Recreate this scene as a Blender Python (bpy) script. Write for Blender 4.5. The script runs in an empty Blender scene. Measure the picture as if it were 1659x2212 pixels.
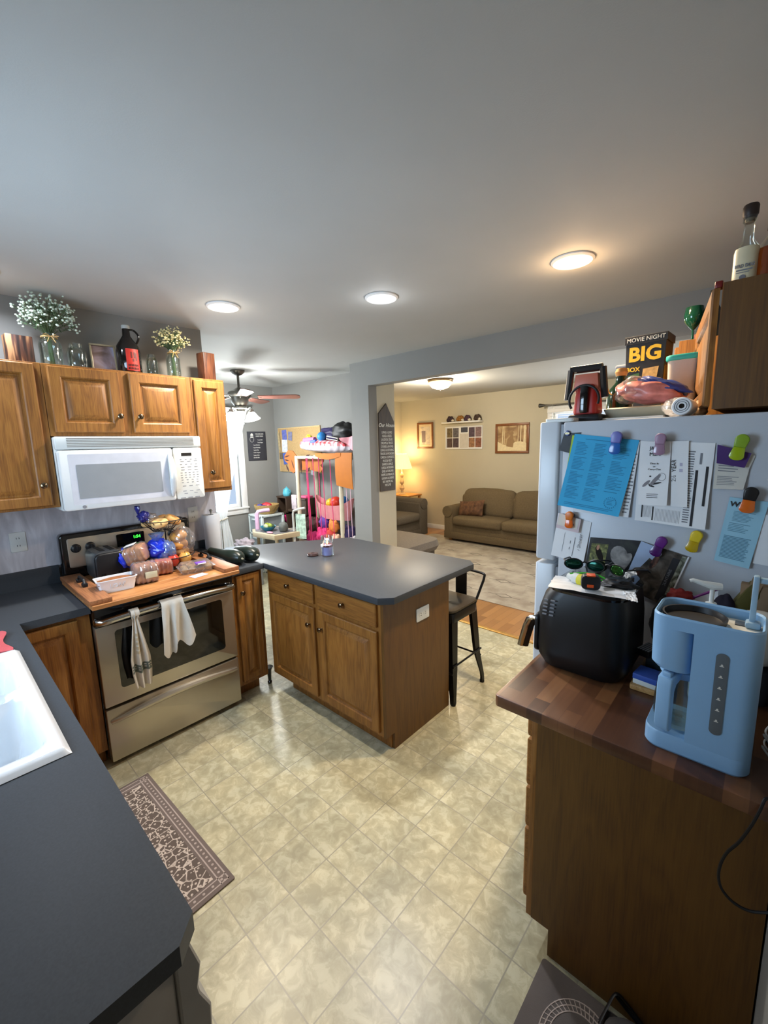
import bpy, bmesh, math, random
from mathutils import Vector, Matrix, noise as mnoise
random.seed(7)
SC = bpy.context.scene
COL = SC.collection
PI = math.pi

# ---------------------------------------------------------------- camera
CAM = Vector((3.1066, .4249, 1.681))
YAW, PITCH, ROLL, FPX = 132.6922, -9.085, -1.4217, 914.03
_y, _p, _r = (math.radians(a) for a in (YAW, PITCH, ROLL))
FW = Vector((math.cos(_y)*math.cos(_p), math.sin(_y)*math.cos(_p), math.sin(_p)))
_rt = Vector((math.sin(_y), -math.cos(_y), 0)); _up = _rt.cross(FW)
RT = _rt*math.cos(_r) + _up*math.sin(_r); UP = -_rt*math.sin(_r) + _up*math.cos(_r)
cd = bpy.data.cameras.new('camera'); cam = bpy.data.objects.new('camera', cd); COL.objects.link(cam)
m = Matrix((RT, UP, -FW)).transposed().to_4x4(); m.translation = CAM
cam.matrix_world = m
cd.sensor_fit = 'HORIZONTAL'; cd.sensor_width = 36.0; cd.lens = FPX/1659*36; cd.clip_start = .02
SC.camera = cam

# ---------------------------------------------------------------- view, world, lights
SC.view_settings.view_transform = 'Standard'; SC.view_settings.look = 'None'
SC.view_settings.gamma = 1; SC.view_settings.use_curve_mapping = False
SC.view_settings.exposure = .28
wd = bpy.data.worlds.new('daylight'); SC.world = wd; wd.use_nodes = True
bg = wd.node_tree.nodes['Background']; bg.inputs[0].default_value = (.62, .76, 1, 1); bg.inputs[1].default_value = .8
HC = 2.517      # ceiling height

def light(name, kind, loc, energy, col, size=.1, size_y=None, direction=None, spread=None, rad=None, shape=None):
    l = bpy.data.lights.new(name, kind); l.energy = energy; l.color = col
    if kind == 'AREA':
        l.shape = shape or ('RECTANGLE' if size_y else 'DISK'); l.size = size
        if size_y: l.size_y = size_y
        if spread: l.spread = math.radians(spread)
    else: l.shadow_soft_size = rad or size
    o = bpy.data.objects.new(name, l); COL.objects.link(o); o.location = loc
    if direction is not None: o.rotation_euler = Vector(direction).to_track_quat('-Z', 'Y').to_euler()
    return o
# daylight entering through the three windows (sink window, dining window, living room window)
light('daylight_sink_window', 'AREA', (1.35, -.20, 1.62), 50, (.58, .77, 1), 1.15, 1.0, (0, 1, .12))
light('daylight_dining_window', 'AREA', (-3.05, 2.9, 1.5), 80, (.76, .88, 1), 1.5, 1.8, (1, 0, -.1))
light('daylight_living_window', 'AREA', (1.35, 7.45, 1.5), 68, (.97, .98, 1), 1.5, 1.1, (0, -1, -.15))
light('added_dining_daylight', 'AREA', (-.9, -.2, 1.3), 52, (.80, .90, 1), 1.2, 1.9, (0, 1, 0))  # added light behind a made-up door, brightens the dining area
RECESSED = [((.604, 1.77), (1, .90, .76), 21), ((1.355, 2.347), (.93, .95, 1), 20), ((2.322, 2.629), (1, .74, .46), 24), ((.36, .70), (.80, .88, 1), 7)]

# ---------------------------------------------------------------- helpers
def at(px, py, ax, val):
    """point of the place seen at a photograph pixel, on the plane ax = val"""
    d = FW + RT*(px-829.5)/FPX - UP*(py-1106)/FPX
    i = 'xyz'.index(ax)
    return CAM + d*((val-CAM[i])/d[i])
def srgb(h):
    if isinstance(h, str):
        h = [int(h[i:i+2], 16)/255 for i in (0, 2, 4)]
    else: h = [c/255 for c in h]
    return tuple((c/12.92 if c <= .04045 else ((c+.055)/1.055)**2.4) for c in h)
ORG = {}
def setp(o, label=None, cat=None, group=None, kind=None):
    if label: o['label'] = label
    if cat: o['category'] = cat
    if group: o['group'] = group
    if kind: o['kind'] = kind
    return o
def thing(name, label, cat, loc, group=None):
    o = bpy.data.objects.new(name, None); COL.objects.link(o); o.location = loc
    o.empty_display_size = .05
    setp(o, label, cat, group); ORG[o.name] = Vector(loc); return o
def copy_tree(o, parent=None, label=None, loc=None, rotz=None, group=None, scale=None):
    c = o.copy(); COL.objects.link(c)
    if parent: c.parent = parent
    for ch in o.children: copy_tree(ch, c)
    if label: c['label'] = label
    if group: c['group'] = group
    if loc is not None: c.location = loc
    if rotz is not None: c.rotation_euler = (0, 0, rotz)
    if scale: c.scale = (scale,)*3
    ORG[c.name] = Vector(c.location)
    return c
def frame(o, u, v, w):
    """matrix whose local x, y, z run along u, v, w from point o"""
    M = Matrix((Vector(u).normalized(), Vector(v).normalized(), Vector(w).normalized())).transposed().to_4x4()
    M.translation = Vector(o); return M
T = Matrix.Translation
def rotz(a, c=(0, 0, 0)): return T(Vector(c)) @ Matrix.Rotation(a, 4, 'Z') @ T(-Vector(c))
class MB:
    def __init__(s, M=None): s.bm = bmesh.new(); s.M = M or Matrix(); s.soft = False
    def take(s, t, L=None):
        M = s.M @ L if L else s.M
        vm = [s.bm.verts.new(M @ v.co) for v in t.verts]
        t.verts.index_update()
        for f in t.faces:
            try:
                nf = s.bm.faces.new([vm[v.index] for v in f.verts]); nf.material_index = f.material_index
            except ValueError: pass
        t.free(); return s
    def mesh(s, vs, fs, L=None):
        t = bmesh.new(); vv = [t.verts.new(v) for v in vs]
        for f in fs:
            try: t.faces.new([vv[i] for i in f])
            except ValueError: pass
        return s.take(t, L)
    def box(s, a, b, bev=0, seg=2, L=None):
        t = bmesh.new()
        a, b = [min(p, q) for p, q in zip(a, b)], [max(p, q) for p, q in zip(a, b)]
        vs = [t.verts.new((x, y, z)) for x in (a[0], b[0]) for y in (a[1], b[1]) for z in (a[2], b[2])]
        for f in ((0, 1, 3, 2), (4, 6, 7, 5), (0, 4, 5, 1), (2, 3, 7, 6), (0, 2, 6, 4), (1, 5, 7, 3)):
            t.faces.new([vs[i] for i in f])
        if bev:
            bev = min(bev, .49*min(q-p for p, q in zip(a, b)))
            bmesh.ops.bevel(t, geom=t.edges[:], offset=bev, segments=seg, affect='EDGES', profile=.5)
        return s.take(t, L)
    def prism(s, poly, z0, z1, bev=0, seg=2, L=None, taper=None):
        t = bmesh.new(); n = len(poly)
        k = taper or 1; cx = sum(p[0] for p in poly)/n; cy = sum(p[1] for p in poly)/n
        lo = [t.verts.new((p[0], p[1], z0)) for p in poly]
        hi = [t.verts.new((cx+(p[0]-cx)*k, cy+(p[1]-cy)*k, z1)) for p in poly]
        t.faces.new(lo[::-1]); t.faces.new(hi)
        for i in range(n): t.faces.new((lo[i], lo[(i+1) % n], hi[(i+1) % n], hi[i]))
        bmesh.ops.recalc_face_normals(t, faces=t.faces[:])
        if bev:
            es = [e for e in t.edges if abs(e.verts[0].co.z-e.verts[1].co.z) < 1e-6]
            bmesh.ops.bevel(t, geom=es, offset=bev, segments=seg, affect='EDGES', profile=.5)
        return s.take(t, L)
    def lathe(s, prof, c=(0, 0, 0), n=24, sx=1, sy=1, L=None, twist=None):
        t = bmesh.new(); rings = []
        for r, z in prof:
            if r < 1e-5: rings.append([t.verts.new((c[0], c[1], c[2]+z))])
            else: rings.append([t.verts.new((c[0]+r*sx*math.cos(2*PI*i/n), c[1]+r*sy*math.sin(2*PI*i/n), c[2]+z)) for i in range(n)])
        for A, B in zip(rings, rings[1:]):
            for i in range(n):
                j = (i+1) % n
                if len(A) == 1 and len(B) == 1: break
                if len(A) == 1: t.faces.new((A[0], B[i], B[j]))
                elif len(B) == 1: t.faces.new((A[i], A[j], B[0]))
                else: t.faces.new((A[i], A[j], B[j], B[i]))
        bmesh.ops.recalc_face_normals(t, faces=t.faces[:])
        return s.take(t, L)
    def cyl(s, p0, p1, r, r1=None, n=20, L=None):
        p0, p1 = Vector(p0), Vector(p1); d = p1-p0; h = d.length
        q = d.to_track_quat('Z', 'Y').to_matrix().to_4x4(); q.translation = p0
        r1 = r if r1 is None else r1
        return s.lathe([(0, 0), (r, 0), (r1, h), (0, h)], n=n, L=(L @ q if L else q))
    def tube(s, pts, r, n=8, closed=False, L=None, flat=1):
        pts = [Vector(p) for p in pts]; m_ = len(pts); t = bmesh.new(); rings = []
        rr = r if hasattr(r, '__len__') else [r]*m_
        ref = None
        for i, p in enumerate(pts):
            a = pts[(i-1) % m_] if (i or closed) else p; b = pts[(i+1) % m_] if (i < m_-1 or closed) else p
            d = (b-a).normalized() if (b-a).length > 1e-9 else Vector((0, 0, 1))
            if ref is None: ref = d.orthogonal().normalized()
            ref = (ref - d*ref.dot(d)); ref = ref.normalized() if ref.length > 1e-6 else d.orthogonal().normalized()
            w = d.cross(ref)
            rings.append([t.verts.new(p + (ref*math.cos(2*PI*k/n) + w*math.sin(2*PI*k/n)*flat)*rr[i]) for k in range(n)])
        for i in range(m_ if closed else m_-1):
            A, B = rings[i], rings[(i+1) % m_]
            for k in range(n): t.faces.new((A[k], A[(k+1) % n], B[(k+1) % n], B[k]))
        if not closed: t.faces.new(rings[0][::-1]); t.faces.new(rings[-1])
        return s.take(t, L)
    def grid(s, fn, nu, nv, thick=0, L=None, cu=False, cv=False):
        """surface fn(u,v) -> point; with thickness a second skin is added"""
        P = [[Vector(fn(i/(nu if cu else nu-1), j/(nv if cv else nv-1))) for j in range(nv)] for i in range(nu)]
        t = bmesh.new(); V = [[t.verts.new(p) for p in row] for row in P]
        for i in range(nu if cu else nu-1):
            for j in range(nv if cv else nv-1):
                t.faces.new((V[i][j], V[(i+1) % nu][j], V[(i+1) % nu][(j+1) % nv], V[i][(j+1) % nv]))
        if thick: t.normal_update(); bmesh.ops.solidify(t, geom=t.faces[:], thickness=thick)
        return s.take(t, L)
    def ball(s, c, r, sc=(1, 1, 1), u=16, v=10, L=None):
        return s.lathe([(r*math.sin(PI*i/v), -r*math.cos(PI*i/v)*sc[2]) for i in range(v+1)], c, u, sc[0], sc[1], L)
    def lump(s, c, r, sc=(1, 1, 1), amp=.15, freq=3, seed=0, u=28, v=18, L=None):
        s.soft = True
        t = bmesh.new(); bmesh.ops.create_uvsphere(t, u_segments=u, v_segments=v, radius=1)
        for w in t.verts:
            k = 1+amp*mnoise.noise(w.co*freq+Vector((seed*7.3, seed, 0)))
            w.co = Vector((c[0]+w.co.x*r*sc[0]*k, c[1]+w.co.y*r*sc[1]*k, c[2]+w.co.z*r*sc[2]*k))
        return s.take(t, L)
    def rrect(s, a, b, z0, z1, r, bev=0, n=6, L=None, taper=None, seg=2):
        return s.prism(rr2(a, b, r, n), z0, z1, bev, seg, L, taper)
    def build(s, name, mat, parent=None, smooth=35, origin=None, recalc=True, **kw):
        bm = s.bm
        bm.normal_update()
        if recalc: bmesh.ops.recalc_face_normals(bm, faces=bm.faces[:])
        if parent is not None: o0 = root_org(parent)
        else:
            if origin is None:
                xs = [v.co for v in bm.verts]
                o0 = Vector(((min(v.x for v in xs)+max(v.x for v in xs))/2, (min(v.y for v in xs)+max(v.y for v in xs))/2, min(v.z for v in xs)))
            else: o0 = Vector(origin)
        for v in bm.verts: v.co -= o0
        if smooth:
            lim = math.radians(max(smooth, 75) if s.soft else smooth)
            for f in bm.faces: f.smooth = True
            for e in bm.edges:
                if len(e.link_faces) == 2 and e.calc_face_angle(0) > lim: e.smooth = False
        me = bpy.data.meshes.new(name); bm.to_mesh(me); bm.free()
        for mm in (mat if isinstance(mat, (list, tuple)) else [mat]): me.materials.append(mm)
        o = bpy.data.objects.new(name, me); COL.objects.link(o)
        if parent is not None: o.parent = parent
        else: o.location = o0; ORG[o.name] = o0
        return setp(o, **kw)
def root_org(p):
    while p.parent is not None: p = p.parent
    return ORG[p.name]
def rr2(a, b, r, n=6):
    x0, y0 = a; x1, y1 = b; P = []
    for cx, cy, s0 in ((x1-r, y1-r, 0), (x0+r, y1-r, 1), (x0+r, y0+r, 2), (x1-r, y0+r, 3)):
        for i in range(n+1):
            t = (s0+i/n)*PI/2; P.append((cx+r*math.cos(t), cy+r*math.sin(t)))
    return P
def solid(pts, nrm, th):
    """closed slab from a planar polygon"""
    n = Vector(nrm).normalized()*th; k = len(pts)
    vs = [Vector(p) for p in pts]+[Vector(p)+n for p in pts]
    return vs, [list(range(k)), list(range(k, 2*k))[::-1]]+[[i, (i+1) % k, (i+1) % k+k, i+k] for i in range(k)]
def text(s, size, M, mat, parent, name='lettering', ext=.0008, align='CENTER', bold=0, shear=0, sx=1, spacing=1):
    c = bpy.data.curves.new('t', 'FONT'); c.body = s; c.size = size; c.align_x = align; c.align_y = 'CENTER'
    c.extrude = ext; c.offset = bold; c.shear = shear; c.space_character = spacing; c.resolution_u = 3
    o = bpy.data.objects.new('t', c); me = bpy.data.meshes.new_from_object(o)
    bpy.data.objects.remove(o); bpy.data.curves.remove(c)
    o0 = root_org(parent)
    me.transform(T(-o0) @ M @ Matrix.Diagonal((sx, 1, 1, 1))); me.materials.clear(); me.materials.append(mat); me.name = name
    o = bpy.data.objects.new(name, me); COL.objects.link(o); o.parent = parent
    return o

# ---------------------------------------------------------------- materials
MATS = {}
def _nt(name):
    mt = bpy.data.materials.new(name); mt.use_nodes = True; nt = mt.node_tree
    return mt, nt, nt.nodes['Principled BSDF'], nt.nodes, nt.links
def node(N, typ, **kw):
    n = N.new(typ)
    for k, v in kw.items():
        if k[0] == 'i' and k[1:].isdigit(): n.inputs[int(k[1:])].default_value = v
        else: setattr(n, k, v)
    return n
def ramp(N, stops, interp='LINEAR'):
    r = N.new('ShaderNodeValToRGB'); r.color_ramp.interpolation = interp; e = r.color_ramp.elements
    while len(e) < len(stops): e.new(.5)
    for k, (p, c) in zip(e, stops): k.position = p; k.color = (*c, 1)
    return r
def coords(N, L, scale=(1, 1, 1), rot=(0, 0, 0), loc=(0, 0, 0)):
    tc = N.new('ShaderNodeTexCoord'); mp = N.new('ShaderNodeMapping')
    mp.inputs[3].default_value = scale; mp.inputs[2].default_value = rot; mp.inputs[1].default_value = loc
    L.new(tc.outputs['Object'], mp.inputs[0]); return mp.outputs[0]
def plain(name, col, rough=.5, metal=0, var=.07, scale=18, bump=0, bscale=120, trans=0, ior=1.45, emit=None, estr=0, alpha=1, coat=0, spec=.5, sss=0):
    """principled surface with a slight procedural tone variation"""
    if name in MATS: return MATS[name]
    mt, nt, B, N, L = _nt(name)
    c = srgb(col)
    v = coords(N, L)
    nz = node(N, 'ShaderNodeTexNoise'); nz.inputs['Scale'].default_value = scale; nz.inputs['Detail'].default_value = 3; L.new(v, nz.inputs['Vector'])
    r = ramp(N, [(.25, tuple(x*(1-var) for x in c)), (.75, tuple(min(1, x*(1+var)) for x in c))]); L.new(nz.outputs[0], r.inputs[0])
    L.new(r.outputs[0], B.inputs['Base Color'])
    B.inputs['Roughness'].default_value = rough; B.inputs['Metallic'].default_value = metal
    B.inputs['IOR'].default_value = ior; B.inputs['Transmission Weight'].default_value = trans
    B.inputs['Alpha'].default_value = alpha; B.inputs['Coat Weight'].default_value = coat
    B.inputs['Specular IOR Level'].default_value = spec
    if sss: B.inputs['Subsurface Weight'].default_value = sss; B.inputs['Subsurface Radius'].default_value = (.02, .01, .006); B.inputs['Subsurface Scale'].default_value = 1
    if bump:
        n2 = node(N, 'ShaderNodeTexNoise'); n2.inputs['Scale'].default_value = bscale; L.new(v, n2.inputs['Vector'])
        b = node(N, 'ShaderNodeBump'); b.inputs['Strength'].default_value = bump; b.inputs['Distance'].default_value = .002
        L.new(n2.outputs[0], b.inputs['Height']); L.new(b.outputs[0], B.inputs['Normal'])
    if estr: B.inputs['Emission Color'].default_value = (*srgb(emit or col), 1); B.inputs['Emission Strength'].default_value = estr
    MATS[name] = mt; return mt
def thin_glass(name, col=(235, 245, 245), alpha=.22, rough=.05, milky=0):
    """clear plastic or glass skin: see-through with a glossy film, and some milkiness for cloudy plastics"""
    if name in MATS: return MATS[name]
    mt, nt, B, N, L = _nt(name)
    out = [n for n in N if n.type == 'OUTPUT_MATERIAL'][0]
    tr = node(N, 'ShaderNodeBsdfTransparent'); tr.inputs[0].default_value = (*srgb(col), 1)
    gl = node(N, 'ShaderNodeBsdfGlossy'); gl.inputs[0].default_value = (1, 1, 1, 1); gl.inputs['Roughness'].default_value = rough
    nz = node(N, 'ShaderNodeTexNoise'); nz.inputs['Scale'].default_value = 14; L.new(coords(N, L), nz.inputs['Vector'])
    mx = node(N, 'ShaderNodeMixShader'); fr = node(N, 'ShaderNodeLayerWeight'); fr.inputs[0].default_value = .30
    ma = node(N, 'ShaderNodeMath', operation='MULTIPLY_ADD'); ma.inputs[1].default_value = .5; ma.use_clamp = True
    va = node(N, 'ShaderNodeMath', operation='MULTIPLY'); va.inputs[1].default_value = alpha; L.new(nz.outputs[0], va.inputs[0]); L.new(va.outputs[0], ma.inputs[2])
    L.new(fr.outputs['Fresnel'], ma.inputs[0]); L.new(ma.outputs[0], mx.inputs[0])
    L.new(tr.outputs[0], mx.inputs[1]); L.new(gl.outputs[0], mx.inputs[2])
    if milky:
        B.inputs['Base Color'].default_value = (*srgb(col), 1); B.inputs['Roughness'].default_value = .6
        m2 = node(N, 'ShaderNodeMixShader'); m2.inputs[0].default_value = milky; L.new(mx.outputs[0], m2.inputs[1]); L.new(B.outputs[0], m2.inputs[2]); L.new(m2.outputs[0], out.inputs[0])
    else: L.new(mx.outputs[0], out.inputs[0])
    MATS[name] = mt; return mt
def wood(name, cols, axis='z', rough=.5, grain=1.0, coat=.05, seed=0):
    """oak: long streaky grain along one axis with broad cathedral bands"""
    if name in MATS: return MATS[name]
    mt, nt, B, N, L = _nt(name)
    i = 'xyz'.index(axis)
    def sc(long, cross): return tuple(long if k == i else cross for k in range(3))
    v1 = coords(N, L, sc(1.2*grain, 9*grain), loc=(seed, seed*.7, seed*.3)); v2 = coords(N, L, sc(6, 150), loc=(seed, 0, 0))
    a = node(N, 'ShaderNodeTexNoise'); a.inputs['Scale'].default_value = 1.5; a.inputs['Detail'].default_value = 2; a.inputs['Distortion'].default_value = 1.2; L.new(v1, a.inputs['Vector'])
    mul = node(N, 'ShaderNodeMath', operation='MULTIPLY'); mul.inputs[1].default_value = 7; L.new(a.outputs[0], mul.inputs[0])
    fr = node(N, 'ShaderNodeMath', operation='PINGPONG'); fr.inputs[1].default_value = 1; L.new(mul.outputs[0], fr.inputs[0])
    b = node(N, 'ShaderNodeTexNoise'); b.inputs['Scale'].default_value = 1.5; b.inputs['Detail'].default_value = 3; L.new(v2, b.inputs['Vector'])
    mx = node(N, 'ShaderNodeMath', operation='MULTIPLY_ADD'); mx.inputs[1].default_value = .26; L.new(fr.outputs[0], mx.inputs[0])
    m2 = node(N, 'ShaderNodeMath', operation='MULTIPLY'); m2.inputs[1].default_value = .8; L.new(b.outputs[0], m2.inputs[0]); L.new(m2.outputs[0], mx.inputs[2])
    r = ramp(N, [(.28, srgb(cols[0])), (.5, srgb(cols[1])), (.75, srgb(cols[2]))]); L.new(mx.outputs[0], r.inputs[0])
    L.new(r.outputs[0], B.inputs['Base Color']); B.inputs['Roughness'].default_value = rough; B.inputs['Coat Weight'].default_value = coat; B.inputs['Coat Roughness'].default_value = .3
    bp = node(N, 'ShaderNodeBump'); bp.inputs['Strength'].default_value = .15; bp.inputs['Distance'].default_value = .001; L.new(b.outputs[0], bp.inputs['Height']); L.new(bp.outputs[0], B.inputs['Normal'])
    MATS[name] = mt; return mt
OAK = ((106, 65, 22), (132, 85, 31), (149, 101, 42))
oak_z = wood('oak_upright', OAK, 'z'); oak_x = wood('oak_along_x', OAK, 'x', seed=3); oak_y = wood('oak_along_y', OAK, 'y', seed=5)
oak_dk = wood('oak_side_panel', ((80, 50, 14), (94, 61, 17), (102, 68, 21)), 'z', grain=.8, seed=9)  # darker side-panel oak, with some of its shade put into the colour
# ---------------------------------------------------------------- room materials
def wall_paint(name, col, bump=.12):
    return plain(name, col, rough=.75, var=.025, scale=3, bump=bump, bscale=220, spec=.3)
paint_gray = wall_paint('kitchen_gray_paint', (136, 135, 131))
paint_beige = wall_paint('living_room_beige_paint', (192, 184, 162))
paint_ceil = wall_paint('ceiling_paint', (176, 177, 174))
paint_white = plain('white_trim_paint', (228, 228, 226), rough=.4, var=.02)

def vinyl():
    mt, nt, B, N, L = _nt('vinyl_floor_tiles')
    v = coords(N, L, loc=(-2.0725, -1.159, 0))
    sep = node(N, 'ShaderNodeSeparateXYZ'); L.new(v, sep.inputs[0])
    lines = []
    for k in (0, 1):
        d = node(N, 'ShaderNodeMath', operation='PINGPONG'); d.inputs[1].default_value = .0905
        a = node(N, 'ShaderNodeMath', operation='ADD'); a.inputs[1].default_value = 18.1; L.new(sep.outputs[k], a.inputs[0]); L.new(a.outputs[0], d.inputs[0])
        c = node(N, 'ShaderNodeMath', operation='LESS_THAN'); c.inputs[1].default_value = .0022; L.new(d.outputs[0], c.inputs[0]); lines.append(c)
    mx = node(N, 'ShaderNodeMath', operation='MAXIMUM'); L.new(lines[0].outputs[0], mx.inputs[0]); L.new(lines[1].outputs[0], mx.inputs[1])
    # each tile gets its own patch of the marbled print
    fl = node(N, 'ShaderNodeVectorMath', operation='SNAP'); fl.inputs[1].default_value = (.181, .181, 1); L.new(v, fl.inputs[0])
    wn = node(N, 'ShaderNodeTexWhiteNoise', noise_dimensions='3D'); L.new(fl.outputs[0], wn.inputs['Vector'])
    off = node(N, 'ShaderNodeVectorMath', operation='MULTIPLY_ADD'); off.inputs[1].default_value = (.6, .6, .6); L.new(wn.outputs['Color'], off.inputs[0]); L.new(v, off.inputs[2])
    n1 = node(N, 'ShaderNodeTexNoise'); n1.inputs['Scale'].default_value = 21; n1.inputs['Detail'].default_value = 7; n1.inputs['Roughness'].default_value = .62; n1.inputs['Distortion'].default_value = .6; L.new(off.outputs[0], n1.inputs['Vector'])
    n2 = node(N, 'ShaderNodeTexNoise'); n2.inputs['Scale'].default_value = 5; n2.inputs['Detail'].default_value = 2; L.new(off.outputs[0], n2.inputs['Vector'])
    r1 = ramp(N, [(.38, srgb((170, 167, 145))), (.46, srgb((179, 176, 154))), (.53, srgb((186, 184, 162))), (.58, srgb((197, 196, 176))), (.7, srgb((201, 201, 182)))])
    L.new(n1.outputs[0], r1.inputs[0])
    r2 = ramp(N, [(.35, srgb((226, 224, 214))), (.65, srgb((255, 250, 236)))]); L.new(n2.outputs[0], r2.inputs[0])
    mu = node(N, 'ShaderNodeMix', data_type='RGBA', blend_type='MULTIPLY'); mu.inputs[0].default_value = 1
    L.new(r1.outputs[0], mu.inputs[6]); L.new(r2.outputs[0], mu.inputs[7])
    fm = node(N, 'ShaderNodeMix', data_type='RGBA'); L.new(mx.outputs[0], fm.inputs[0]); L.new(mu.outputs[2], fm.inputs[6]); fm.inputs[7].default_value = (*srgb((150, 146, 128)), 1)
    L.new(fm.outputs[2], B.inputs['Base Color'])
    B.inputs['Roughness'].default_value = .33; B.inputs['Specular IOR Level'].default_value = .45
    b = node(N, 'ShaderNodeBump'); b.inputs['Strength'].default_value = .5; b.inputs['Distance'].default_value = .001; b.invert = True
    L.new(mx.outputs[0], b.inputs['Height']); L.new(b.outputs[0], B.inputs['Normal'])
    return mt
def planks(name, cols, along='y', w=.075, ln=.9, rough=.3, seam=.0012, warp=0):
    mt, nt, B, N, L = _nt(name)
    rot = (0, 0, PI/2) if along == 'y' else (0, 0, 0)
    v = coords(N, L, rot=rot)
    br = node(N, 'ShaderNodeTexBrick', offset=.37, offset_frequency=2)
    br.inputs['Scale'].default_value = 1; br.inputs['Brick Width'].default_value = ln; br.inputs['Row Height'].default_value = w
    br.inputs['Mortar Size'].default_value = seam; br.inputs['Mortar Smooth'].default_value = .3; br.inputs['Bias'].default_value = 0
    br.inputs['Color1'].default_value = (0, 0, 0, 1); br.inputs['Color2'].default_value = (1, 1, 1, 1); br.inputs['Mortar'].default_value = (.5, .5, .5, 1)
    L.new(v, br.inputs['Vector'])
    g = coords(N, L, scale=(6, 90, 6), rot=rot); n = node(N, 'ShaderNodeTexNoise'); n.inputs['Scale'].default_value = 1.2; n.inputs['Detail'].default_value = 4; L.new(g, n.inputs['Vector'])
    add = node(N, 'ShaderNodeMath', operation='MULTIPLY_ADD'); add.inputs[1].default_value = .75; L.new(br.outputs['Color'], add.inputs[0])
    m2 = node(N, 'ShaderNodeMath', operation='MULTIPLY'); m2.inputs[1].default_value = .35; L.new(n.outputs[0], m2.inputs[0]); L.new(m2.outputs[0], add.inputs[2])
    k = len(cols); r = ramp(N, [(.08+.84*i/(k-1), srgb(c)) for i, c in enumerate(cols)]); L.new(add.outputs[0], r.inputs[0])
    dk = node(N, 'ShaderNodeMix', data_type='RGBA', blend_type='MULTIPLY'); L.new(br.outputs['Fac'], dk.inputs[0]); L.new(r.outputs[0], dk.inputs[6]); dk.inputs[7].default_value = (.45, .4, .35, 1)
    L.new(dk.outputs[2], B.inputs['Base Color']); B.inputs['Roughness'].default_value = rough; B.inputs['Coat Weight'].default_value = .2
    return mt
m_vinyl = vinyl()
m_oakfloor = planks('oak_strip_floor', [(128, 86, 48), (158, 112, 66), (172, 124, 74)], 'y', .07, .9)

# ---------------------------------------------------------------- room shell
def struct(name, mb, mat, **kw):
    return mb.build(name, mat, kind='structure', origin=(0, 0, 0), **kw)
struct('floor', MB().box((-2.37, -.12, -.1), (3.31, 3.705, 0)), m_vinyl)
struct('floor', MB().box((-2.72, 3.705, -.1), (3.31, 7.32, .004)), m_oakfloor)
struct('trim_1', MB().box((0, 3.69, 0), (3.19, 3.735, .009), .003), plain('brass_threshold', (196, 152, 84), rough=.35, metal=.6))
struct('ceiling', MB().box((-2.72, -.12, HC), (3.31, 7.32, HC+.1)), paint_ceil)
def holed(mb, ax, p0, p1, a0, a1, z0, z1, o0, o1, oz0, oz1):
    """wall slab p0..p1 thick across axis ax, running a0..a1, with an opening o0..o1, oz0..oz1"""
    def bx(u0, u1, w0, w1):
        if ax == 'x': mb.box((p0, u0, w0), (p1, u1, w1))
        else: mb.box((u0, p0, w0), (u1, p1, w1))
    bx(a0, o0, z0, z1); bx(o1, a1, z0, z1)
    if oz0 > z0: bx(o0, o1, z0, oz0)
    if oz1 < z1: bx(o0, o1, oz1, z1)
    return mb
w = MB(); holed(w, 'y', -.12, 0, -.12, 3.31, 0, HC, .8, 1.9, 1.15, 2.12)
holed(w, 'y', -.12, 0, -2.37, -.12, 0, HC, -1.5, -.3, 0, 2.05)  # opening made up to let the added light into the dining area
struct('wall_front', w, paint_gray)
struct('wall_left', MB().box((-.12, 0, 0), (0, 1.904, HC)), paint_gray)
struct('wall_dining_left', holed(MB(), 'x', -2.37, -2.25, 0, 4.0, 0, HC, 2.5, 3.35, .87, 2.1), paint_gray)
struct('wall_dining_back', MB().box((-2.25, 3.95, 0), (-.26, 4.0, HC)), paint_gray)
struct('wall_column', MB().box((-.26, 3.6, 0), (0, 3.722, HC)), paint_gray)
struct('wall_divider', MB().box((-.26, 3.722, 0), (0, 4.0, HC)), paint_beige)
struct('wall_header', MB().box((0, 3.6, 2.275), (3.19, 3.722, HC)), paint_gray)
struct('wall_right', MB().box((3.19, 0, 0), (3.31, 3.722, HC)), paint_gray)
struct('wall_living_right', MB().box((3.19, 3.722, 0), (3.31, 7.32, HC)), paint_beige)
struct('wall_living_left', MB().box((-2.72, 4.0, 0), (-2.6, 7.32, HC)), paint_beige)
struct('wall_living_front', MB().box((-2.72, 4.0, 0), (-.26, 4.05, HC)), paint_beige)
struct('wall_back', holed(MB(), 'y', 7.2, 7.32, -2.6, 3.19, 0, HC, .5, 2.2, .85, 2.12), paint_beige)
for nm, a, b in (('baseboard_back', (-2.6, 7.185, 0), (3.19, 7.2, .09)), ('baseboard_living_left', (-2.6, 4.05, 0), (-2.585, 7.185, .09)),
                 ('baseboard_dining_left', (-2.25, 0, 0), (-2.235, 3.95, .09)), ('baseboard_dining_back', (-2.235, 3.935, 0), (-.26, 3.95, .09))):
    struct(nm, MB().box(a, b, .004), paint_white)
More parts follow.
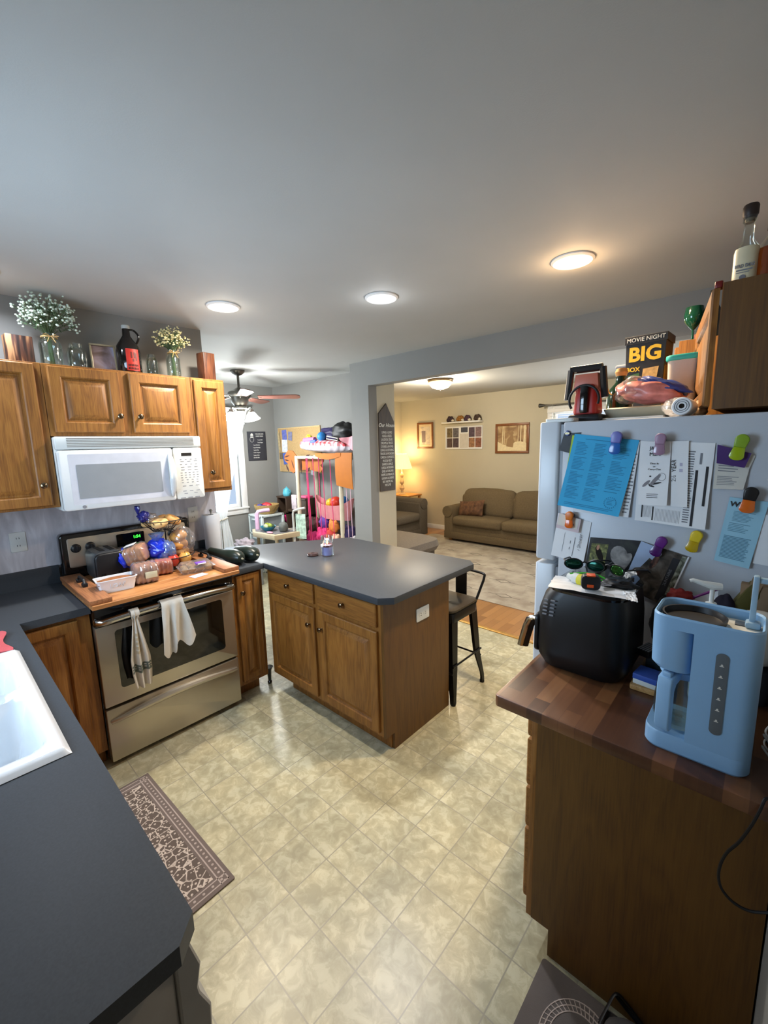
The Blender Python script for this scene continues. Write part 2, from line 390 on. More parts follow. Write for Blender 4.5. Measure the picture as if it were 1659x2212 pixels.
# windows: casing, sash and glass
glass_pane = thin_glass('window_glass', (250, 252, 252), .03, .02)
def window(name, ax, p, inward, a0, a1, z0, z1, cw=.085, rails=1):
    """casing on the room face p of a wall; inward = +1/-1 along ax"""
    def P(d, u, z): return (p+inward*d, u, z) if ax == 'x' else (u, p+inward*d, z)
    mb = MB()
    for u0, u1, w0, w1 in ((a0-cw, a0, z0-cw, z1+cw), (a1, a1+cw, z0-cw, z1+cw), (a0, a1, z1, z1+cw), (a0, a1, z0-cw, z0)):
        mb.box(P(0, u0, w0), P(.018, u1, w1), .004)
    mb.box(P(0, a0-cw-.01, z0-.015), P(.035, a1+cw+.01, z0+.008), .004)
    root = mb.build(name, paint_white, kind='structure', origin=P(0, (a0+a1)/2, z0))
    s = MB()
    for u0, u1, w0, w1 in ((a0, a0+.04, z0, z1), (a1-.04, a1, z0, z1), (a0+.04, a1-.04, z0, z0+.05), (a0+.04, a1-.04, z1-.04, z1)):
        s.box(P(-.07, u0, w0), P(-.03, u1, w1), .003)
    for k in range(rails):
        zz = z0+(z1-z0)*(k+1)/(rails+1); s.box(P(-.07, a0+.04, zz-.02), P(-.03, a1-.04, zz+.02), .003)
    s.build('window_frame', paint_white, root)
    MB().box(P(-.055, a0+.03, z0+.03), P(-.05, a1-.03, z1-.03)).build('window_glass', glass_pane, root)
    return root
window('window_1', 'y', 0, 1, .8, 1.9, 1.15, 2.12)
window('window_2', 'x', -2.25, 1, 2.5, 3.35, .87, 2.1)
window('window_3', 'y', 7.2, -1, .5, 2.2, .85, 2.12)
d = MB()
for u0, u1, w0, w1 in ((-1.5, -1.42, 0, 2.05), (-.38, -.3, 0, 2.05), (-.95, -.87, .0, 1.99), (-1.42, -.38, 1.97, 2.05), (-1.42, -.95, 0, .1), (-.87, -.38, 0, .1)): d.box((u0, -.09, w0), (u1, -.03, w1))
dr = d.build('added_door_1', paint_white, kind='structure', origin=(-.9, 0, 0))  # unseen glazed door, made up to go with the added dining light
MB().box((-1.42, -.065, .1), (-.95, -.06, 1.97)).build('added_door_glass', glass_pane, dr); MB().box((-.87, -.065, .1), (-.38, -.06, 1.97)).build('added_door_glass', glass_pane, dr)
# patterned wall panel between worktop and wall cabinets
def splash():
    mt, nt, B, N, L = _nt('marbled_wall_panel')
    v = coords(N, L, (1, 9, 2.2)); n = node(N, 'ShaderNodeTexNoise'); n.inputs['Scale'].default_value = 1.6; n.inputs['Detail'].default_value = 5; n.inputs['Distortion'].default_value = .8; L.new(v, n.inputs['Vector'])
    r = ramp(N, [(.3, srgb((164, 162, 168))), (.5, srgb((188, 186, 192))), (.62, srgb((206, 205, 210)))]); L.new(n.outputs[0], r.inputs[0]); L.new(r.outputs[0], B.inputs['Base Color'])
    B.inputs['Roughness'].default_value = .35
    return mt
struct('trim_2', MB().box((0, 0, 1.0), (.004, 1.9, 1.40)), splash())
# ---------------------------------------------------------------- shared object materials
m_lam = plain('slate_laminate', (62, 66, 71), rough=.42, var=.10, scale=220, spec=.18)
m_lamedge = m_lam
m_steel = plain('brushed_stainless', (190, 182, 166), rough=.33, metal=.9, var=.06, scale=6)
m_chrome = plain('polished_metal', (200, 198, 194), rough=.15, metal=1, var=.02)
m_blk = plain('black_enamel', (9, 9, 10), rough=.12, var=.1, coat=.5)
m_blkm = plain('matte_black_plastic', (17, 18, 21), rough=.42, var=.15)
m_blkglass = plain('smoked_oven_glass', (8, 9, 9), rough=.06, var=.1, coat=.6)
m_knob = plain('nickel_knob', (112, 96, 76), rough=.22, metal=1)
m_wht = plain('white_plastic', (208, 210, 206), rough=.32, var=.02)
m_whtg = plain('white_gloss', (208, 210, 209), rough=.14, var=.015, coat=.3)
m_gryp = plain('gray_plastic', (132, 136, 142), rough=.4)
m_porc = plain('white_porcelain', (228, 232, 236), rough=.12, var=.01, coat=.5)
m_glass = thin_glass('clear_glass', (242, 247, 245), .10)
m_plas = thin_glass('clear_plastic_film', (244, 244, 246), .22, .14, .06)
m_paper = plain('white_paper', (226, 228, 230), rough=.8, var=.02)
m_ink = plain('black_print', (38, 38, 42), rough=.7)
m_inkg = plain('gray_print', (120, 122, 128), rough=.7)
m_whtprint = plain('white_print', (214, 212, 204), rough=.7)
m_dark = plain('dark_gap', (22, 17, 13), rough=.9)

# frames that turn local (across, up, outward) into the place
def F_left(x, y, z): return frame((x, y, z), (0, 1, 0), (0, 0, 1), (1, 0, 0))        # faces +X
def F_pen(x, y, z): return frame((x, y, z), (1, 0, 0), (0, 0, 1), (0, -1, 0))        # faces -Y
def F_right(x, y, z): return frame((x, y, z), (0, -1, 0), (0, 0, 1), (-1, 0, 0))     # faces -X
def panel_door(name, M, w, h, parent, mat, knob=None, th=.02, stile=.055, flat=False):
    """raised-panel door (or slab drawer front) with its lower left corner at the frame's origin"""
    rings = [(0, 0), (0, th-.005), (.005, th)]
    if flat: rings += [(.02, th)]
    else: rings += [(stile-.006, th), (stile, th-.004), (stile+.005, th-.014), (stile+.012, th-.014), (stile+.036, th-.002), (stile+.040, th-.001)]
    vs = []; fs = []
    for d, z in rings: vs += [(d, d, z), (w-d, d, z), (w-d, h-d, z), (d, h-d, z)]
    for k in range(len(rings)-1):
        for i in range(4):
            j = (i+1) % 4; fs.append((4*k+i, 4*k+j, 4*k+4+j, 4*k+4+i))
    fs.append(tuple(4*(len(rings)-1)+i for i in range(4))); fs.append((3, 2, 1, 0))
    o = MB(M).mesh(vs, fs).build(name, mat, parent, smooth=20)
    if knob:
        kb = MB(M @ T((knob[0], knob[1], th)))
        kb.lathe([(0, 0), (.008, 0), (.0055, .006), (.005, .012), (.011, .016), (.0155, .020), (.0155, .024), (.011, .028), (0, .030)], n=18).build('knob', m_knob, o)
    return o
def cabinet(name, label, loc, boxes, mat=None, cat='cabinet'):
    t = thing(name, label, cat, loc)
    mb = MB()
    for a, b in boxes: mb.box(a, b, .0015, 1)
    mb.build('body', mat or oak_z, t)
    return t
# ---------------------------------------------------------------- wall cabinets above the range
Zt, Zb = 2.134, 1.392
t = cabinet('wall_cabinet', 'tall oak wall cabinet left of the white microwave, raised-panel door', (.15, .6, Zb), [((.001, .26, Zb), (.305, .905, Zt))])
panel_door('door', F_left(.305, .33, Zb+.012), .545, .722, t, oak_z, (.513, .11))
t = cabinet('wall_cabinet', 'wide short oak wall cabinet with two doors above the white microwave', (.15, 1.285, 1.762), [((.001, .907, 1.765), (.305, 1.663, Zt))])
panel_door('door', F_left(.305, .928, 1.785), .325, .338, t, oak_z, (.305, .09))
panel_door('door', F_left(.305, 1.303, 1.785), .325, .338, t, oak_z, (.035, .09))
t = cabinet('wall_cabinet', 'narrow oak wall cabinet right of the white microwave', (.15, 1.777, Zb), [((.001, 1.665, Zb), (.305, 1.889, Zt))])
panel_door('door', F_left(.305, 1.678, Zb+.022), .2, .705, t, oak_z, (.065, .11), stile=.05)

# ---------------------------------------------------------------- microwave
t = thing('microwave', 'white over-the-range microwave with vent grille and keypad', 'microwave', (.19, 1.285, 1.3685))
mb = MB(); mb.box((.01, .909, 1.3685), (.335, 1.662, 1.760), .006); mb.build('housing', m_wht, t)
M = F_left(.335, .907, 1.3685)     # local: across 0-.757, up 0-.392
mb = MB(M); mb.box((0, .325, 0), (.757, .393, .04), .008)
g = mb.build('vent_grille', m_wht, t)
mb = MB(M)
for k in range(6): mb.box((.05, .338+k*.0085, .038), (.71, .342+k*.0085, .0415))
mb.build('grille_slots', plain('grille_shadow_gray', (120, 118, 112), rough=.8), g)
mb = MB(M); mb.rrect((.002, .002), (.575, .322), 0, .042, .014, .006, L=None); dd = mb.build('door', m_whtg, t)
mb = MB(M); mb.rrect((.045, .03), (.54, .3), .0415, .0425, .006); mb.build('door_panel', plain('pale_gray_glass', (196, 198, 206), rough=.1, coat=.4), dd)
mb = MB(M); mb.rrect((.075, .062), (.50, .245), .042, .0435, .004); mb.build('window', plain('gray_mesh_window', (138, 142, 146), rough=.25, var=.03), dd)
mb = MB(M); mb.tube([(.556+.012*math.sin(PI*i/12)*0, .03+.262*i/12, .042+.03*math.sin(PI*i/12)) for i in range(13)], [.008+.012*math.sin(PI*i/12)**.5 for i in range(13)], 10); mb.build('handle', m_whtg, dd)
mb = MB(M); mb.cyl((.09, .018, .042), (.09, .018, .0445), .009); mb.build('badge', m_inkg, dd)
mb = MB(M); mb.rrect((.579, .002), (.755, .322), 0, .040, .012, .005); kp = mb.build('keypad_panel', m_wht, t)
mb = MB(M); mb.box((.627, .272, .0395), (.69, .29, .0415)); mb.build('display', m_dark, kp)
mb = MB(M)
for r_, (zz, n_) in enumerate([(.248, 4), (.236, 3), (.217, 4), (.2, 3), (.183, 3), (.165, 5), (.15, 5), (.135, 5), (.12, 4), (.104, 4), (.082, 3), (.05, 3), (.035, 2)]):
    for c_ in range(n_):
        x = .605+.125*(c_+.3)/n_; mb.box((x, zz, .0395), (x+(.012 if n_ > 3 else .022), zz+.0035, .0405))
mb.build('key_print', m_inkg, kp)
mb = MB(M)
for x in (.60, .645, .69): mb.box((x, .006, .0395), (x+.03, .012, .0402))
mb.build('key_print', m_inkg, kp)

# ---------------------------------------------------------------- base cabinets, worktops
t = cabinet('base_cabinet', 'oak base cabinet in the corner left of the range, partly behind the counter', (.3, .75, 0), [((.02, .30, .1), (.61, .905, .876)), ((.02, .30, 0), (.54, .905, .1))])
panel_door('door', F_left(.61, .55, .13), .30, .725, t, oak_z)
t = cabinet('base_cabinet', 'oak sink base cabinet under the white double sink', (1.4, .3, 0), [((.66, .03, .1), (1.87, .60, .72)), ((.66, .03, 0), (1.87, .53, .1)), ((.66, .58, .72), (1.87, .60, .876))])
for k in range(2): panel_door('door', frame((1.83-.6*k, .60, .13), (-1, 0, 0), (0, 0, 1), (0, 1, 0)), .57, .57, t, oak_z, (.53 if k else .04, .5))
t = cabinet("base_cabinet", "narrow oak base cabinet right of the range, door with one knob", (.3, 1.78, 0), [((.02, 1.666, .1), (.605, 1.892, .876)), ((.02, 1.666, 0), (.53, 1.86, .1))])
panel_door('door', F_left(.605, 1.70, .13), .165, .735, t, oak_z, (.028, .62), stile=.042)
t = cabinet('base_cabinet', 'oak peninsula cabinet with two drawers above two raised-panel doors', (1.15, 2.25, 0), [((.61, 1.9365, .1), (1.67, 2.5367, .876)), ((.74, 2.0, 0), (1.67, 2.5, .1))])
mb = MB(frame((1.67, 1.9365, 0), (0, 1, 0), (0, 0, 1), (1, 0, 0)))
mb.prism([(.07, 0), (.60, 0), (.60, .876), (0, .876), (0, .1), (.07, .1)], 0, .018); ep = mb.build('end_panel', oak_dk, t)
Yd = 1.9365
panel_door('drawer', F_pen(.64, Yd, .735), .485, .125, t, oak_x, (.24, .068), flat=True)
panel_door('drawer', F_pen(1.165, Yd, .735), .485, .125, t, oak_x, (.235, .068), flat=True)
panel_door('door', F_pen(.64, Yd, .125), .485, .585, t, oak_z, (.445, .475))
panel_door('door', F_pen(1.165, Yd, .125), .485, .585, t, oak_z, (.035, .475))
# outlet on the peninsula end
def outlet(label, M, w=.075, h=.118, duplex=True):
    o = thing('wall_outlet', label, 'outlet', M @ Vector((0, 0, 0)))
    mb = MB(M); mb.rrect((-w/2, -h/2), (w/2, h/2), 0, .006, .006, .002); mb.build('cover_plate', m_wht, o)
    s = MB(M); q = MB(M)
    for k in (-1, 1):
        cx, cy = (0, k*.021) if h > w else (k*.021, 0)
        s.rrect((cx-.015, cy-.013), (cx+.015, cy+.013), .005, .0075, .008)
        for a in (-.006, .006):
            if h > w: q.box((cx+a-.0012, cy-.004, .0074), (cx+a+.0012, cy+.005, .0082))
            else: q.box((cx-.004, cy+a-.0012, .0074), (cx+.005, cy+a+.0012, .0082))
    s.build('socket', m_wht, o); q.build('slot', m_dark, o); return o
outlet('white outlet on the brown end panel of the peninsula', frame((1.688, 2.267, .716), (0, 1, 0), (0, 0, 1), (1, 0, 0)), .118, .078)
outlet('white duplex outlet on the wall left of the range', frame((.004, .741, 1.188), (0, 1, 0), (0, 0, 1), (1, 0, 0)), .072, .112)
outlet('pale outlet on the wall right of the range, behind the bread', frame((.004, 1.725, 1.21), (0, 1, 0), (0, 0, 1), (1, 0, 0)), .072, .112)

t = thing('countertop', 'dark slate laminate worktop running from the range past the sink to a clipped corner', 'countertop', (1.2, .3, .876))
mb = MB(); z0, z1 = .876, .914
mb.prism([(.002, .002), (1.03, .002), (1.03, .635), (.6394, .635), (.6394, .906), (.002, .906)], z0, z1)
mb.prism([(1.03, .56), (1.80, .56), (1.80, .635), (1.03, .635)], z0, z1); mb.prism([(1.03, .002), (1.80, .002), (1.80, .08), (1.03, .08)], z0, z1)
c = .036; mb.prism([(1.80, .002), (2.4877, .002), (2.4877, .635-c), (2.4877-c, .635), (1.80, .635)], z0, z1)
mb.build('worktop', m_lam, t)
mb = MB(); mb.box((.004, .004, z1-.002), (.022, .904, 1.02), .003); mb.box((.022, .002, z1-.002), (2.48, .02, 1.02), .003); mb.build('backsplash', m_lam, t)
t = thing('countertop', 'dark slate laminate peninsula worktop with clipped corners beyond the range', 'countertop', (.9, 2.3, .876))
mb = MB(); c = .06
mb.prism([(.002, 1.666), (.6394, 1.666), (.6394, 1.895), (1.7502-c, 1.895), (1.7502, 1.895+c), (1.7502, 2.7877-c), (1.7502-c, 2.7877), (.52, 2.7877), (.004, 2.0)], z0, z1, .004, 2)
mb.build('worktop', m_lam, t)
MB().box((.004, 1.668, z1-.002), (.022, 1.90, 1.01), .003).build('backsplash', m_lam, t)
mb = MB(); mb.lathe([(0, 0), (.014, 0), (.016, .012), (.011, .02), (.017, .10), (.03, .125), (0, .125)], (.56, 1.925, 0), 14)
o = mb.build('cabinet_leg', m_blk); setp(o, 'short tapered black leg under the inner corner of the peninsula', 'leg')

# dishwasher at the free end of the sink counter
t = thing('dishwasher', 'gray-sided dishwasher under the free end of the sink counter', 'dishwasher', (2.17, .32, 0))
m_dw = plain('gray_appliance_side', (150, 148, 144), rough=.5)
MB().box((1.885, .03, .10), (2.44, .60, .868), .004).build('tub', m_dw, t)
mb = MB(frame((1.885, 0, 0), (0, 1, 0), (0, 0, 1), (1, 0, 0)))
mb.prism([(.60, .11), (.628, .11), (.632, .3), (.636, .58), (.646, .62), (.650, .70), (.634, .745), (.632, .76), (.640, .80), (.624, .865), (.60, .868)], 0, .565, .003, 1)
mb.build('door', m_dw, t)
MB().box((1.9, .06, 0), (2.44, .56, .1)).build('kick_plate', m_blkm, t)
mb = MB(); mb.box((2.441, .40, .05), (2.452, .455, .868)); mb.box((2.441, .12, .05), (2.452, .17, .868)); st = mb.build('mounting_strip', plain('beige_strip', (150, 138, 112), rough=.6), t)
mb = MB()
for yy in (.428, .145):
    for zz in (.8, .74, .66, .5, .3): mb.cyl((2.4515, yy, zz), (2.4535, yy, zz), .006, n=10)
mb.build('screw', m_dark, st)

# sink
def sink():
    t = thing('double_sink', 'white double-bowl drop-in sink set in the slate worktop', 'sink', (1.41, .32, .85))
    x0, x1, y0, y1 = .985, 1.838, .045, .592; top = .932
    def sm(a, b, x):
        k = max(0, min(1, (x-a)/(b-a))); return k*k*(3-2*k)
    def hgt(x, y):
        e = min(x-x0, x1-x, y-y0, y1-y); z = top - .016*(1-sm(0, .014, e))
        for a, b in ((1.035, 1.385), (1.425, 1.79)):
            dx = min(x-a, b-x); dy = min(y-.12, .555-y); dd = min(dx, dy)
            if dx < .05 and dy < .05: dd = .05-math.hypot(.05-dx, .05-dy)
            z -= .185*sm(0, .05, dd)
        if 1.385 <= x <= 1.425 and .13 < y < .54: z -= .035*sm(.13, .2, y)*(1-sm(.48, .54, y))
        return z
    mb = MB(); nx, ny = 110, 76
    mb.grid(lambda u, v: (x0+(x1-x0)*u, y0+(y1-y0)*v, hgt(x0+(x1-x0)*u, y0+(y1-y0)*v)), nx, ny)
    mb.box((x0+.003, y1-.004, .9145), (x1-.003, y1-.002, .918)); mb.build('basin', m_porc, t, smooth=60)
    for cx in (1.21, 1.607):
        MB().lathe([(0, .012), (.02, .012), (.042, .014), (.045, .008), (.045, 0)], (cx, .33, .7365), 24).build('drain', m_chrome, t)
    mb = MB(); mb.lathe([(.028, 0), (.026, .01), (.014, .03), (.012, .06)], (1.405, .082, .932), 20); mb.tube([(1.405, .082, .98), (1.405, .082, 1.12), (1.405, .12, 1.17), (1.405, .2, 1.17), (1.405, .24, 1.13)], .011, 12); mb.build('faucet', m_chrome, t)
sink()
o = MB().grid(lambda u, v: (.70+.27*u, .40+.17*v+.01*math.sin(9*u), .916+.012*math.sin(3*u+4*v)**2+.028*(1-(2*v-1)**2)*.6), 16, 12, .006).build('dishcloth', plain('pink_red_terry', (186, 84, 92), rough=.95, bump=.8, bscale=300), recalc=True)
setp(o, 'folded pink-red dishcloth on the worktop beside the sink', 'cloth')

# ---------------------------------------------------------------- range
t = thing('range', 'stainless and black electric range with backguard, oven and bottom drawer', 'stove', (.33, 1.285, 0))
y0, y1 = .910, 1.661
mb = MB(); mb.box((.02, y0, .03), (.60, y1, .895), .003); mb.box((.06, y0+.03, 0), (.56, y1-.03, .03)); mb.build('body', m_blk, t)
mb = MB(); mb.box((.02, y0, .893), (.655, y1, .919), .007, 3); mb.build('cooktop', m_blk, t)
Mr = F_left(.60, y0, 0)
mb = MB(Mr); mb.rrect((0, .795), (.751, .893), 0, .05, .012, .008); mb.build('control_strip', m_blk, t)
mb = MB(Mr); mb.rrect((.002, .348), (.749, .792), 0, .044, .006, .004); dr = mb.build('oven_door', m_steel, t)
mb = MB(Mr); mb.rrect((.085, .43), (.672, .755), .043, .0455, .018); mb.build('oven_window', m_blkglass, dr)
def bar(mb, yA, yB, z, x, r, bow=.0, drop=0, n=16, flat=1):
    P = [(yA, z-drop, x-.035), (yA+.004, z-drop, x-.012)]+[(yA+.02+(yB-yA-.04)*i/n, z-drop*(1-math.sin(PI*i/n))**1.5, x+bow*math.sin(PI*i/n)) for i in range(n+1)]+[(yB-.004, z-drop, x-.012), (yB, z-drop, x-.035)]
    mb.tube(P, r, 14, flat=flat)
mb = MB(Mr); bar(mb, .014, .737, .842, .085, .019, .014, .014); mb.build('oven_handle', m_chrome, dr)
mb = MB(Mr); mb.rrect((.002, .035), (.749, .333), 0, .044, .006, .004); dw = mb.build('drawer', m_steel, t)
mb = MB(Mr)
P = [(.02+.711*i/20, .265+.035*math.sin(PI*i/20), .045+.022*math.sin(PI*i/20)**.4) for i in range(21)]
mb.tube(P, [.012+.010*math.sin(PI*i/20) for i in range(21)], 10); mb.build('drawer_handle', m_steel, dw)
# backguard
Mb = frame((.02, y0, .915), (0, 1, 0), (-.0, 0, 1), (1, 0, 0))
mb = MB(Mb); mb.rrect((0, 0), (.751, .292), 0, .068, .025, .012, seg=3); bgd = mb.build('backguard', m_blk, t)
mb = MB(Mb); mb.rrect((.035, .085), (.716, .262), .066, .0705, .012, .002); pn = mb.build('control_panel', m_steel, bgd)
mb = MB(Mb); mb.rrect((.29, .135), (.45, .245), .07, .0745, .008); ds = mb.build('display', m_blk, bgd)
m_green = plain('green_digits', (60, 255, 80), emit=(60, 255, 60), estr=2.2)
text('1:54', .026, Mb @ T((.405, .215, .075)), m_green, ds, 'clock_digits', bold=.0006)
for k in range(5): MB(Mb).box((.305+.026*k, .16, .0744), (.318+.026*k, .164, .0752)).build('button', m_inkg, ds)
for yy in (.075, .148, .625, .692):
    mb = MB(Mb); mb.lathe([(.027, .069), (.026, .076), (.021, .080), (.019, .100), (.016, .103), (0, .103)], (yy, .20, 0), 22); mb.box((yy-.0035, .182, .098), (yy+.0035, .219, .108), .002); mb.build('control_knob', m_blkm, bgd)
# stove-top board
m_board = wood('pine_board_along_y', ((120, 72, 34), (166, 108, 58), (190, 134, 78)), 'y', rough=.5, grain=.6, seed=2)
m_boardx = wood('pine_board_along_x', ((110, 66, 36), (146, 92, 54), (164, 108, 66)), 'x', rough=.55, grain=.6, seed=4)
t = thing('stove_cover_board', 'brown wooden cover board with raised ends lying over the cooktop', 'board', (.42, 1.28, .92))
mb = MB()
for k in range(4): mb.box((.105+.161*k, .893, .9195), (.264+.161*k, 1.662, .942), .002, 1)
mb.build('board', m_board, t)
for ya, yb in ((.888, .985), (1.572, 1.668)):
    e = MB().box((.10, ya, .9425), (.735, yb, .966), .003).build('end_batten', m_boardx, t)
    yc = (ya+yb)/2
    mb = MB(); mb.box((.30, yc-.012, .9665), (.335, yc+.012, .985), .003); mb.box((.42, yc-.012, .9665), (.455, yc+.012, .985), .003); mb.tube([(.315, yc, .978), (.33, yc, 1.0), (.425, yc, 1.0), (.44, yc, .978)], .007, 8); mb.build('handle', m_blkm, e)
# ---------------------------------------------------------------- right side: drawer base, butcher block, fridge
t = cabinet('drawer_cabinet', 'dark oak drawer base cabinet with four drawers under the butcher block', (2.9, 1.86, 0), [((2.64, 1.628, .1), (3.186, 2.10, .8945)), ((2.70, 1.628, 0), (3.186, 2.10, .1))])
mb = MB(frame((0, 1.61, 0), (1, 0, 0), (0, 0, 1), (0, -1, 0)))
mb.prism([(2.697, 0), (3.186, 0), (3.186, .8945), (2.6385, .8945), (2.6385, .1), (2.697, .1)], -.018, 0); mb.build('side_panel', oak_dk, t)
MB().box((2.62, 1.612, .1), (2.6385, 2.10, .8945), .001).build('face_frame', oak_z, t)
for za, zb in ((.752, .882), (.577, .738), (.424, .563), (.152, .41)):
    panel_door('drawer', F_right(2.62, 2.09, za), .465, zb-za, t, oak_y, (.23, (zb-za)/2), flat=True)
def butcher():
    mt, nt, B, N, L = _nt('butcher_block')
    v = coords(N, L, rot=(0, 0, PI/2)); br = node(N, 'ShaderNodeTexBrick', offset=.43, offset_frequency=2)
    for k, x in (('Scale', 1), ('Brick Width', .24), ('Row Height', .044), ('Mortar Size', .0004), ('Mortar Smooth', .2), ('Bias', 0)): br.inputs[k].default_value = x
    br.inputs['Color1'].default_value = (0, 0, 0, 1); br.inputs['Color2'].default_value = (1, 1, 1, 1); br.inputs['Mortar'].default_value = (.3, .3, .3, 1); L.new(v, br.inputs['Vector'])
    g = coords(N, L, scale=(70, 5, 5)); n = node(N, 'ShaderNodeTexNoise'); n.inputs['Scale'].default_value = 1; n.inputs['Detail'].default_value = 4; L.new(g, n.inputs['Vector'])
    a = node(N, 'ShaderNodeMath', operation='MULTIPLY_ADD'); a.inputs[1].default_value = .75; L.new(br.outputs['Color'], a.inputs[0])
    m2 = node(N, 'ShaderNodeMath', operation='MULTIPLY'); m2.inputs[1].default_value = .3; L.new(n.outputs[0], m2.inputs[0]); L.new(m2.outputs[0], a.inputs[2])
    r = ramp(N, [(.1, srgb((66, 38, 24))), (.35, srgb((88, 54, 34))), (.6, srgb((104, 66, 40))), (.8, srgb((122, 80, 50))), (1, srgb((142, 100, 62)))]); L.new(a.outputs[0], r.inputs[0])
    L.new(r.outputs[0], B.inputs['Base Color']); B.inputs['Roughness'].default_value = .35; B.inputs['Coat Weight'].default_value = .25; B.inputs['Coat Roughness'].default_value = .2
    return mt
m_butch = butcher()
o = MB().rrect((2.548, 1.50), (3.188, 2.108), .895, .930, .012, .003).build('butcher_block', m_butch, cat='worktop', label='walnut-toned butcher block worktop over the drawer cabinet')

m_fr = plain('white_fridge_enamel', (186, 192, 200), rough=.3, var=.012, bump=.12, bscale=260)
m_frd = plain('white_fridge_door', (198, 204, 210), rough=.28, var=.01)
t = thing('refrigerator', 'white refrigerator covered with papers, photos and magnetic clips', 'refrigerator', (2.8, 2.5, 0))
mb = MB(); mb.rrect((2.497, 2.115), (3.16, 2.87), .03, 1.748, .008, .006); mb.box((2.53, 2.15, 0), (3.12, 2.84, .04)); mb.build('body', m_fr, t)
for nm, za, zb in (('fridge_door', .08, 1.18), ('freezer_door', 1.195, 1.752)):
    d_ = MB().rrect((2.402, 2.118), (2.482, 2.868), za, zb, .012, .008).build(nm, m_frd, t)
    MB().box((2.482, 2.13, za+.012), (2.497, 2.858, zb-.012)).build('door_gasket', m_gryp, d_)
    hz = (za+.62, zb-.08) if nm == 'fridge_door' else (za+.06, zb-.2)
    MB().tube([(2.402, 2.82, hz[0]), (2.372, 2.82, hz[0]+.03), (2.366, 2.82, (hz[0]+hz[1])/2), (2.372, 2.82, hz[1]-.03), (2.402, 2.82, hz[1])], .011, 10).build('door_handle', m_frd, d_)
MB().rrect((2.42, 2.125), (2.53, 2.19), 1.749, 1.764, .012, .003).build('hinge_cover', m_wht, t)

YF = 2.1145
def paper(name, label, cat, pts, mat, lift=.001, curl=.0015, th=.0005, nu=8, nv=10, group=None, wave=0):
    """sheet held against the fridge side: corners TL TR BR BL as seen in the place"""
    P4 = [at(px, py, 'y', YF) for px, py in pts]
    def S(u, v, e=0):
        a = P4[0].lerp(P4[1], u); b = P4[3].lerp(P4[2], u); p = a.lerp(b, v)
        p.y = YF - lift - curl*v*v - wave*(.5+.5*math.sin(6*u+3*v))*v - e
        return p
    o = MB().grid(lambda u, v: S(u, v), nu, nv, th).build(name, mat)
    setp(o, label, cat, group); return o, S
def prints(o, S, items, mat, name='print', e=.0012):
    mb = MB()
    for u0, v0, u1, v1 in items:
        mb.grid(lambda a, b: S(u0+(u1-u0)*a, v0+(v1-v0)*b, e), 4, 3)
    return mb.build(name, mat, o, recalc=False)
def lines(u0, u1, v0, v1, n, rag=.3, th=.35, seed=1):
    R = random.Random(seed); out = []
    for k in range(n):
        v = v0+(v1-v0)*k/n; out.append((u0, v, u1-(u1-u0)*rag*R.random(), v+(v1-v0)/n*th))
    return out
def ptext(o, S, s, size, u, v, mat, sx=1, rot=0, bold=0, align='CENTER'):
    c = S(u, v, .002); du = (S(min(1, u+.1), v)-S(max(0, u-.1), v)); du.y = 0; up = (S(u, max(0, v-.1))-S(u, min(1, v+.1))); up.y = 0
    if rot: du, up = up, -du
    du.normalize(); up.normalize()
    return text(s, size, frame(c, du, up, (0, -1, 0)), mat, o, sx=sx, ext=.0003, bold=bold, align=align)
m_blue = plain('bright_blue_paper', (58, 162, 208), rough=.8, var=.02)
m_blued = plain('blue_paper_print', (40, 122, 162), rough=.8)
m_lime = plain('lime_paper', (168, 196, 70), rough=.8)
m_pale = plain('pale_blue_card', (146, 192, 212), rough=.7, var=.02)
m_paled = plain('pale_card_print', (74, 118, 140), rough=.7)
o, S = paper('photo_strip', 'dark photo strip at the fridge corner under the round button magnet', 'photo', [(1219, 936), (1256, 934), (1240, 981), (1208, 973)], plain('dark_photo', (26, 25, 28), rough=.5, var=.6, scale=40), .0012)
t = thing('button_magnet', 'round yellow and blue button magnet at the upper left of the fridge side', 'magnet', at(1227, 936, 'y', YF))
c = at(1227, 936, 'y', YF); Mm = frame(c, (1, 0, 0), (0, 0, 1), (0, -1, 0))
MB(Mm).lathe([(0, .003), (.0105, .003), (.0105, .005), (.007, .008), (0, .0085)], n=20).build('button', plain('blue_enamel', (52, 66, 120), rough=.2), t)
MB(Mm).box((-.008, -.004, .0078), (.008, .003, .0092)).build('button_band', plain('yellow_enamel', (214, 196, 110), rough=.2), t)
o, S = paper('sheet', 'lime green sheet peeking out behind the bright blue menu', 'paper', [(1237, 940), (1300, 944), (1280, 1092), (1212, 1088)], m_lime, .0025, .004)
o, S = paper('sheet', 'white sheet with gray print behind the bright blue menu', 'paper', [(1290, 948), (1383, 955), (1359, 1117), (1240, 1104)], m_paper, .0042, .008)
prints(o, S, lines(.88, .99, .15, .97, 18), m_inkg)
o, S = paper('menu_sheet', 'bright blue three-column menu sheet under the violet clip', 'paper', [(1243, 937), (1382, 951), (1341, 1114), (1210, 1089)], m_blue, .006, .022, wave=.004)
it = lines(.2, .8, .05, .075, 1, .0)
for k, (ua, ub) in enumerate(((.07, .3), (.37, .6), (.68, .93))):
    for j in range(4): it += lines(ua, ub, .1+.2*j, .28+.2*j, 9, .5, .4, 11*k+j)
it = [q for q in it if not (q[2] > .66 and q[1] > .72)]+lines(.1, .9, .93, .97, 2, .1, .4)
prints(o, S, it, m_blued)
cc = [(.82+.09*math.cos(a), .84+.07*math.sin(a)) for a in [2*PI*i/18 for i in range(19)]]
prints(o, S, [(a[0]-.006, a[1]-.006, a[0]+.008, a[1]+.008) for a in cc]+lines(.77, .87, .80, .88, 4), m_blued, 'round_stamp')
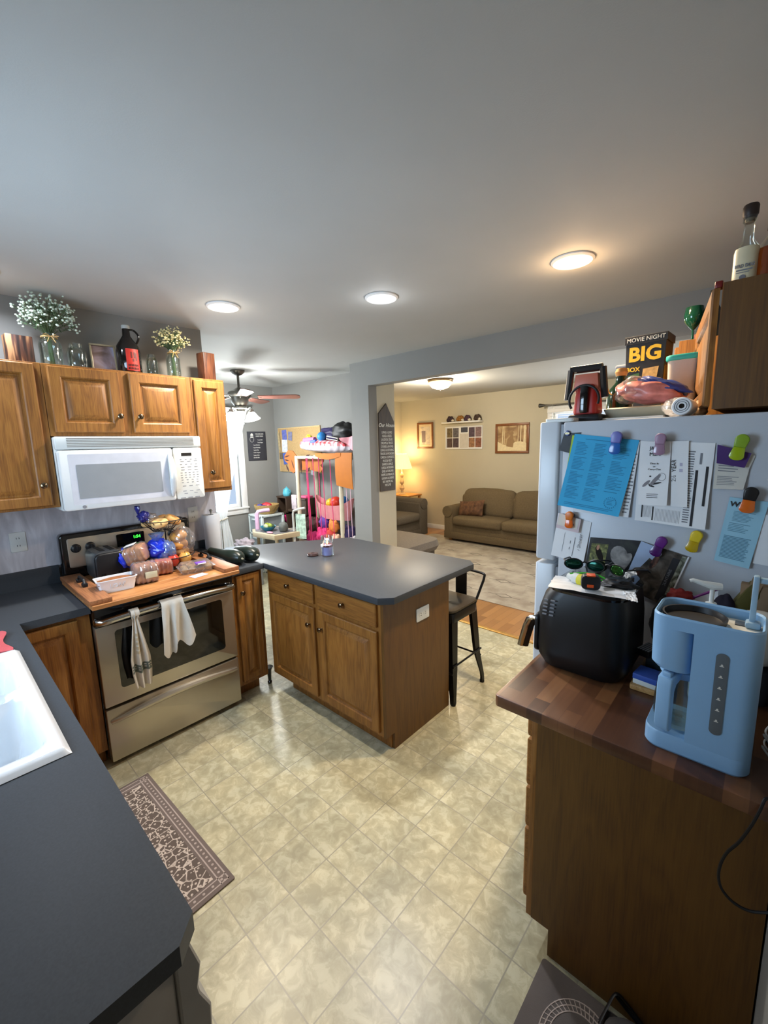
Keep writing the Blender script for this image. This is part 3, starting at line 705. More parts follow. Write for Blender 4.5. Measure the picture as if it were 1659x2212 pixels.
o, S = paper('form_sheet', 'large white form sheet with black bars behind the seafood menu', 'paper', [(1384, 952), (1546, 957), (1524, 1143), (1373, 1122)], m_paper, .002, .012, wave=.003)
for q_ in ((.92, .27, .955, .73), (.79, .32, .825, .98), (.25, .8, .27, .97), (.09, .78, .11, .95)): prints(o, S, [q_], m_ink, 'black_bar')
prints(o, S, lines(.68, .77, .1, .96, 30, .2, .5)+[(.83, .12, .86, .25)]+[(.12+.018*k, .80, .124+.018*k, .94) for k in range(7)]+[(.3+.02*k, .82, .304+.02*k, .97) for k in range(18)], m_inkg)
o, S = paper('folded_leaflet', 'white folded leaflet printed sideways with 2 1/2 YEAR, right of the seafood menu', 'paper', [(1452, 953), (1489, 952), (1486, 1095), (1451, 1092)], m_paper, .0085, .010)
ptext(o, S, '2½  YEAR', .017, .16, .45, m_ink, rot=1)
prints(o, S, [(.5, .33, .66, .38), (.48, .42, .68, .47)], plain('faint_violet_print', (178, 176, 196), rough=.8))
o, S = paper('seafood_menu', 'white folded menu headed J&J Mart with a crawfish drawing', 'menu', [(1385, 954), (1452, 953), (1443, 1091), (1382, 1088)], m_paper, .0115, .014)
ptext(o, S, 'J&J', .016, .42, .105, m_ink); ptext(o, S, 'Mart', .017, .5, .2, m_ink)
for s_, v_ in (('Dine-In', .345), ('or', .39), ('Carry-Out', .435)): ptext(o, S, s_, .0085, .5, v_, m_ink)
prints(o, S, lines(.28, .68, .82, .9, 3, .05, .35), m_ink)
mb = MB(); V_ = lambda u, v: S(u, v, .0015)
def blob(mb, u, v, ru, rv, rot=0, n=16):
    q = [V_(u+ru*math.cos(a)*math.cos(rot)-rv*math.sin(a)*math.sin(rot), v+ru*math.cos(a)*math.sin(rot)+rv*math.sin(a)*math.cos(rot)) for a in [2*PI*i/n for i in range(n)]]
    mb.mesh(q, [list(range(n))])
blob(mb, .55, .60, .2, .038, -.45); blob(mb, .25, .66, .14, .028, -.35); mb.build('crawfish_drawing', plain('gray_drawing', (128, 126, 132), rough=.8), o, recalc=False)
mb = MB(); blob(mb, .58, .655, .19, .014, -.1); blob(mb, .45, .70, .09, .014, .1); blob(mb, .36, .68, .03, .018, .6); blob(mb, .38, .545, .035, .012); mb.build('crawfish_drawing', m_ink, o, recalc=False)
mb = MB(); mb.tube([V_(.76+.13*math.cos(a), .55+.06*math.sin(a)) for a in [2*PI*i/20 for i in range(20)]], .0006, 4, True); mb.build('crawfish_drawing', m_inkg, o)
o, S = paper('receipt', 'crumpled cream receipt below the purple card', 'receipt', [(1547, 985), (1625, 992), (1606, 1057), (1541, 1055)], plain('cream_receipt', (196, 194, 186), rough=.8), .003, .01)
prints(o, S, lines(.1, .75, .1, .5, 5, .4)+lines(.1, .8, .6, .9, 6, .4), m_inkg)
o, S = paper('receipt', 'tilted receipt corner sticking out right of the purple card', 'receipt', [(1600, 966), (1632, 985), (1617, 1016), (1590, 1000)], plain('cream_receipt', (196, 194, 186)), .0022, .004)
o, S = paper('gift_card', 'purple card under the green clip', 'card', [(1551, 960), (1624, 979), (1609, 1010), (1549, 1000)], plain('deep_purple_card', (62, 28, 100), rough=.5), .014, .003)
o, S = paper('postcard', 'plain white card behind the pale blue card at the right end', 'paper', [(1640, 1110), (1659, 1112), (1659, 1222), (1626, 1216)], m_paper, .002)
o, S = paper('info_card', 'pale blue printed card under the black and orange clip', 'card', [(1577, 1073), (1662, 1084), (1618, 1227), (1543, 1208)], m_pale, .004, .008)
prints(o, S, lines(.2, .8, .2, .36, 8, .4, .3)+lines(.15, .75, .38, .52, 6, .4, .3)+lines(.1, .85, .58, .93, 17, .12, .45), m_paled)
ptext(o, S, 'Who', .022, .3, .10, m_ink, bold=.0005)
o, S = paper('invitation', 'white shower invitation printed sideways under the orange clip', 'card', [(1206, 1108), (1278, 1128), (1262, 1216), (1193, 1197)], m_paper, .0015, .012)
ptext(o, S, 'Baby Shower', .018, .78, .62, m_inkg, rot=1); prints(o, S, [(.62, .45, .64, .9), (.5, .55, .52, .62), (.5, .7, .52, .76), (.3, .4, .31, .85)], m_inkg)
o, S = paper('place_card', 'small cream card with a pink edge over the invitation', 'card', [(1211, 1107), (1258, 1121), (1252, 1150), (1204, 1138)], plain('blush_card', (206, 188, 192), rough=.7), .014)
prints(o, S, [(.02, .02, .92, .78)], plain('cream_card', (212, 208, 198), rough=.7)); prints(o, S, [(.55, .45, .75, .6)], m_inkg, e=.0018)
def photo_mat(name, cols, sc=30, seed=0):
    if name in MATS: return MATS[name]
    mt, nt, B, N, L = _nt(name)
    v = coords(N, L, loc=(seed, seed, seed)); n = node(N, 'ShaderNodeTexNoise'); n.inputs['Scale'].default_value = sc; n.inputs['Detail'].default_value = 4; n.inputs['Distortion'].default_value = .8; L.new(v, n.inputs['Vector'])
    k = len(cols); r = ramp(N, [(.32+.38*i/(k-1), srgb(c)) for i, c in enumerate(cols)]); L.new(n.outputs[0], r.inputs[0]); L.new(r.outputs[0], B.inputs['Base Color']); B.inputs['Roughness'].default_value = .3
    MATS[name] = mt; return mt
o, S = paper('photo_card', 'dark landscape photo card of a seated woman and a pale statue', 'photo', [(1276, 1160), (1386, 1168), (1365, 1250), (1262, 1240)], photo_mat('dark_forest_photo', [(20, 20, 22), (34, 34, 36), (52, 54, 50)], 20), .003)
prints(o, S, [(.05, .15, .4, .75)], photo_mat('leafy_photo', [(40, 44, 20), (96, 100, 50), (150, 150, 84)], 60)); mb = MB()
def blobS(mb, S, u, v, ru, rv, rot=0, e=.0018, n=16):
    q = [S(u+ru*math.cos(a)*math.cos(rot)-rv*math.sin(a)*math.sin(rot), v+ru*math.cos(a)*math.sin(rot)+rv*math.sin(a)*math.cos(rot), e) for a in [2*PI*i/n for i in range(n)]]
    mb.mesh(q, [list(range(n))])
blobS(mb, S, .65, .42, .17, .26, -.3); blobS(mb, S, .78, .6, .1, .28, .3); mb.build('pale_figure', photo_mat('pale_statue', [(90, 88, 88), (130, 128, 126), (160, 156, 152)], 30), o, recalc=False)
mb = MB(); blobS(mb, S, .25, .42, .06, .22, -.4, .0022); mb.build('figure', m_dark, o, recalc=False); mb = MB(); blobS(mb, S, .2, .25, .03, .07, 0, .0024); mb.build('figure_face', plain('print_skin', (170, 124, 96)), o, recalc=False)
o, S = paper('photo_card', 'large tilted photo card of rocks and hikers under the purple clip', 'photo', [(1386, 1168), (1490, 1203), (1440, 1310), (1345, 1262)], photo_mat('rocky_photo', [(30, 28, 26), (78, 70, 62), (120, 112, 104)], 26), .005, .006)
mb = MB(); q = [S(*p_, .0016) for p_ in ((.0, .0), (.42, .02), (.5, .12), (.42, .3), (.3, .26), (.2, .5), (.1, .55), (.0, .75))]; mb.mesh(q, [tuple(range(8))]); mb.build('sky_area', plain('photo_sky', (160, 178, 206), rough=.3), o, recalc=False)
mb = MB(); blobS(mb, S, .42, .3, .06, .16, .2, .0019); blobS(mb, S, .17, .62, .09, .05, .1, .0019); blobS(mb, S, .22, .80, .09, .05, .1, .0019); mb.build('hiker_figures', photo_mat('hiker_photo', [(30, 24, 26), (90, 60, 52), (130, 100, 84)], 60), o, recalc=False)
prints(o, S, [(.72, .1, .86, .95)], m_ink); prints(o, S, [(.87, .02, .97, .97)], photo_mat('grassy_photo', [(50, 52, 40), (120, 124, 108), (180, 182, 170)], 60), e=.0016)
prints(o, S, [(.97, 0, 1, 1)], m_paper, e=.002)
ptext(o, S, 'MOUNTAINS', .013, .78, .52, m_inkg, rot=1)

def clip(label, px, py, rot, cols, L_=.075, lift=.006):
    c = at(px, py, 'y', YF); t = thing('magnetic_clip', label, 'clip', c, )
    M = frame(c, (1, 0, 0), (0, 0, 1), (0, -1, 0)) @ Matrix.Rotation(math.radians(rot), 4, 'Z')
    k = L_/.075
    m0 = plain('clip_'+cols[0], cols[1], rough=.3, var=.03); m1 = plain('clip_jaw_'+cols[0], cols[2], rough=.2, var=.05, coat=.4)
    P = [(.017*k*math.cos(a), .018*k+.016*k*math.sin(a)) for a in [PI*i/10 for i in range(11)]]+[(-.014*k, -.004*k), (.014*k, -.004*k)]
    MB(M).prism(P, lift, lift+.016*k, .004, 3).build('grip', m0, t)
    Q = [(-.013*k, .0), (-.018*k, -.03*k)]+[(.018*k*math.cos(a), -.03*k+.012*k*math.sin(a)) for a in [PI+PI*i/8 for i in range(1, 8)]]+[(.018*k, -.03*k), (.013*k, .0)]
    MB(M).prism(Q, lift+.002, lift+.011*k, .003, 2).build('jaw', m1, t)
    MB(M).cyl((0, .012*k, 0), (0, .012*k, lift), .012*k).build('magnet', m_blkm, t)
clip('violet-blue clip at the top of the bright blue menu', 1336, 954, -6, ('violet', (104, 108, 178), (36, 92, 170)), .08, .026)
clip('pinkish mauve clip over the seafood menu heading', 1430, 957, -3, ('mauve', (152, 122, 146), (150, 118, 140)), .072, .026)
clip('lime green clip over the purple card', 1600, 963, -12, ('lime', (124, 156, 40), (146, 168, 20)), .078, .018)
clip('black clip with an orange jaw on the pale blue card', 1620, 1076, -8, ('black', (18, 18, 20), (206, 98, 24)), .08, .012)
clip('orange clip over the invitation', 1235, 1119, -2, ('orange', (206, 110, 30), (216, 96, 14)), .066, .02)
clip('purple clip over the tilted photo card', 1427, 1176, -22, ('purple', (92, 30, 112), (70, 16, 90)), .075, .014)
clip('yellow clip holding nothing on the white fridge side', 1502, 1166, -14, ('yellow', (212, 186, 40), (180, 150, 10)), .075, .004)

# cabinets above and beyond the refrigerator
t = cabinet('wall_cabinet', 'dark oak cabinet over the refrigerator with its door slightly open', (3.08, 2.5, 1.765), [((2.947, 2.138, 1.765), (3.188, 2.84, 2.134))])
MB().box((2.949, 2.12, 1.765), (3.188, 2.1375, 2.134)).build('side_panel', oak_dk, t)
MB().box((2.9465, 2.1195, 1.765), (2.949, 2.1375, 2.134)).build('frame_edge', oak_z, t)
a = math.radians(10); u_ = Vector((-math.sin(a), math.cos(a), 0)); w_ = Vector((-math.cos(a), -math.sin(a), 0))
hx = Vector((2.940, 2.135, 1.775)); far_ = hx+u_*.64
panel_door('door', frame(far_, -u_, (0, 0, 1), w_), .64, .35, t, oak_z, None)
t = cabinet('wall_cabinet', 'oak cabinet beyond the refrigerator, goblet and bottle on top', (2.95, 3.2, 1.4), [((2.72, 2.96, 1.4), (3.188, 3.58, 2.134))])
panel_door('door', F_right(2.72, 3.56, 1.42), .58, .69, t, oak_z)

# ---------------------------------------------------------------- coffee maker
def stack(mb, rings, n=6, L=None, cap0=True, cap1=True):
    """loft through rounded rectangles (x0,y0,x1,y1,z,r)"""
    k = 4*(n+1); vs = []; fs = []
    for x0, y0, x1, y1, z, r in rings: vs += [(p[0], p[1], z) for p in rr2((x0, y0), (x1, y1), r, n)]
    for i in range(len(rings)-1):
        for j in range(k): fs.append((i*k+j, i*k+(j+1) % k, (i+1)*k+(j+1) % k, (i+1)*k+j))
    if cap0: fs.append(list(range(k))[::-1])
    if cap1: fs.append(list(range((len(rings)-1)*k, len(rings)*k)))
    return mb.mesh(vs, fs, L)
m_cblue = plain('sky_blue_plastic', (136, 178, 216), rough=.34, var=.015)
m_cgrey = plain('gauge_gray', (92, 100, 106), rough=.25)
m_cream = plain('cream_plastic', (206, 208, 200), rough=.4)
t = thing('coffee_maker', 'sky blue drip coffee maker with open top, seen from its side', 'coffee maker', (3.02, 1.63, .93))
xa, xb, ya, yb = 2.924, 3.128, 1.553, 1.705
mb = MB(); stack(mb, [(xa+.004, ya+.004, xb-.004, yb-.004, .9305, .03), (xa, ya, xb, yb, .936, .034), (xa, ya, xb, yb, .972, .034), (xa+.002, ya+.002, xb-.002, yb-.002, .976, .034)]); mb.build('base', m_cblue, t)
mb = MB(); mb.prism([(3.008, ya), (3.094, ya)]+[(3.094+.034*math.sin(q), ya+.034-.034*math.cos(q)) for q in [PI/2*i/6 for i in range(1, 7)]]+[(3.128, yb-.034)]+[(3.094+.034*math.cos(q), yb-.034+.034*math.sin(q)) for q in [PI/2*i/6 for i in range(1, 7)]]+[(3.008, yb)], .972, 1.2405); mb.build('water_tank', m_cblue, t)
mb = MB(); stack(mb, [(xa+.012, ya+.006, 3.009, yb-.006, 1.135, .03), (xa+.002, ya, 3.0065, yb, 1.146, .034), (xa, ya, 3.0065, yb, 1.2405, .034)]); mb.build('filter_housing', m_cblue, t)
# open top rim
mb = MB(); n_ = 6; R1 = rr2((xa, ya), (xb, yb), .034, n_); R2 = rr2((xa+.007, ya+.007), (xb-.007, yb-.007), .029, n_); k_ = len(R1)
rings = [(R1, 1.2405), (R1, 1.268), ([((p[0]+q[0])/2, (p[1]+q[1])/2) for p, q in zip(R1, R2)], 1.272), (R2, 1.268), (R2, 1.2415)]
vs = [(p[0], p[1], z) for R_, z in rings for p in R_]; fs = [(i*k_+j, i*k_+(j+1) % k_, (i+1)*k_+(j+1) % k_, (i+1)*k_+j) for i in range(4) for j in range(k_)]
mb.mesh(vs, fs); mb.build('top_rim', m_cblue, t)
mb = MB(); mb.prism(rr2((xa+.0065, ya+.0065), (xb-.0065, yb-.0065), .029), 1.241, 1.2465); tp = mb.build('inner_deck', m_cream, t)
mb = MB(); mb.lathe([(.061, 1.247), (.064, 1.262), (.060, 1.262), (.056, 1.250), (.03, 1.2478), (0, 1.2475)], (2.998, 1.629, 0), 40); mb.build('filter_basket', m_blkm, tp)
MB().box((3.072, 1.655, 1.2466), (3.118, 1.685, 1.2485), .001).build('water_inlet', plain('dark_slate_plastic', (52, 66, 80), rough=.4), tp)
mb = MB(); mb.box((3.096, 1.655, 1.2466), (3.107, 1.675, 1.368), .003); mb.box((3.09, 1.645, 1.2466), (3.118, 1.675, 1.262), .005); mb.box((3.096, 1.66, 1.352), (3.16, 1.675, 1.364), .003)
mb.build('lid_arm', plain('translucent_blue_plastic', (140, 172, 196), rough=.3), t)
mb = MB(frame((3.062, ya, 1.11), (1, 0, 0), (0, 0, 1), (0, -1, 0)) @ Matrix.Rotation(math.radians(0), 4, 'Z')); mb.rrect((-.0115, -.093), (.0115, .102), 0, .002, .0112, .0005, n=8); gg = mb.build('water_gauge', m_cgrey, t)
for k in range(6):
    mb = MB(frame((3.062, ya-.0022, 1.185-.0265*k), (1, 0, 0), (0, 0, 1), (0, -1, 0)))
    mb.prism([(-.004, -.003), (.004, -.003), (.0035, -.0015), (.0015, -.001), (.002, .0015), (0, .003), (-.002, .0015), (-.0015, -.001), (-.0035, -.0015)], 0, .0006); mb.build('cup_mark', m_whtprint, gg)
mb = MB(); mb.lathe([(0, .978), (.047, .978), (.054, .99), (.055, 1.03), (.048, 1.085), (.040, 1.11), (.0385, 1.11), (.0465, 1.083), (.0535, 1.03), (.0525, .992), (0, .98)], (2.985, 1.629, 0), 32)
cf = mb.build('carafe', m_glass, t)
mb = MB(); mb.lathe([(0, 1.132), (.03, 1.132), (.043, 1.122), (.046, 1.108), (.040, 1.106), (0, 1.106)], (2.985, 1.629, 0), 28); mb.build('carafe_lid', m_cblue, cf)
hd = Vector((-.30, -1, 0)).normalized(); c0 = Vector((2.985, 1.629, 0))
Mh = frame((c0.x, c0.y, 0), hd, (0, 0, 1), hd.cross(Vector((0, 0, 1))))
mb = MB(Mh); mb.prism([(.035, 1.108), (.035, 1.125), (.06, 1.128), (.082, 1.118), (.086, 1.10), (.086, .995), (.080, .985), (.066, .985), (.066, 1.085), (.058, 1.10)], -.016, .016, .004, 3); mb.build('carafe_handle', m_cblue, cf)
mb = MB(Mh); mb.box((.062, 1.119, -.010), (.078, 1.132, .010), .003); mb.build('lid_lever', m_cblue, cf)

# cords of the coffee maker
P = [Vector((3.15, 1.76, .934)), Vector((3.176, 1.66, .934)), Vector((3.172, 1.53, .935))]+[at(x, y, 'y', Y) for x, y, Y in ((1655, 1725, 1.496), (1642, 1750, 1.489), (1624, 1782, 1.487), (1597, 1818, 1.487), (1570, 1842, 1.487), (1556, 1868, 1.487), (1552, 1895, 1.487), (1560, 1922, 1.487), (1585, 1950, 1.487), (1620, 1968, 1.487), (1662, 1972, 1.487))]
def smooth_path(P, n=6):
    out = []
    for i in range(len(P)-1):
        p0, p1, p2, p3 = P[max(i-1, 0)], P[i], P[i+1], P[min(i+2, len(P)-1)]
        for k in range(n):
            t_ = k/n; out.append(.5*((2*p1)+(-p0+p2)*t_+(2*p0-5*p1+4*p2-p3)*t_*t_+(-p0+3*p1-3*p2+p3)*t_**3))
    return out+[P[-1]]
o = MB().tube(smooth_path(P), .003, 8).build('power_cord', m_blkm); setp(o, 'black power cord looping down in front of the drawer cabinet side', 'cord')
for k, (lab, dz) in enumerate((('white cable behind the coffee maker, upper of the two', .03), ('white cable behind the coffee maker, lower of the two', 0))):
    P = [Vector(p) for p in ((3.175, 1.80, .95+dz), (3.15, 1.74, .936+dz), (3.155, 1.69, .945+dz), (3.145, 1.66, .965+dz), (3.17, 1.62, .952+dz), (3.182, 1.58, .94+dz))]
    o = MB().tube(smooth_path(P), .0022, 6).build('charging_cable', m_wht); setp(o, lab, 'cable', 'white cables behind the coffee maker')

# ---------------------------------------------------------------- air fryer and what lies on it
m_af = plain('air_fryer_black', (9, 10, 12), rough=.42, var=.1)
t = thing('air_fryer', 'large matte black air fryer with a metal-trimmed basket handle', 'air fryer', (2.71, 1.88, .93))
A = (2.552, 1.742, 2.836, 2.05)
def ins(d, e=0): return (A[0]+d+e, A[1]+d, A[2]-d, A[3]-d)
mb = MB(); stack(mb, [(*ins(.035), .9305, .05), (*ins(.02), .936, .06), (*ins(.004), .965, .07), (*ins(0), 1.0, .07), (*ins(.003), 1.12, .07), (*ins(.008, .012), 1.178, .07), (*ins(.012, .022), 1.198, .07)], n=8); mb.build('body', m_af, t)
mb = MB(); stack(mb, [(*ins(.011, .022), 1.198, .07), (*ins(.009, .024), 1.206, .07), (*ins(.02, .035), 1.224, .065), (*ins(.035, .04), 1.2285, .06)], n=8); mb.build('lid', plain('glossy_black', (10, 11, 13), rough=.12, coat=.5), t)
mb = MB(frame((2.545, 1.87, 0), (0, 1, 0), (0, 0, 1), (1, 0, 0))); mb.rrect((-.10, .965), (.12, 1.10), .006, .02, .02, .004); bs = mb.build('basket_front', m_af, t)
P = [(2.545, 1.87, 1.045), (2.51, 1.87, 1.047), (2.494, 1.87, 1.038), (2.484, 1.87, 1.01), (2.470, 1.87, .955), (2.464, 1.87, .925)]
mb = MB()
for q in (P,):
    for yy in (-.011,): mb.tube([(p[0], p[1]+yy, p[2]) for p in q], .0075, 8, flat=1.5)
mb.build('basket_handle', m_chrome, bs)
mb = MB(); mb.tube([(p[0]+.011, p[1]+.004, p[2]-.003) for p in P[1:]], .010, 8, flat=1.4); mb.build('handle_grip', m_blkm, bs)
mb = MB()
for k, z in enumerate((1.168, 1.155, 1.143, 1.13, 1.118)):
    for j in range(2): mb.box((2.592+.022*j-.001*k, 1.7405, z), (2.606+.022*j-.001*k, 1.7445, z+.004))
mb.build('button_icon', m_inkg, t)
ZA = 1.2295
def onaf(px, py, dz=0): return at(px, py, 'z', ZA+dz)
def crumple(name, label, cat, quad, mat, amp=.004, n=16, z=ZA+.001, seed=0):
    Q = [at(px, py, 'z', z+.002) for px, py in quad]
    def f(u, v):
        p = Q[0].lerp(Q[1], u).lerp(Q[3].lerp(Q[2], u), v)
        e = mnoise.noise(Vector((u*5+seed, v*5, seed)))
        return Vector((p.x+.004*mnoise.noise(Vector((v*9, u*9, seed))), p.y, z+.002+amp*(.5+.5*e)))
    o = MB().grid(f, n, n, .0006).build(name, mat, recalc=False, smooth=25); return setp(o, label, cat)
crumple('paper_sheet', 'torn white paper sheet lying across the air fryer lid', 'paper', [(1199, 1246), (1375, 1272), (1368, 1300), (1183, 1270)], m_paper, .008, 22, seed=3)
crumple('paper_scrap', 'crumpled white paper corner hanging at the air fryer right edge', 'paper', [(1345, 1282), (1372, 1288), (1378, 1306), (1352, 1300)], m_paper, .014, 16, seed=8)
crumple('receipt', 'curled white receipt right of the sunglasses on the air fryer', 'receipt', [(1342, 1246), (1372, 1236), (1376, 1246), (1352, 1254)], m_paper, .016, 14, seed=5)
crumple('paper_sheet', 'small white paper flap beside the green cord on the air fryer', 'paper', [(1300, 1262), (1325, 1258), (1320, 1268), (1296, 1268)], m_inkg, .006, 8, z=ZA+.012, seed=6)
t = thing('tape_measure', 'black and orange tape measure on the torn paper', 'tape measure', onaf(1277, 1276))
Mt = T(onaf(1275, 1272, .012)) @ Matrix.Rotation(.35, 4, 'Z') @ T((0, 0, 0))
mb = MB(Mt @ Matrix.Rotation(PI/2, 4, 'X')); mb.rrect((-.026, 0), (.026, .044), -.014, .014, .014, .004, n=5); mb.build('case', m_blkm, t)
mb = MB(Mt @ Matrix.Rotation(PI/2, 4, 'X')); mb.box((-.012, .0405, -.012), (.012, .0455, .0145), .002); mb.box((-.010, .008, .0125), (.008, .017, .0155), .001); mb.build('orange_trim', plain('orange_plastic', (214, 78, 26), rough=.4), t)
t = thing('glue_bottle', 'small white bottle with a yellow label lying behind the tape measure', 'bottle', onaf(1245, 1250))
p0, p1 = onaf(1228, 1244, .02), onaf(1272, 1258, .02)
mb = MB(); mb.cyl(p0, p0.lerp(p1, .3), .010); mb.cyl(p0.lerp(p1, .3), p1, .017); mb.build('bottle', m_wht, t)
mb = MB(); mb.cyl(p0.lerp(p1, .55), p0.lerp(p1, .85), .0176); mb.build('yellow_label', plain('yellow_label', (206, 196, 50)), t)
m_gcord = plain('neon_green_cord', (70, 190, 50), rough=.5)
o = MB().tube(smooth_path([onaf(x, y, dz) for x, y, dz in ((1231, 1239, .03), (1262, 1238, .034), (1292, 1243, .03), (1315, 1256, .018), (1323, 1263, .012), (1300, 1254, .02), (1275, 1244, .03))]), .0028, 8).build('cord', m_gcord); setp(o, 'neon green cord loop on the air fryer lid', 'cord')
def shades(label, c, ang, lens):
    t = thing('sunglasses', label, 'sunglasses', c); M = T(c) @ Matrix.Rotation(ang, 4, 'Z')
    for s in (-1, 1):
        mb = MB(M @ T((s*.034, -.002, .024)) @ Matrix.Rotation(s*-.2, 4, 'Z')); mb.ball((0, 0, 0), 1, (.027, .004, .017), 24, 12); mb.build('lens', lens, t)
        mb = MB(M @ T((s*.034, -.002, .024)) @ Matrix.Rotation(s*-.2, 4, 'Z')); mb.tube([(.028*math.cos(a), -.001, .018*math.sin(a)) for a in [2*PI*i/24 for i in range(24)]], .0022, 6, True); mb.build('rim', m_blkm, t)
        mb = MB(M); mb.tube([(s*.061, .004, .028), (s*.07, .02, .03), (s*.068, .10, .018), (s*.064, .125, .004)], .0026, 6); mb.build('temple', m_blkm, t)
    mb = MB(M); mb.tube([(-.009, 0, .030), (0, .001, .034), (.009, 0, .030)], .003, 6); mb.build('bridge', m_blkm, t)
shades('black sunglasses with green mirror lenses, back left on the air fryer', onaf(1262, 1235, .012), .12, plain('teal_mirror_lens', (12, 58, 48), rough=.12, metal=.7))
shades('black sunglasses with yellow-green mirror lenses, back right on the air fryer', onaf(1312, 1242, .012), -.35, plain('green_mirror_lens', (36, 84, 30), rough=.12, metal=.7, var=.5, scale=40))
o = MB().lump(onaf(1335, 1262, .012), .05, (1, .7, .35), .4, 3, 4).build('gloves', m_blkm); setp(o, 'crumpled black glove bundle at the back right of the air fryer lid', 'gloves')

# things between air fryer and fridge on the block
o = MB().rrect((2.842, 1.79), (2.94, 2.02), .9305, .946, .008, .002, L=None).build('bamboo_tray', wood('bamboo', ((150, 108, 60), (176, 134, 80), (190, 150, 96)), 'y', rough=.5)); setp(o, 'bamboo tray between the air fryer and the coffee maker', 'tray')
t = thing('card_box', 'white and blue card box on the bamboo tray', 'box', (2.87, 1.815, .9465))
Mc = rotz(-.12, (2.87, 1.82, 0)); mb = MB(Mc); mb.box((2.85, 1.80, .9467), (2.915, 1.865, .962), .001); mb.build('box_base', m_wht, t); mb = MB(Mc); mb.box((2.849, 1.799, .962), (2.916, 1.866, .979), .001); mb.build('box_lid', plain('cobalt_card', (52, 84, 168)), t)
o = MB(rotz(.1, (2.87, 1.9, 0))).box((2.862, 1.885, .9467), (2.925, 1.985, 1.0), .003).build('small_case', plain('dark_teal_case', (30, 48, 56), rough=.4)); setp(o, 'dark teal case behind the white and blue box on the tray', 'case')
t = thing('battery_pack', 'black and silver battery pack standing on the dark teal case', 'box', (2.865, 1.92, 1.0005))
MB(rotz(-.3, (2.865, 1.92, 0))).box((2.845, 1.88, 1.0005), (2.885, 1.95, 1.022), .002).build('case', m_blkm, t)
mb = MB(rotz(-.3, (2.865, 1.92, 0)))
for k in range(5): mb.box((2.848+.0075*k, 1.882, 1.022), (2.852+.0075*k, 1.948, 1.0228))
mb.build('silver_stripes', m_inkg, t)
o = MB().lump((2.885, 2.075, 1.04), .055, (.85, .55, 1.9), .3, 2.4, 1).build('black_bag', plain('black_fabric', (16, 16, 18), rough=.8)); setp(o, 'slumped black bag squeezed between the air fryer and the fridge', 'bag')
o = MB().lump((2.92, 2.055, 1.165), .026, (1.3, .8, .9), .4, 2.4, 9).build('red_pouch', plain('red_fabric', (130, 26, 24), rough=.7)); setp(o, 'small red pouch on top of the slumped black bag', 'pouch')
o = MB().lump((2.945, 1.985, 1.04), .04, (1, .6, 1.6), .4, 2.4, 5).build('paper_bag', plain('dull_brown_paper', (96, 78, 62), rough=.9)); setp(o, 'crumpled brown paper bundle behind the coffee maker', 'bag')
t = thing('zip_bag', 'clear zip bag with a purple seal leaning behind the coffee maker', 'bag', (2.99, 2.06, .93))
q = [at(1462, 1303, 'y', 2.06), at(1552, 1271, 'y', 2.06)]
mb = MB(); mb.grid(lambda u, v: (q[0].lerp(q[1], u).x+.01*v, 2.06-.02*math.sin(PI*v)-.01*v*math.sin(7*u), (q[0].lerp(q[1], u).z)*(1-v)+.94*v), 12, 10, .001); mb.build('pouch', m_plas, t)
mb = MB(); mb.tube([q[0]+Vector((0, -.004, 0)), q[1]+Vector((0, -.004, 0))], .0045, 6); mb.build('purple_seal', plain('purple_seal', (104, 24, 108), rough=.4), t)
o = MB().lump((3.032, 2.05, 1.11), .034, (.95, .7, 2.6), .12, 2, 3).build('navy_pouch', plain('navy_cloth', (22, 18, 38), rough=.8)); setp(o, 'dark navy pouch standing behind the white pump bottle', 'pouch')
o = MB(rotz(.2, (3.06, 2.07, 0)) @ T((3.058, 2.075, .9305)) @ Matrix.Rotation(.5, 4, 'Y') @ T((-3.058, -2.075, -.9305))).box((2.935, 2.055, .96), (2.975, 2.085, 1.22), .002).build('olive_box', plain('olive_card', (78, 74, 26), rough=.7)); setp(o, 'olive card box leaning against the fridge behind the cream ball', 'box')
t = thing('cardboard_box', 'torn brown cardboard box behind the cream ball on the block', 'box', (3.12, 2.08, .9305))
mb = MB(); mb.box((3.065, 2.065, .9305), (3.185, 2.10, 1.235), .002); mb.build('carton', plain('cardboard', (128, 106, 82), rough=.9), t)
mb = MB(T((3.075, 2.062, 1.20)) @ Matrix.Rotation(.25, 4, 'Y')); mb.box((0, -.001, 0), (.028, .001, .065)); mb.build('flap', plain('cardboard', (128, 106, 82)), t)
o = MB().lump((3.115, 1.96, 1.115), .082, (.95, .9, .95), .03, 1, 2, 28, 20).build('cream_ball', plain('cream_leather', (196, 190, 178), rough=.6)); setp(o, 'large cream-coloured ball behind the coffee maker', 'ball')
o = MB().lathe([(0, 0), (.045, 0), (.05, .02), (.05, .1), (.03, .103), (0, .103)], (3.115, 1.96, .9305), 20).build('bowl_stand', plain('dark_stoneware', (44, 44, 48), rough=.5)); setp(o, 'dark stoneware jar under the cream-coloured ball', 'jar')
t = thing('pump_bottle', 'white pump dispenser bottle behind the coffee maker', 'bottle', (3.012, 1.86, .9305))
c = (3.012, 1.86, 0)
MB().lathe([(0, .9305), (.032, .9305), (.034, .94), (.034, 1.15), (.03, 1.18), (.018, 1.195), (0, 1.195)], c, 24).build('bottle', m_wht, t)
MB().lathe([(0, 1.195), (.019, 1.195), (.019, 1.216), (.014, 1.219), (.013, 1.224), (.008, 1.226), (0, 1.226)], c, 24).build('collar', m_wht, t)
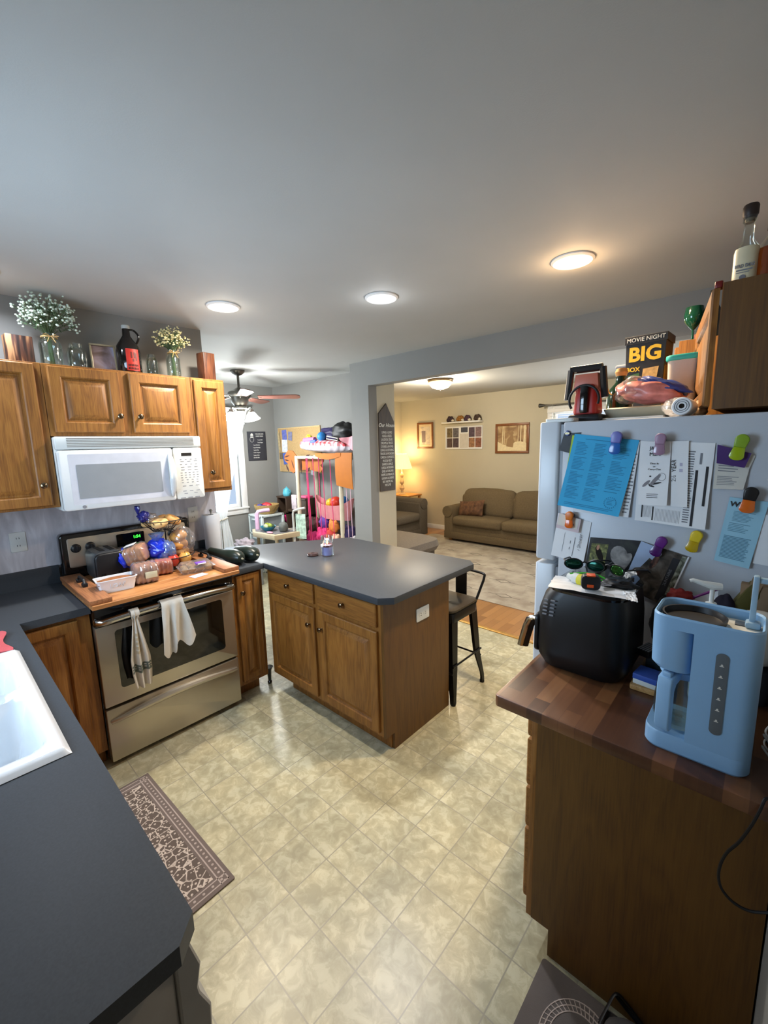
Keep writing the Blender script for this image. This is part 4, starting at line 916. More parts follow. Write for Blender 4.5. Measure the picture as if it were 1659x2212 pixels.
mb = MB(); mb.cyl((3.012, 1.86, 1.224), (3.012, 1.86, 1.265), .0055); mb.tube([(3.032, 1.866, 1.272), (3.012, 1.86, 1.272), (2.99, 1.853, 1.277), (2.968, 1.846, 1.284), (2.962, 1.844, 1.281)], [.009, .0115, .0075, .0055, .005], 10); mb.build('pump_head', m_wht, t)
o = MB().cyl(at(1482, 1570, 'z', .9305), at(1482, 1570, 'z', .9315), .006).build('crumb', m_cream); setp(o, 'small pale crumb on the butcher block', 'crumb')

# ---------------------------------------------------------------- on top of the fridge
ZF = 1.7485
t = thing('work_light', 'red and black work light with a square black carry frame on the fridge', 'work light', (2.535, 2.25, ZF))
m_red = plain('tool_red', (160, 34, 26), rough=.4)
mb = MB(); mb.box((2.478, 2.20, ZF+.001), (2.60, 2.32, ZF+.03), .012); mb.build('base', m_blkm, t)
mb = MB(); mb.rrect((2.49, 2.215), (2.585, 2.305), ZF+.028, ZF+.15, .02, .012, L=None, taper=.82); mb.build('body', m_red, t)
mb = MB(); mb.box((2.522, 2.203, ZF+.035), (2.552, 2.222, ZF+.14), .005); mb.build('charge_panel', m_blk, t)
mb = MB(); mb.prism([(2.488, ZF+.12), (2.585, ZF+.12), (2.578, ZF+.185), (2.495, ZF+.185)], -2.30, -2.225, .004, L=frame((0, 0, 0), (1, 0, 0), (0, 0, 1), (0, -1, 0))); mb.build('lamp_housing', plain('tool_red_pale', (190, 104, 80), rough=.4), t)
mb = MB()
for a_, b_ in (((2.465, 2.235, ZF+.09), (2.475, 2.235, ZF+.205)), ((2.475, 2.235, ZF+.205), (2.592, 2.235, ZF+.205)), ((2.592, 2.235, ZF+.205), (2.605, 2.235, ZF+.09))):
    mb.tube([a_, b_], .0125, 8, flat=1.3)
mb.build('carry_frame', m_blkm, t)
mb = MB(); mb.tube([(2.537+.055*math.cos(q), 2.208, ZF+.085+.055*math.sin(q)) for q in [PI*1.3*i/20-.35 for i in range(21)]], .005, 8); mb.build('hose', m_blkm, t)
t = thing('oil_bottle', 'dark green demijohn-shaped bottle with a gold cord beside the work light', 'bottle', (2.615, 2.42, ZF))
MB().lathe([(0, 0), (.045, 0), (.05, .01), (.05, .10), (.04, .135), (.02, .16), (.018, .185), (0, .185)], (2.612, 2.42, ZF), 24).build('bottle', plain('dark_green_glass', (8, 44, 16), rough=.15, coat=.5), t)
MB().lathe([(0, .185), (.019, .185), (.024, .20), (.018, .215), (0, .218)], (2.612, 2.42, ZF), 16).build('stopper', plain('tan_cork', (186, 148, 88), rough=.6), t)
mb = MB(); mb.tube([(2.612+.036*math.cos(q), 2.42-.045-.006*math.sin(q), ZF+.135+.03*math.sin(q)) for q in [PI+PI*i/14 for i in range(15)]], .003, 6); mb.build('cord', plain('gold_cord', (220, 196, 110), rough=.4, metal=.3), t)
t = thing('snack_box', 'black and yellow snack box reading MOVIE NIGHT BIG BOX on the fridge', 'box', (2.66, 2.68, ZF))
m_boxb = plain('black_card', (26, 21, 16), rough=.5); m_yel = plain('yellow_print', (226, 178, 34), rough=.5)
c0 = Vector((2.566, 2.65, ZF)); ub = Vector((.98, -.04, 0)).normalized(); vb = Vector((0, 0, 1)); wb = ub.cross(vb)   # front face towards -Y
Mx = frame(c0, ub, vb, wb)
mb = MB(Mx); mb.prism([(0.012, 0), (.145, 0), (.158, .375), (0, .375)], -.13, 0, .001, 1); mb.build('carton', m_boxb, t)
mb = MB(Mx); mb.box((-.004, .345, -.134), (.162, .378, .004), .001, 1); mb.build('lid', m_boxb, t)
text('MOVIE NIGHT', .024, Mx @ T((.079, .361, .0045)), m_whtprint, t, sx=.98)
text('BIG', .083, Mx @ T((.078, .297, .001)), m_yel, t, sx=1.0, bold=.003)
text('BOX', .026, Mx @ T((.035, .235, .001)), m_yel, t, bold=.0006)
for nm, pl, cl in (('package_print', [(.075, .235), (.135, .24), (.125, .16), (.07, .165)], (196, 156, 96)), ('package_print', [(.016, .21), (.06, .22), (.065, .10), (.02, .10)], (60, 96, 44)), ('package_print', [(.05, .17), (.11, .18), (.1, .11), (.05, .11)], (64, 112, 160)), ('package_print', [(.105, .2), (.145, .19), (.14, .1), (.1, .11)], (196, 140, 60))):
    MB(Mx).prism(pl, 0, .0012+.0004*random.random()).build(nm, plain('box_art_%d' % cl[0], cl, rough=.5, var=.35, scale=60), t)
Ms = frame(c0+ub*.157, -wb, vb, ub)
MB(Ms).box((.015, .02, -.006), (.12, .33, -.0035)).build('side_print', plain('box_side_yellow', (170, 116, 26), rough=.5, var=.4, scale=30), t)
t = thing('food_canister', 'tall clear canister of rice with a teal lid on the fridge', 'container', (2.80, 2.62, ZF))
mb = MB(); stack(mb, [(2.753, 2.56, 2.846, 2.70, ZF+.001, .02), (2.745, 2.55, 2.853, 2.71, ZF+.24, .025)]); mb.build('canister', plain('frosted_grayish_plastic', (176, 166, 158), rough=.3, var=.1), t)
mb = MB(); mb.rrect((2.738, 2.543), (2.86, 2.717), ZF+.24, ZF+.262, .028, .006); mb.build('lid', plain('teal_plastic', (44, 160, 150), rough=.4), t)
t = thing('storage_tub', 'slim gray-lidded clear tub left of the black snack box', 'container', (2.53, 2.62, ZF))
mb = MB(); stack(mb, [(2.50, 2.795, 2.555, 2.855, ZF+.001, .01), (2.495, 2.79, 2.56, 2.86, ZF+.27, .012)]); mb.build('tub', plain('pale_frosted_plastic', (170, 172, 176), rough=.3), t)
mb = MB(); mb.rrect((2.49, 2.785), (2.565, 2.865), ZF+.27, ZF+.285, .012, .004); mb.build('lid', plain('slate_plastic', (92, 98, 110), rough=.4), t)
# tray stack and chip bag
o = MB(); stack(o, [(2.605, 2.27, 2.85, 2.46, ZF+.012, .02), (2.59, 2.255, 2.865, 2.475, ZF+.045, .03), (2.60, 2.265, 2.855, 2.465, ZF+.05, .03)]); o = o.build('serving_tray', plain('dull_olive_white_plastic', (150, 146, 128), rough=.4)); setp(o, 'off-white plastic tray under the strawberry bag on the fridge', 'tray')
o = MB().box((2.58, 2.24, ZF+.001), (2.80, 2.44, ZF+.0115), .003).build('magazine', m_paper); setp(o, 'white magazine under the off-white tray at the front of the fridge top', 'magazine')
t = thing('snack_bag', 'clear bag of red and blue wrapped fruit snacks lying on the tray', 'bag', (2.72, 2.36, ZF+.051))
m_berry = plain('strawberry_print', (196, 120, 112), rough=.35, var=.5, scale=22); m_bluep = plain('blue_wrapper', (44, 62, 130), rough=.35, var=.3, scale=30)
mb = MB(T((2.73, 2.36, ZF+.105)) @ Matrix.Rotation(.15, 4, 'Y')); mb.lump((0, 0, 0), .07, (1.65, .9, .62), .22, 2.2, 12, 28, 18); mb.build('red_pack', m_berry, t)
mb = MB(T((2.775, 2.36, ZF+.125)) @ Matrix.Rotation(.35, 4, 'Y')); mb.lump((0, 0, 0), .055, (1.6, .8, .42), .3, 2.5, 14); mb.build('blue_pack', m_bluep, t)
mb = MB(T((2.668, 2.35, ZF+.118)) @ Matrix.Rotation(-.5, 4, 'Y')); mb.lump((0, 0, 0), .062, (.95, .95, .8), .18, 2.0, 15, 24, 16); mb.build('clear_wrap', m_plas, t)
t = thing('paper_roll', 'white roll in clear wrap lying at the front edge of the fridge top', 'roll', (2.865, 2.2, ZF))
MB().lathe([(.008, 0), (.026, 0), (.0285, .003), (.0285, .13), (.026, .133), (.008, .133)], L=T((2.868, 2.125, ZF+.032)) @ Matrix.Rotation(-PI/2, 4, 'X')).build('roll', m_paper, t)
mb = MB()
for r_ in (.014, .020): mb.tube([(2.868+r_*math.cos(q), 2.124, ZF+.032+r_*math.sin(q)) for q in [2*PI*i/20 for i in range(20)]], .001, 5, True)
mb.build('winding', m_inkg, t)
MB().lump((2.845, 2.18, ZF+.033), .033, (1.2, 1.5, .93), .2, 3, 6).build('wrap', m_plas, t)
o = MB().lump((2.90, 2.30, ZF+.028), .035, (.6, 1, .75), .3, 3, 8).build('napkin', plain('tan_napkin', (196, 164, 130), rough=.9)); setp(o, 'crumpled tan napkin by the oak cabinet on the fridge', 'napkin')

# bottles over the cabinets on the right
ZC = 2.1345
def bottle(name, label, c, prof, mat, parts=(), cat='bottle'):
    t = thing(name, label, cat, c); MB().lathe(prof, c, 28).build('bottle', mat, t)
    for nm, pf, m_ in parts: MB().lathe(pf, c, 28).build(nm, m_, t)
    return t
t = bottle('liquor_bottle', 'clear liquor bottle with a whitish printed label and dark stopper', (2.990, 2.19, ZC), [(0, 0), (.026, 0), (.030, .004), (.030, .088), (.026, .105), (.014, .125), (.0125, .17), (.017, .175), (.017, .19), (0, .19)], m_glass,
    [('label', [(.0303, .006), (.0306, .01), (.0306, .09), (.0285, .1)], plain('frosted_cream_label', (216, 204, 170), rough=.4)), ('stopper', [(.0135, .182), (.019, .192), (.0195, .215), (.017, .220), (0, .220)], plain('dark_wood_stopper', (44, 30, 24), rough=.5)), ('cork', [(.0, .172), (.0115, .172), (.0125, .19), (0, .19)], plain('gray_cork', (104, 92, 74)))])
Ml = frame((2.990, 2.19-.0312, ZC+.045), (1, 0, 0), (0, 0, 1), (0, -1, 0))
text('BIRD DOG', .0125, Ml, m_inkg, t, sx=.78, bold=.0004); MB(Ml).box((-.019, -.013, 0), (.019, -.0095, .0008)).build('label_line', m_inkg, t); MB(Ml).box((-.019, -.019, 0), (.012, -.017, .0008)).build('label_line', m_inkg, t)
MB(Ml).prism([(-.003+.008*math.cos(a), -.031+.007*math.sin(a)) for a in [2*PI*i/9 for i in range(9)]], 0, .0006).build('label_emblem', m_inkg, t)
bottle('whiskey_bottle', 'amber whiskey bottle with a black cap at the right edge', (3.045, 2.20, ZC), [(0, 0), (.030, 0), (.034, .005), (.034, .075), (.030, .09), (0, .09)], plain('amber_whiskey', (150, 66, 8), rough=.08, trans=.5, coat=.5, emit=(150, 66, 8), estr=0),
    [('neck', [(.030, .09), (.026, .105), (.012, .125), (.011, .15)], m_glass), ('cap', [(0, .14), (.0135, .14), (.0135, .166), (0, .168)], m_blk)])
t = bottle('goblet', 'dark green glass goblet on the far cabinet', (2.757, 3.06, ZC), [(0, 0), (.03, 0), (.006, .006), (.005, .06), (.018, .075), (.038, .1), (.042, .13), (.036, .165), (.034, .165), (.04, .13), (.036, .102), (.016, .08), (0, .076)], plain('green_goblet_glass', (20, 84, 58), rough=.1, trans=.35, coat=.5), cat='glass')
bottle('wine_bottle', 'dark wine bottle behind the open cabinet door', (2.83, 3.02, ZC), [(0, 0), (.032, 0), (.034, .01), (.034, .13), (.014, .165), (.013, .215), (0, .216)], plain('black_green_glass', (10, 12, 10), rough=.1, coat=.5))
bottle('votive_glass', 'small clear votive glass with red glow beside the green goblet', (2.79, 3.00, ZC), [(0, 0), (.02, 0), (.024, .045), (.022, .045), (.018, .004), (0, .003)], m_glass, [('candle', [(0, .003), (.017, .003), (.019, .025), (0, .026)], plain('orange_wax', (206, 96, 50), rough=.5))], cat='glass')
for lab, y_, c_ in (('small dark red cap on the open cabinet door, nearer one', 2.15, (110, 22, 18)), ('small dark red cap on the open cabinet door, farther one', 2.36, (96, 20, 18))):
    f_ = (y_-2.135)/.63; o = MB().rrect((2.936-.11*f_-.009, y_-.015), (2.936-.11*f_+.012, y_+.02), 2.126, 2.146, .006, .003).build('door_cap', plain('dark_red_plastic', c_, rough=.4)); setp(o, lab, 'bumper')

# ---------------------------------------------------------------- mats
def rug_mat(name, base, light_, sc=1, rot=0):
    mt, nt, B, N, L = _nt(name)
    v = coords(N, L, (sc, sc, sc), (0, 0, rot))
    vo = node(N, 'ShaderNodeTexVoronoi', feature='DISTANCE_TO_EDGE'); vo.inputs['Scale'].default_value = 26; vo.inputs['Randomness'].default_value = .75; L.new(v, vo.inputs['Vector'])
    v2 = node(N, 'ShaderNodeTexVoronoi'); v2.inputs['Scale'].default_value = 60; v2.inputs['Randomness'].default_value = .8; L.new(v, v2.inputs['Vector'])
    l1 = node(N, 'ShaderNodeMath', operation='LESS_THAN'); l1.inputs[1].default_value = .05; L.new(vo.outputs['Distance'], l1.inputs[0])
    l2 = node(N, 'ShaderNodeMath', operation='LESS_THAN'); l2.inputs[1].default_value = .28; L.new(v2.outputs['Distance'], l2.inputs[0])
    mx = node(N, 'ShaderNodeMath', operation='MAXIMUM'); L.new(l1.outputs[0], mx.inputs[0]); L.new(l2.outputs[0], mx.inputs[1])
    n = node(N, 'ShaderNodeTexNoise'); n.inputs['Scale'].default_value = 90; L.new(v, n.inputs['Vector'])
    k = node(N, 'ShaderNodeMath', operation='MULTIPLY'); L.new(mx.outputs[0], k.inputs[0]); L.new(n.outputs[0], k.inputs[1])
    r = ramp(N, [(.0, srgb(base)), (.55, srgb(light_))]); L.new(k.outputs[0], r.inputs[0]); L.new(r.outputs[0], B.inputs['Base Color']); B.inputs['Roughness'].default_value = .95
    return mt
m_matb = plain('mat_border_plum', (108, 97, 93), rough=.95, bump=.5, bscale=400); m_matl = plain('mat_thread_light', (168, 156, 150), rough=.95)
t = thing('kitchen_mat', 'plum-brown patterned kitchen mat on the floor below the sink counter', 'rug', (1.26, .85, 0))
ang = .035
Mk = rotz(ang, (1.26, .8, 0))
mb = MB(Mk); mb.rrect((.83, .56), (1.69, 1.035), .0005, .007, .006, .002); mb.build('mat_body', m_matb, t)
mb = MB(Mk); mb.box((.89, .61, .0069), (1.63, .975, .0078)); mb.build('mat_field', rug_mat('plum_floral_field', (92, 82, 76), (196, 184, 174)), t)
mb = MB(Mk)
for x0_, y0_, x1_, y1_ in ((.845, 1.015, 1.675, 1.02), (.845, .985, 1.675, .99), (1.64, .57, 1.645, 1.02), (1.668, .57, 1.673, 1.02), (.845, .57, .85, 1.02), (.87, .57, .875, 1.02)):
    mb.box((x0_, y0_, .0068), (x1_, y1_, .0074))
mb.build('border_stripe', m_matl, t)
mb = MB(Mk)
for k in range(34): mb.ball((.86+.0245*k, 1.003, .0068), .006, (1, 1, .15), 8, 4)
for k in range(12): mb.ball((1.656, .60+.036*k, .0068), .006, (1, 1, .15), 8, 4)
s_ = mb.build('border_motif', m_matl, t); s_['kind'] = 'stuff'
t = thing('entry_mat', 'dark gray mat with an oval trellis motif in front of the drawer cabinet', 'rug', (2.95, 1.3, 0))
m_gm = plain('charcoal_mat', (92, 86, 84), rough=.95, bump=.5, bscale=350, var=.12, scale=9)
mb = MB(); mb.rrect((2.692, .75), (3.17, 1.592), .0005, .008, .01, .002); mb.build('mat_body', m_gm, t)
mb = MB()
for r_ in (.085, .1, .115): mb.tube([(2.845+r_*math.cos(a)*.85, 1.44+r_*math.sin(a), .0078) for a in [2*PI*i/44 for i in range(44)]], .0022, 5, True)
for i in range(44):
    a = 2*PI*i/44; b = a+.14; mb.tube([(2.845+.083*math.cos(a)*.85, 1.44+.083*math.sin(a), .0082), (2.845+.117*math.cos(b)*.85, 1.44+.117*math.sin(b), .0082)], .0016, 4)
s_ = mb.build('oval_motif', m_matl, t); s_['kind'] = 'stuff'
t = thing('backpack', 'black and gray bag slumped on the dark gray mat at the lower edge', 'bag', (2.94, 1.5, .0085))
mb = MB(); mb.lump((2.972, 1.50, .055), .085, (.9, .8, .58), .1, 2, 3, 28, 18); mb.build('bag_body', plain('charcoal_nylon', (70, 70, 72), rough=.6), t)
mb = MB(); mb.grid(lambda u, v: (2.872+.085*u+.01*v, 1.545+.025*v-.03*u, .010+.055*v*(.4+u)), 6, 5, .003); mb.build('mesh_pocket', m_blkm, t)
for P in ([(2.878, 1.53, .02), (2.89, 1.57, .05), (2.905, 1.598, .075), (2.94, 1.60, .06), (2.985, 1.585, .05)], [(2.90, 1.598, .07), (2.93, 1.605, .04), (2.99, 1.597, .02)]):
    MB().tube(smooth_path([Vector(p) for p in P]), .006, 8, flat=.4).build('strap', m_blkm, t)
# ---------------------------------------------------------------- lamps of the place
def emit(name, col, s): return plain(name, col, rough=.5, emit=col, estr=s)
LENS = [emit('bulb_warm_white', (255, 238, 214), 12), emit('bulb_cool_white', (240, 240, 255), 12), emit('bulb_amber', (255, 226, 176), 14), emit('bulb_cool_white', (240, 240, 255), 12)]
for k, ((x, y), col, en) in enumerate(RECESSED):
    t = thing('recessed_light', ('warm white recessed ceiling light above the range side', 'cool white recessed ceiling light in the middle', 'amber recessed ceiling light nearest the refrigerator', 'cool white recessed ceiling light over the corner beside the sink')[k], 'ceiling light', (x, y, HC-.02), 'recessed ceiling lights')
    MB().lathe([(.074, .0195), (.096, .0195), (.096, .014), (.086, .008), (.074, .010), (.070, .016)], (x, y, HC-.02), 40).build('trim_ring', paint_white, t)
    MB().lathe([(0, .014), (.05, .0135), (.0735, .0185)], (x, y, HC-.02), 32).build('lens', LENS[k], t)
    light('recessed_lamp', 'AREA', (x, y, HC-.022), en, col, .13, direction=(0, 0, -1), spread=160)
    light('added_ceiling_wash', 'POINT', (x, y, HC-.075), en*(.10 if k == 2 else .04), (1, .62, .32) if k == 2 else col, rad=.05)  # extra point light added under each fitting to wash the ceiling
# flush dome light
cx, cy = -.28, 5.27
t = thing('dome_light', 'frosted glass dome ceiling light in the living room', 'ceiling light', (cx, cy, HC-.13))
MB().lathe([(0, 0), (.165, 0), (.17, -.01), (.165, -.03), (.15, -.035)], (cx, cy, HC-.001), 40).build('base_ring', plain('aged_nickel', (150, 128, 100), rough=.3, metal=.8), t)
MB().lathe([(.15, -.035), (.14, -.07), (.105, -.105), (.05, -.122), (0, -.126)], (cx, cy, HC-.001), 36).build('glass_dome', emit('warm_dome_glass', (255, 226, 168), 6), t)
MB().lathe([(0, -.126), (.012, -.128), (.008, -.142), (0, -.146)], (cx, cy, HC-.001), 14).build('finial', m_knob, t)
light('dome_lamp', 'POINT', (cx, cy, HC-.22), 66, (1, .86, .66), rad=.1)
# ceiling fan with four lit glass shades
F = Vector((-1.30, 2.9, 0))
m_pew = plain('dark_pewter', (92, 90, 84), rough=.35, metal=.7); m_sil = plain('satin_silver', (168, 168, 160), rough=.25, metal=.9)
t = thing('ceiling_fan', 'pewter ceiling fan with reddish-brown blades and four lit glass shades', 'ceiling fan', (F.x, F.y, 1.96))
MB().lathe([(0, 2.516), (.075, 2.516), (.075, 2.505), (.05, 2.475), (.02, 2.46), (0, 2.46)], (F.x, F.y, 0), 28).build('canopy', m_pew, t)
MB().cyl((F.x, F.y, 2.33), (F.x, F.y, 2.465), .013).build('downrod', m_pew, t)
MB().lathe([(0, 2.34), (.03, 2.335), (.06, 2.315), (.115, 2.285), (.125, 2.262), (.12, 2.25), (.10, 2.235), (.092, 2.18), (.07, 2.15), (.06, 2.135), (.055, 2.09), (.03, 2.07), (0, 2.07)], (F.x, F.y, 0), 32).build('motor_housing', m_pew, t)
mb = MB(); mb.lathe([(.062, 2.135), (.075, 2.13), (.075, 2.112), (.06, 2.105), (.05, 2.09), (.06, 2.08), (.05, 2.068), (0, 2.064)], (F.x, F.y, 0), 28); mb.build('light_fitter', m_sil, t)
m_blade = plain('reddish_brown_blade', (116, 76, 66), rough=.35, var=.15, scale=9)
for k in range(5):
    a = math.radians(50+72*k); R_ = T((F.x, F.y, 2.232)) @ Matrix.Rotation(a, 4, 'Z')
    mb = MB(R_ @ Matrix.Rotation(-.22, 4, 'X')); mb.prism([(.20, -.048), (.62, -.065), (.655, -.04), (.66, 0), (.655, .04), (.62, .065), (.20, .048)], -.004, .004, .0015, 1); bl = mb.build('blade', m_blade, t)
    mb = MB(R_); mb.tube([(.085, 0, -.02), (.12, 0, .012), (.16, 0, .008), (.24, 0, .006)], [.010, .009, .012, .02], 8, flat=.35); mb.build('blade_arm', m_sil, bl)
m_shade = emit('lit_bell_glass', (255, 246, 232), 13)
for k in range(4):
    a = math.radians(22+90*k); R_ = T((F.x, F.y, 0)) @ Matrix.Rotation(a, 4, 'Z')
    mb = MB(R_); mb.tube([(.04, 0, 2.10), (.075, 0, 2.085), (.10, 0, 2.10), (.13, 0, 2.118), (.148, 0, 2.105), (.15, 0, 2.085)], .0065, 8); mb.lathe([(0, 2.095), (.018, 2.09), (.024, 2.07), (.026, 2.058), (0, 2.058)], (.15, 0, 0), 16); ar = mb.build('light_arm', m_sil, t)
    mb = MB(R_ @ T((.15, 0, 2.06)) @ Matrix.Rotation(-.25, 4, 'Y')); mb.lathe([(.024, 0), (.034, -.012), (.045, -.035), (.058, -.06), (.074, -.078), (.070, -.078), (.055, -.059), (.042, -.034), (.030, -.012), (.0, -.004)], n=28); mb.build('glass_shade', m_shade, ar)
for dx, zl in ((.02, 1.955), (-.015, 1.94)):
    mb = MB(); mb.cyl((F.x+dx, F.y+.01, zl), (F.x+dx, F.y+.01, 2.07), .0016, n=6); mb.lathe([(0, 0), (.012, -.004), (.014, -.012), (0, -.018)], (F.x+dx, F.y+.01, zl), 12); mb.build('pull_chain', m_sil, t)
light('fan_lamps', 'POINT', (F.x, F.y, 1.90), 58, (.93, .98, 1), rad=.12)

# ---------------------------------------------------------------- living room
def fabric(name, col, sc=500): return plain(name, col, rough=.95, var=.12, scale=60, bump=.6, bscale=sc, spec=.2)
m_sofa = fabric('taupe_chenille', (106, 92, 70)); m_love = fabric('gray_brown_microfibre', (98, 90, 80))
def cushion(mb, a, b, r=.06, puff=.03, L=None, nu=14):
    """soft box: rounded and crowned"""
    t = bmesh.new(); bmesh.ops.create_cube(t, size=1)
    for v in t.verts: v.co = Vector([(a[i]+b[i])/2+v.co[i]*(b[i]-a[i]) for i in range(3)])
    bmesh.ops.bevel(t, geom=t.edges[:], offset=r, segments=4, affect='EDGES', profile=.5)
    bmesh.ops.subdivide_edges(t, edges=t.edges[:], cuts=2, use_grid_fill=True)
    c = [(a[i]+b[i])/2 for i in range(3)]; h = [(b[i]-a[i])/2 for i in range(3)]
    for v in t.verts:
        q = [(v.co[i]-c[i])/h[i] for i in range(3)]
        for i in range(3):
            j, k = (i+1) % 3, (i+2) % 3
            v.co[i] += puff*q[i]*max(0, 1-q[j]**2)*max(0, 1-q[k]**2)
    return mb.take(t, L)
def sofa(name, label, M, w, d, n, mat, seat=.44, arm=.60, back=.88, aw=.2, loc=None, feet=True):
    """local: x along width 0..w, y depth 0 (front) .. d (back)"""
    t = thing(name, label, 'sofa', M @ Vector((w/2, d/2, 0)))
    mb = MB(M); mb.box((aw*.6, .05, .06), (w-aw*.6, d-.03, seat-.13), .02); mb.build('base', mat, t)
    mb = MB(M); mb.box((.02, .03, .05), (w-.02, .05, .17), .008); mb.build('skirt', mat, t)
    for s_ in (0, 1):
        x0_ = 0 if s_ == 0 else w-aw
        mb = MB(M); cushion(mb, (x0_+.02, .03, .06), (x0_+aw-.01, d-.06, arm-.06), .03, .01)
        mb.cyl((x0_+aw/2-.005, .015, arm-.085), (x0_+aw/2-.005, d-.08, arm-.085), .095, n=24); mb.build('arm', mat, t)
    cw = (w-2*aw)/n
    mb = MB(M); mb.box((aw*.5, d-.26, .2), (w-aw*.5, d-.02, back-.1), .06, 4); mb.build('back_frame', mat, t)
    for k in range(n):
        mb = MB(M); cushion(mb, (aw+cw*k+.004, -.0, seat-.15), (aw+cw*(k+1)-.004, d-.30, seat), .045, .02); mb.build('seat_cushion', mat, t)
        mb = MB(M @ T((0, d-.34, seat-.02)) @ Matrix.Rotation(-.22, 4, 'X')); cushion(mb, (aw-.05*(k == 0)+cw*k+.004, -.02, 0), (aw+.05*(k == n-1)+cw*(k+1)-.004, .20, back-seat+.03), .09, .035); mb.build('back_cushion', mat, t)
    if feet:
        for x_ in (.12, w-.12): MB(M).lathe([(0, .011), (.03, .011), (.036, .03), (.034, .055), (.02, .07), (0, .07)], (x_, .10, 0), 16).build('foot', plain('amber_wood_foot', (150, 100, 48), rough=.4), t)
    return t
sofa('sofa', 'taupe fabric sofa against the living room back wall', T((-1.06, 6.42, 0)), 2.2, .72, 2, m_sofa)
Ml = frame((-1.42, 4.75, 0), (0, 1, 0), (-1, 0, 0), (0, 0, 1))
sofa('loveseat', 'gray-brown loveseat by the left wall under the lamp, partly hidden by the column', Ml, 1.8, .92, 2, m_love, seat=.47, arm=.70, back=.95, aw=.26, feet=False)
t = thing('ottoman', 'large gray-brown cushioned ottoman in front of the loveseat', 'ottoman', (-.65, 4.8, .012))
mb = MB(); mb.rrect((-1.07, 4.33), (-.23, 5.13), .03, .26, .12, .01, L=None); mb.build('base', m_love, t)
mb = MB(); stack(mb, [(-1.10, 4.30, -.20, 5.16, .24, .16), (-1.13, 4.27, -.17, 5.19, .30, .18), (-1.11, 4.29, -.19, 5.17, .38, .18), (-1.03, 4.37, -.27, 5.09, .415, .16), (-.85, 4.55, -.45, 4.9, .425, .1)], n=8); mb.build('top_cushion', fabric('light_gray_brown_microfibre', (122, 114, 106)), t)
for x_ in (-1.0, -.3):
    for y_ in (4.42, 5.03): MB().cyl((x_, y_, .011), (x_, y_, .035), .025).build('foot', m_blkm, t)
t = thing('throw_pillow', 'mottled brown velvet throw pillow on the left end of the sofa', 'pillow', (-.66, 6.72, .46))
mb = MB(T((-.63, 6.66, .565)) @ Matrix.Rotation(-.12, 4, 'Y') @ Matrix.Rotation(-.45, 4, 'X'))
def pil(u, v, s_):
    x_, z_ = (u-.5)*.46, (v-.5)*.27; e = (1-(2*u-1)**4)*(1-(2*v-1)**4)
    return (x_*(1+.06*(2*v-1)**2), s_*.075*e**.6, z_*(1+.08*(2*u-1)**2))
for s_ in (-1, 1): mb.grid(lambda u, v: pil(u, v, s_), 22, 16)
mb.build('cover', plain('mottled_brown_velvet', (92, 62, 40), rough=.8, var=.6, scale=22, bump=.8, bscale=200), t)
def arearug():
    mt, nt, B, N, L = _nt('pale_area_rug')
    v = coords(N, L); n = node(N, 'ShaderNodeTexNoise'); n.inputs['Scale'].default_value = 5; n.inputs['Detail'].default_value = 6; L.new(v, n.inputs['Vector'])
    vo = node(N, 'ShaderNodeTexVoronoi', feature='DISTANCE_TO_EDGE', ); vo.inputs['Scale'].default_value = 3.2; vo.inputs['Randomness'].default_value = .35; L.new(v, vo.inputs['Vector'])
    l = node(N, 'ShaderNodeMath', operation='LESS_THAN'); l.inputs[1].default_value = .035; L.new(vo.outputs['Distance'], l.inputs[0])
    r = ramp(N, [(.35, srgb((150, 140, 126))), (.6, srgb((178, 170, 156)))]); L.new(n.outputs[0], r.inputs[0])
    m_ = node(N, 'ShaderNodeMath', operation='MULTIPLY'); m_.inputs[1].default_value = .1; L.new(l.outputs[0], m_.inputs[0])
    mx = node(N, 'ShaderNodeMix', data_type='RGBA'); L.new(m_.outputs[0], mx.inputs[0]); L.new(r.outputs[0], mx.inputs[6]); mx.inputs[7].default_value = (*srgb((118, 112, 108)), 1)
    L.new(mx.outputs[2], B.inputs['Base Color']); B.inputs['Roughness'].default_value = .95; return mt
t = thing('area_rug', 'pale gray-beige patterned area rug on the wood floor', 'rug', (.6, 5.4, .0045))
MB().rrect((-1.5, 4.30), (2.6, 6.75), .0045, .0105, .01, .002).build('rug_pile', arearug(), t)
# diamonds woven in rows
mb = MB()
for i in range(9):
    for j in range(5):
        x_, y_ = -1.2+.45*i+(.22 if j % 2 else 0), 4.55+.45*j; s = .10 if (i+j) % 2 else .06
        mb.tube([(x_-s, y_, .0105), (x_, y_+s*.55, .0105), (x_+s, y_, .0105), (x_, y_-s*.55, .0105)], .005, 4, True)
        mb.tube([(x_-s-.09, y_, .0103), (x_-s, y_, .0103)], .003, 4); mb.tube([(x_+s, y_, .0103), (x_+s+.09, y_, .0103)], .003, 4)
s_ = mb.build('woven_diamonds', plain('rug_gray_thread', (134, 128, 120), rough=.95), t); s_['kind'] = 'stuff'
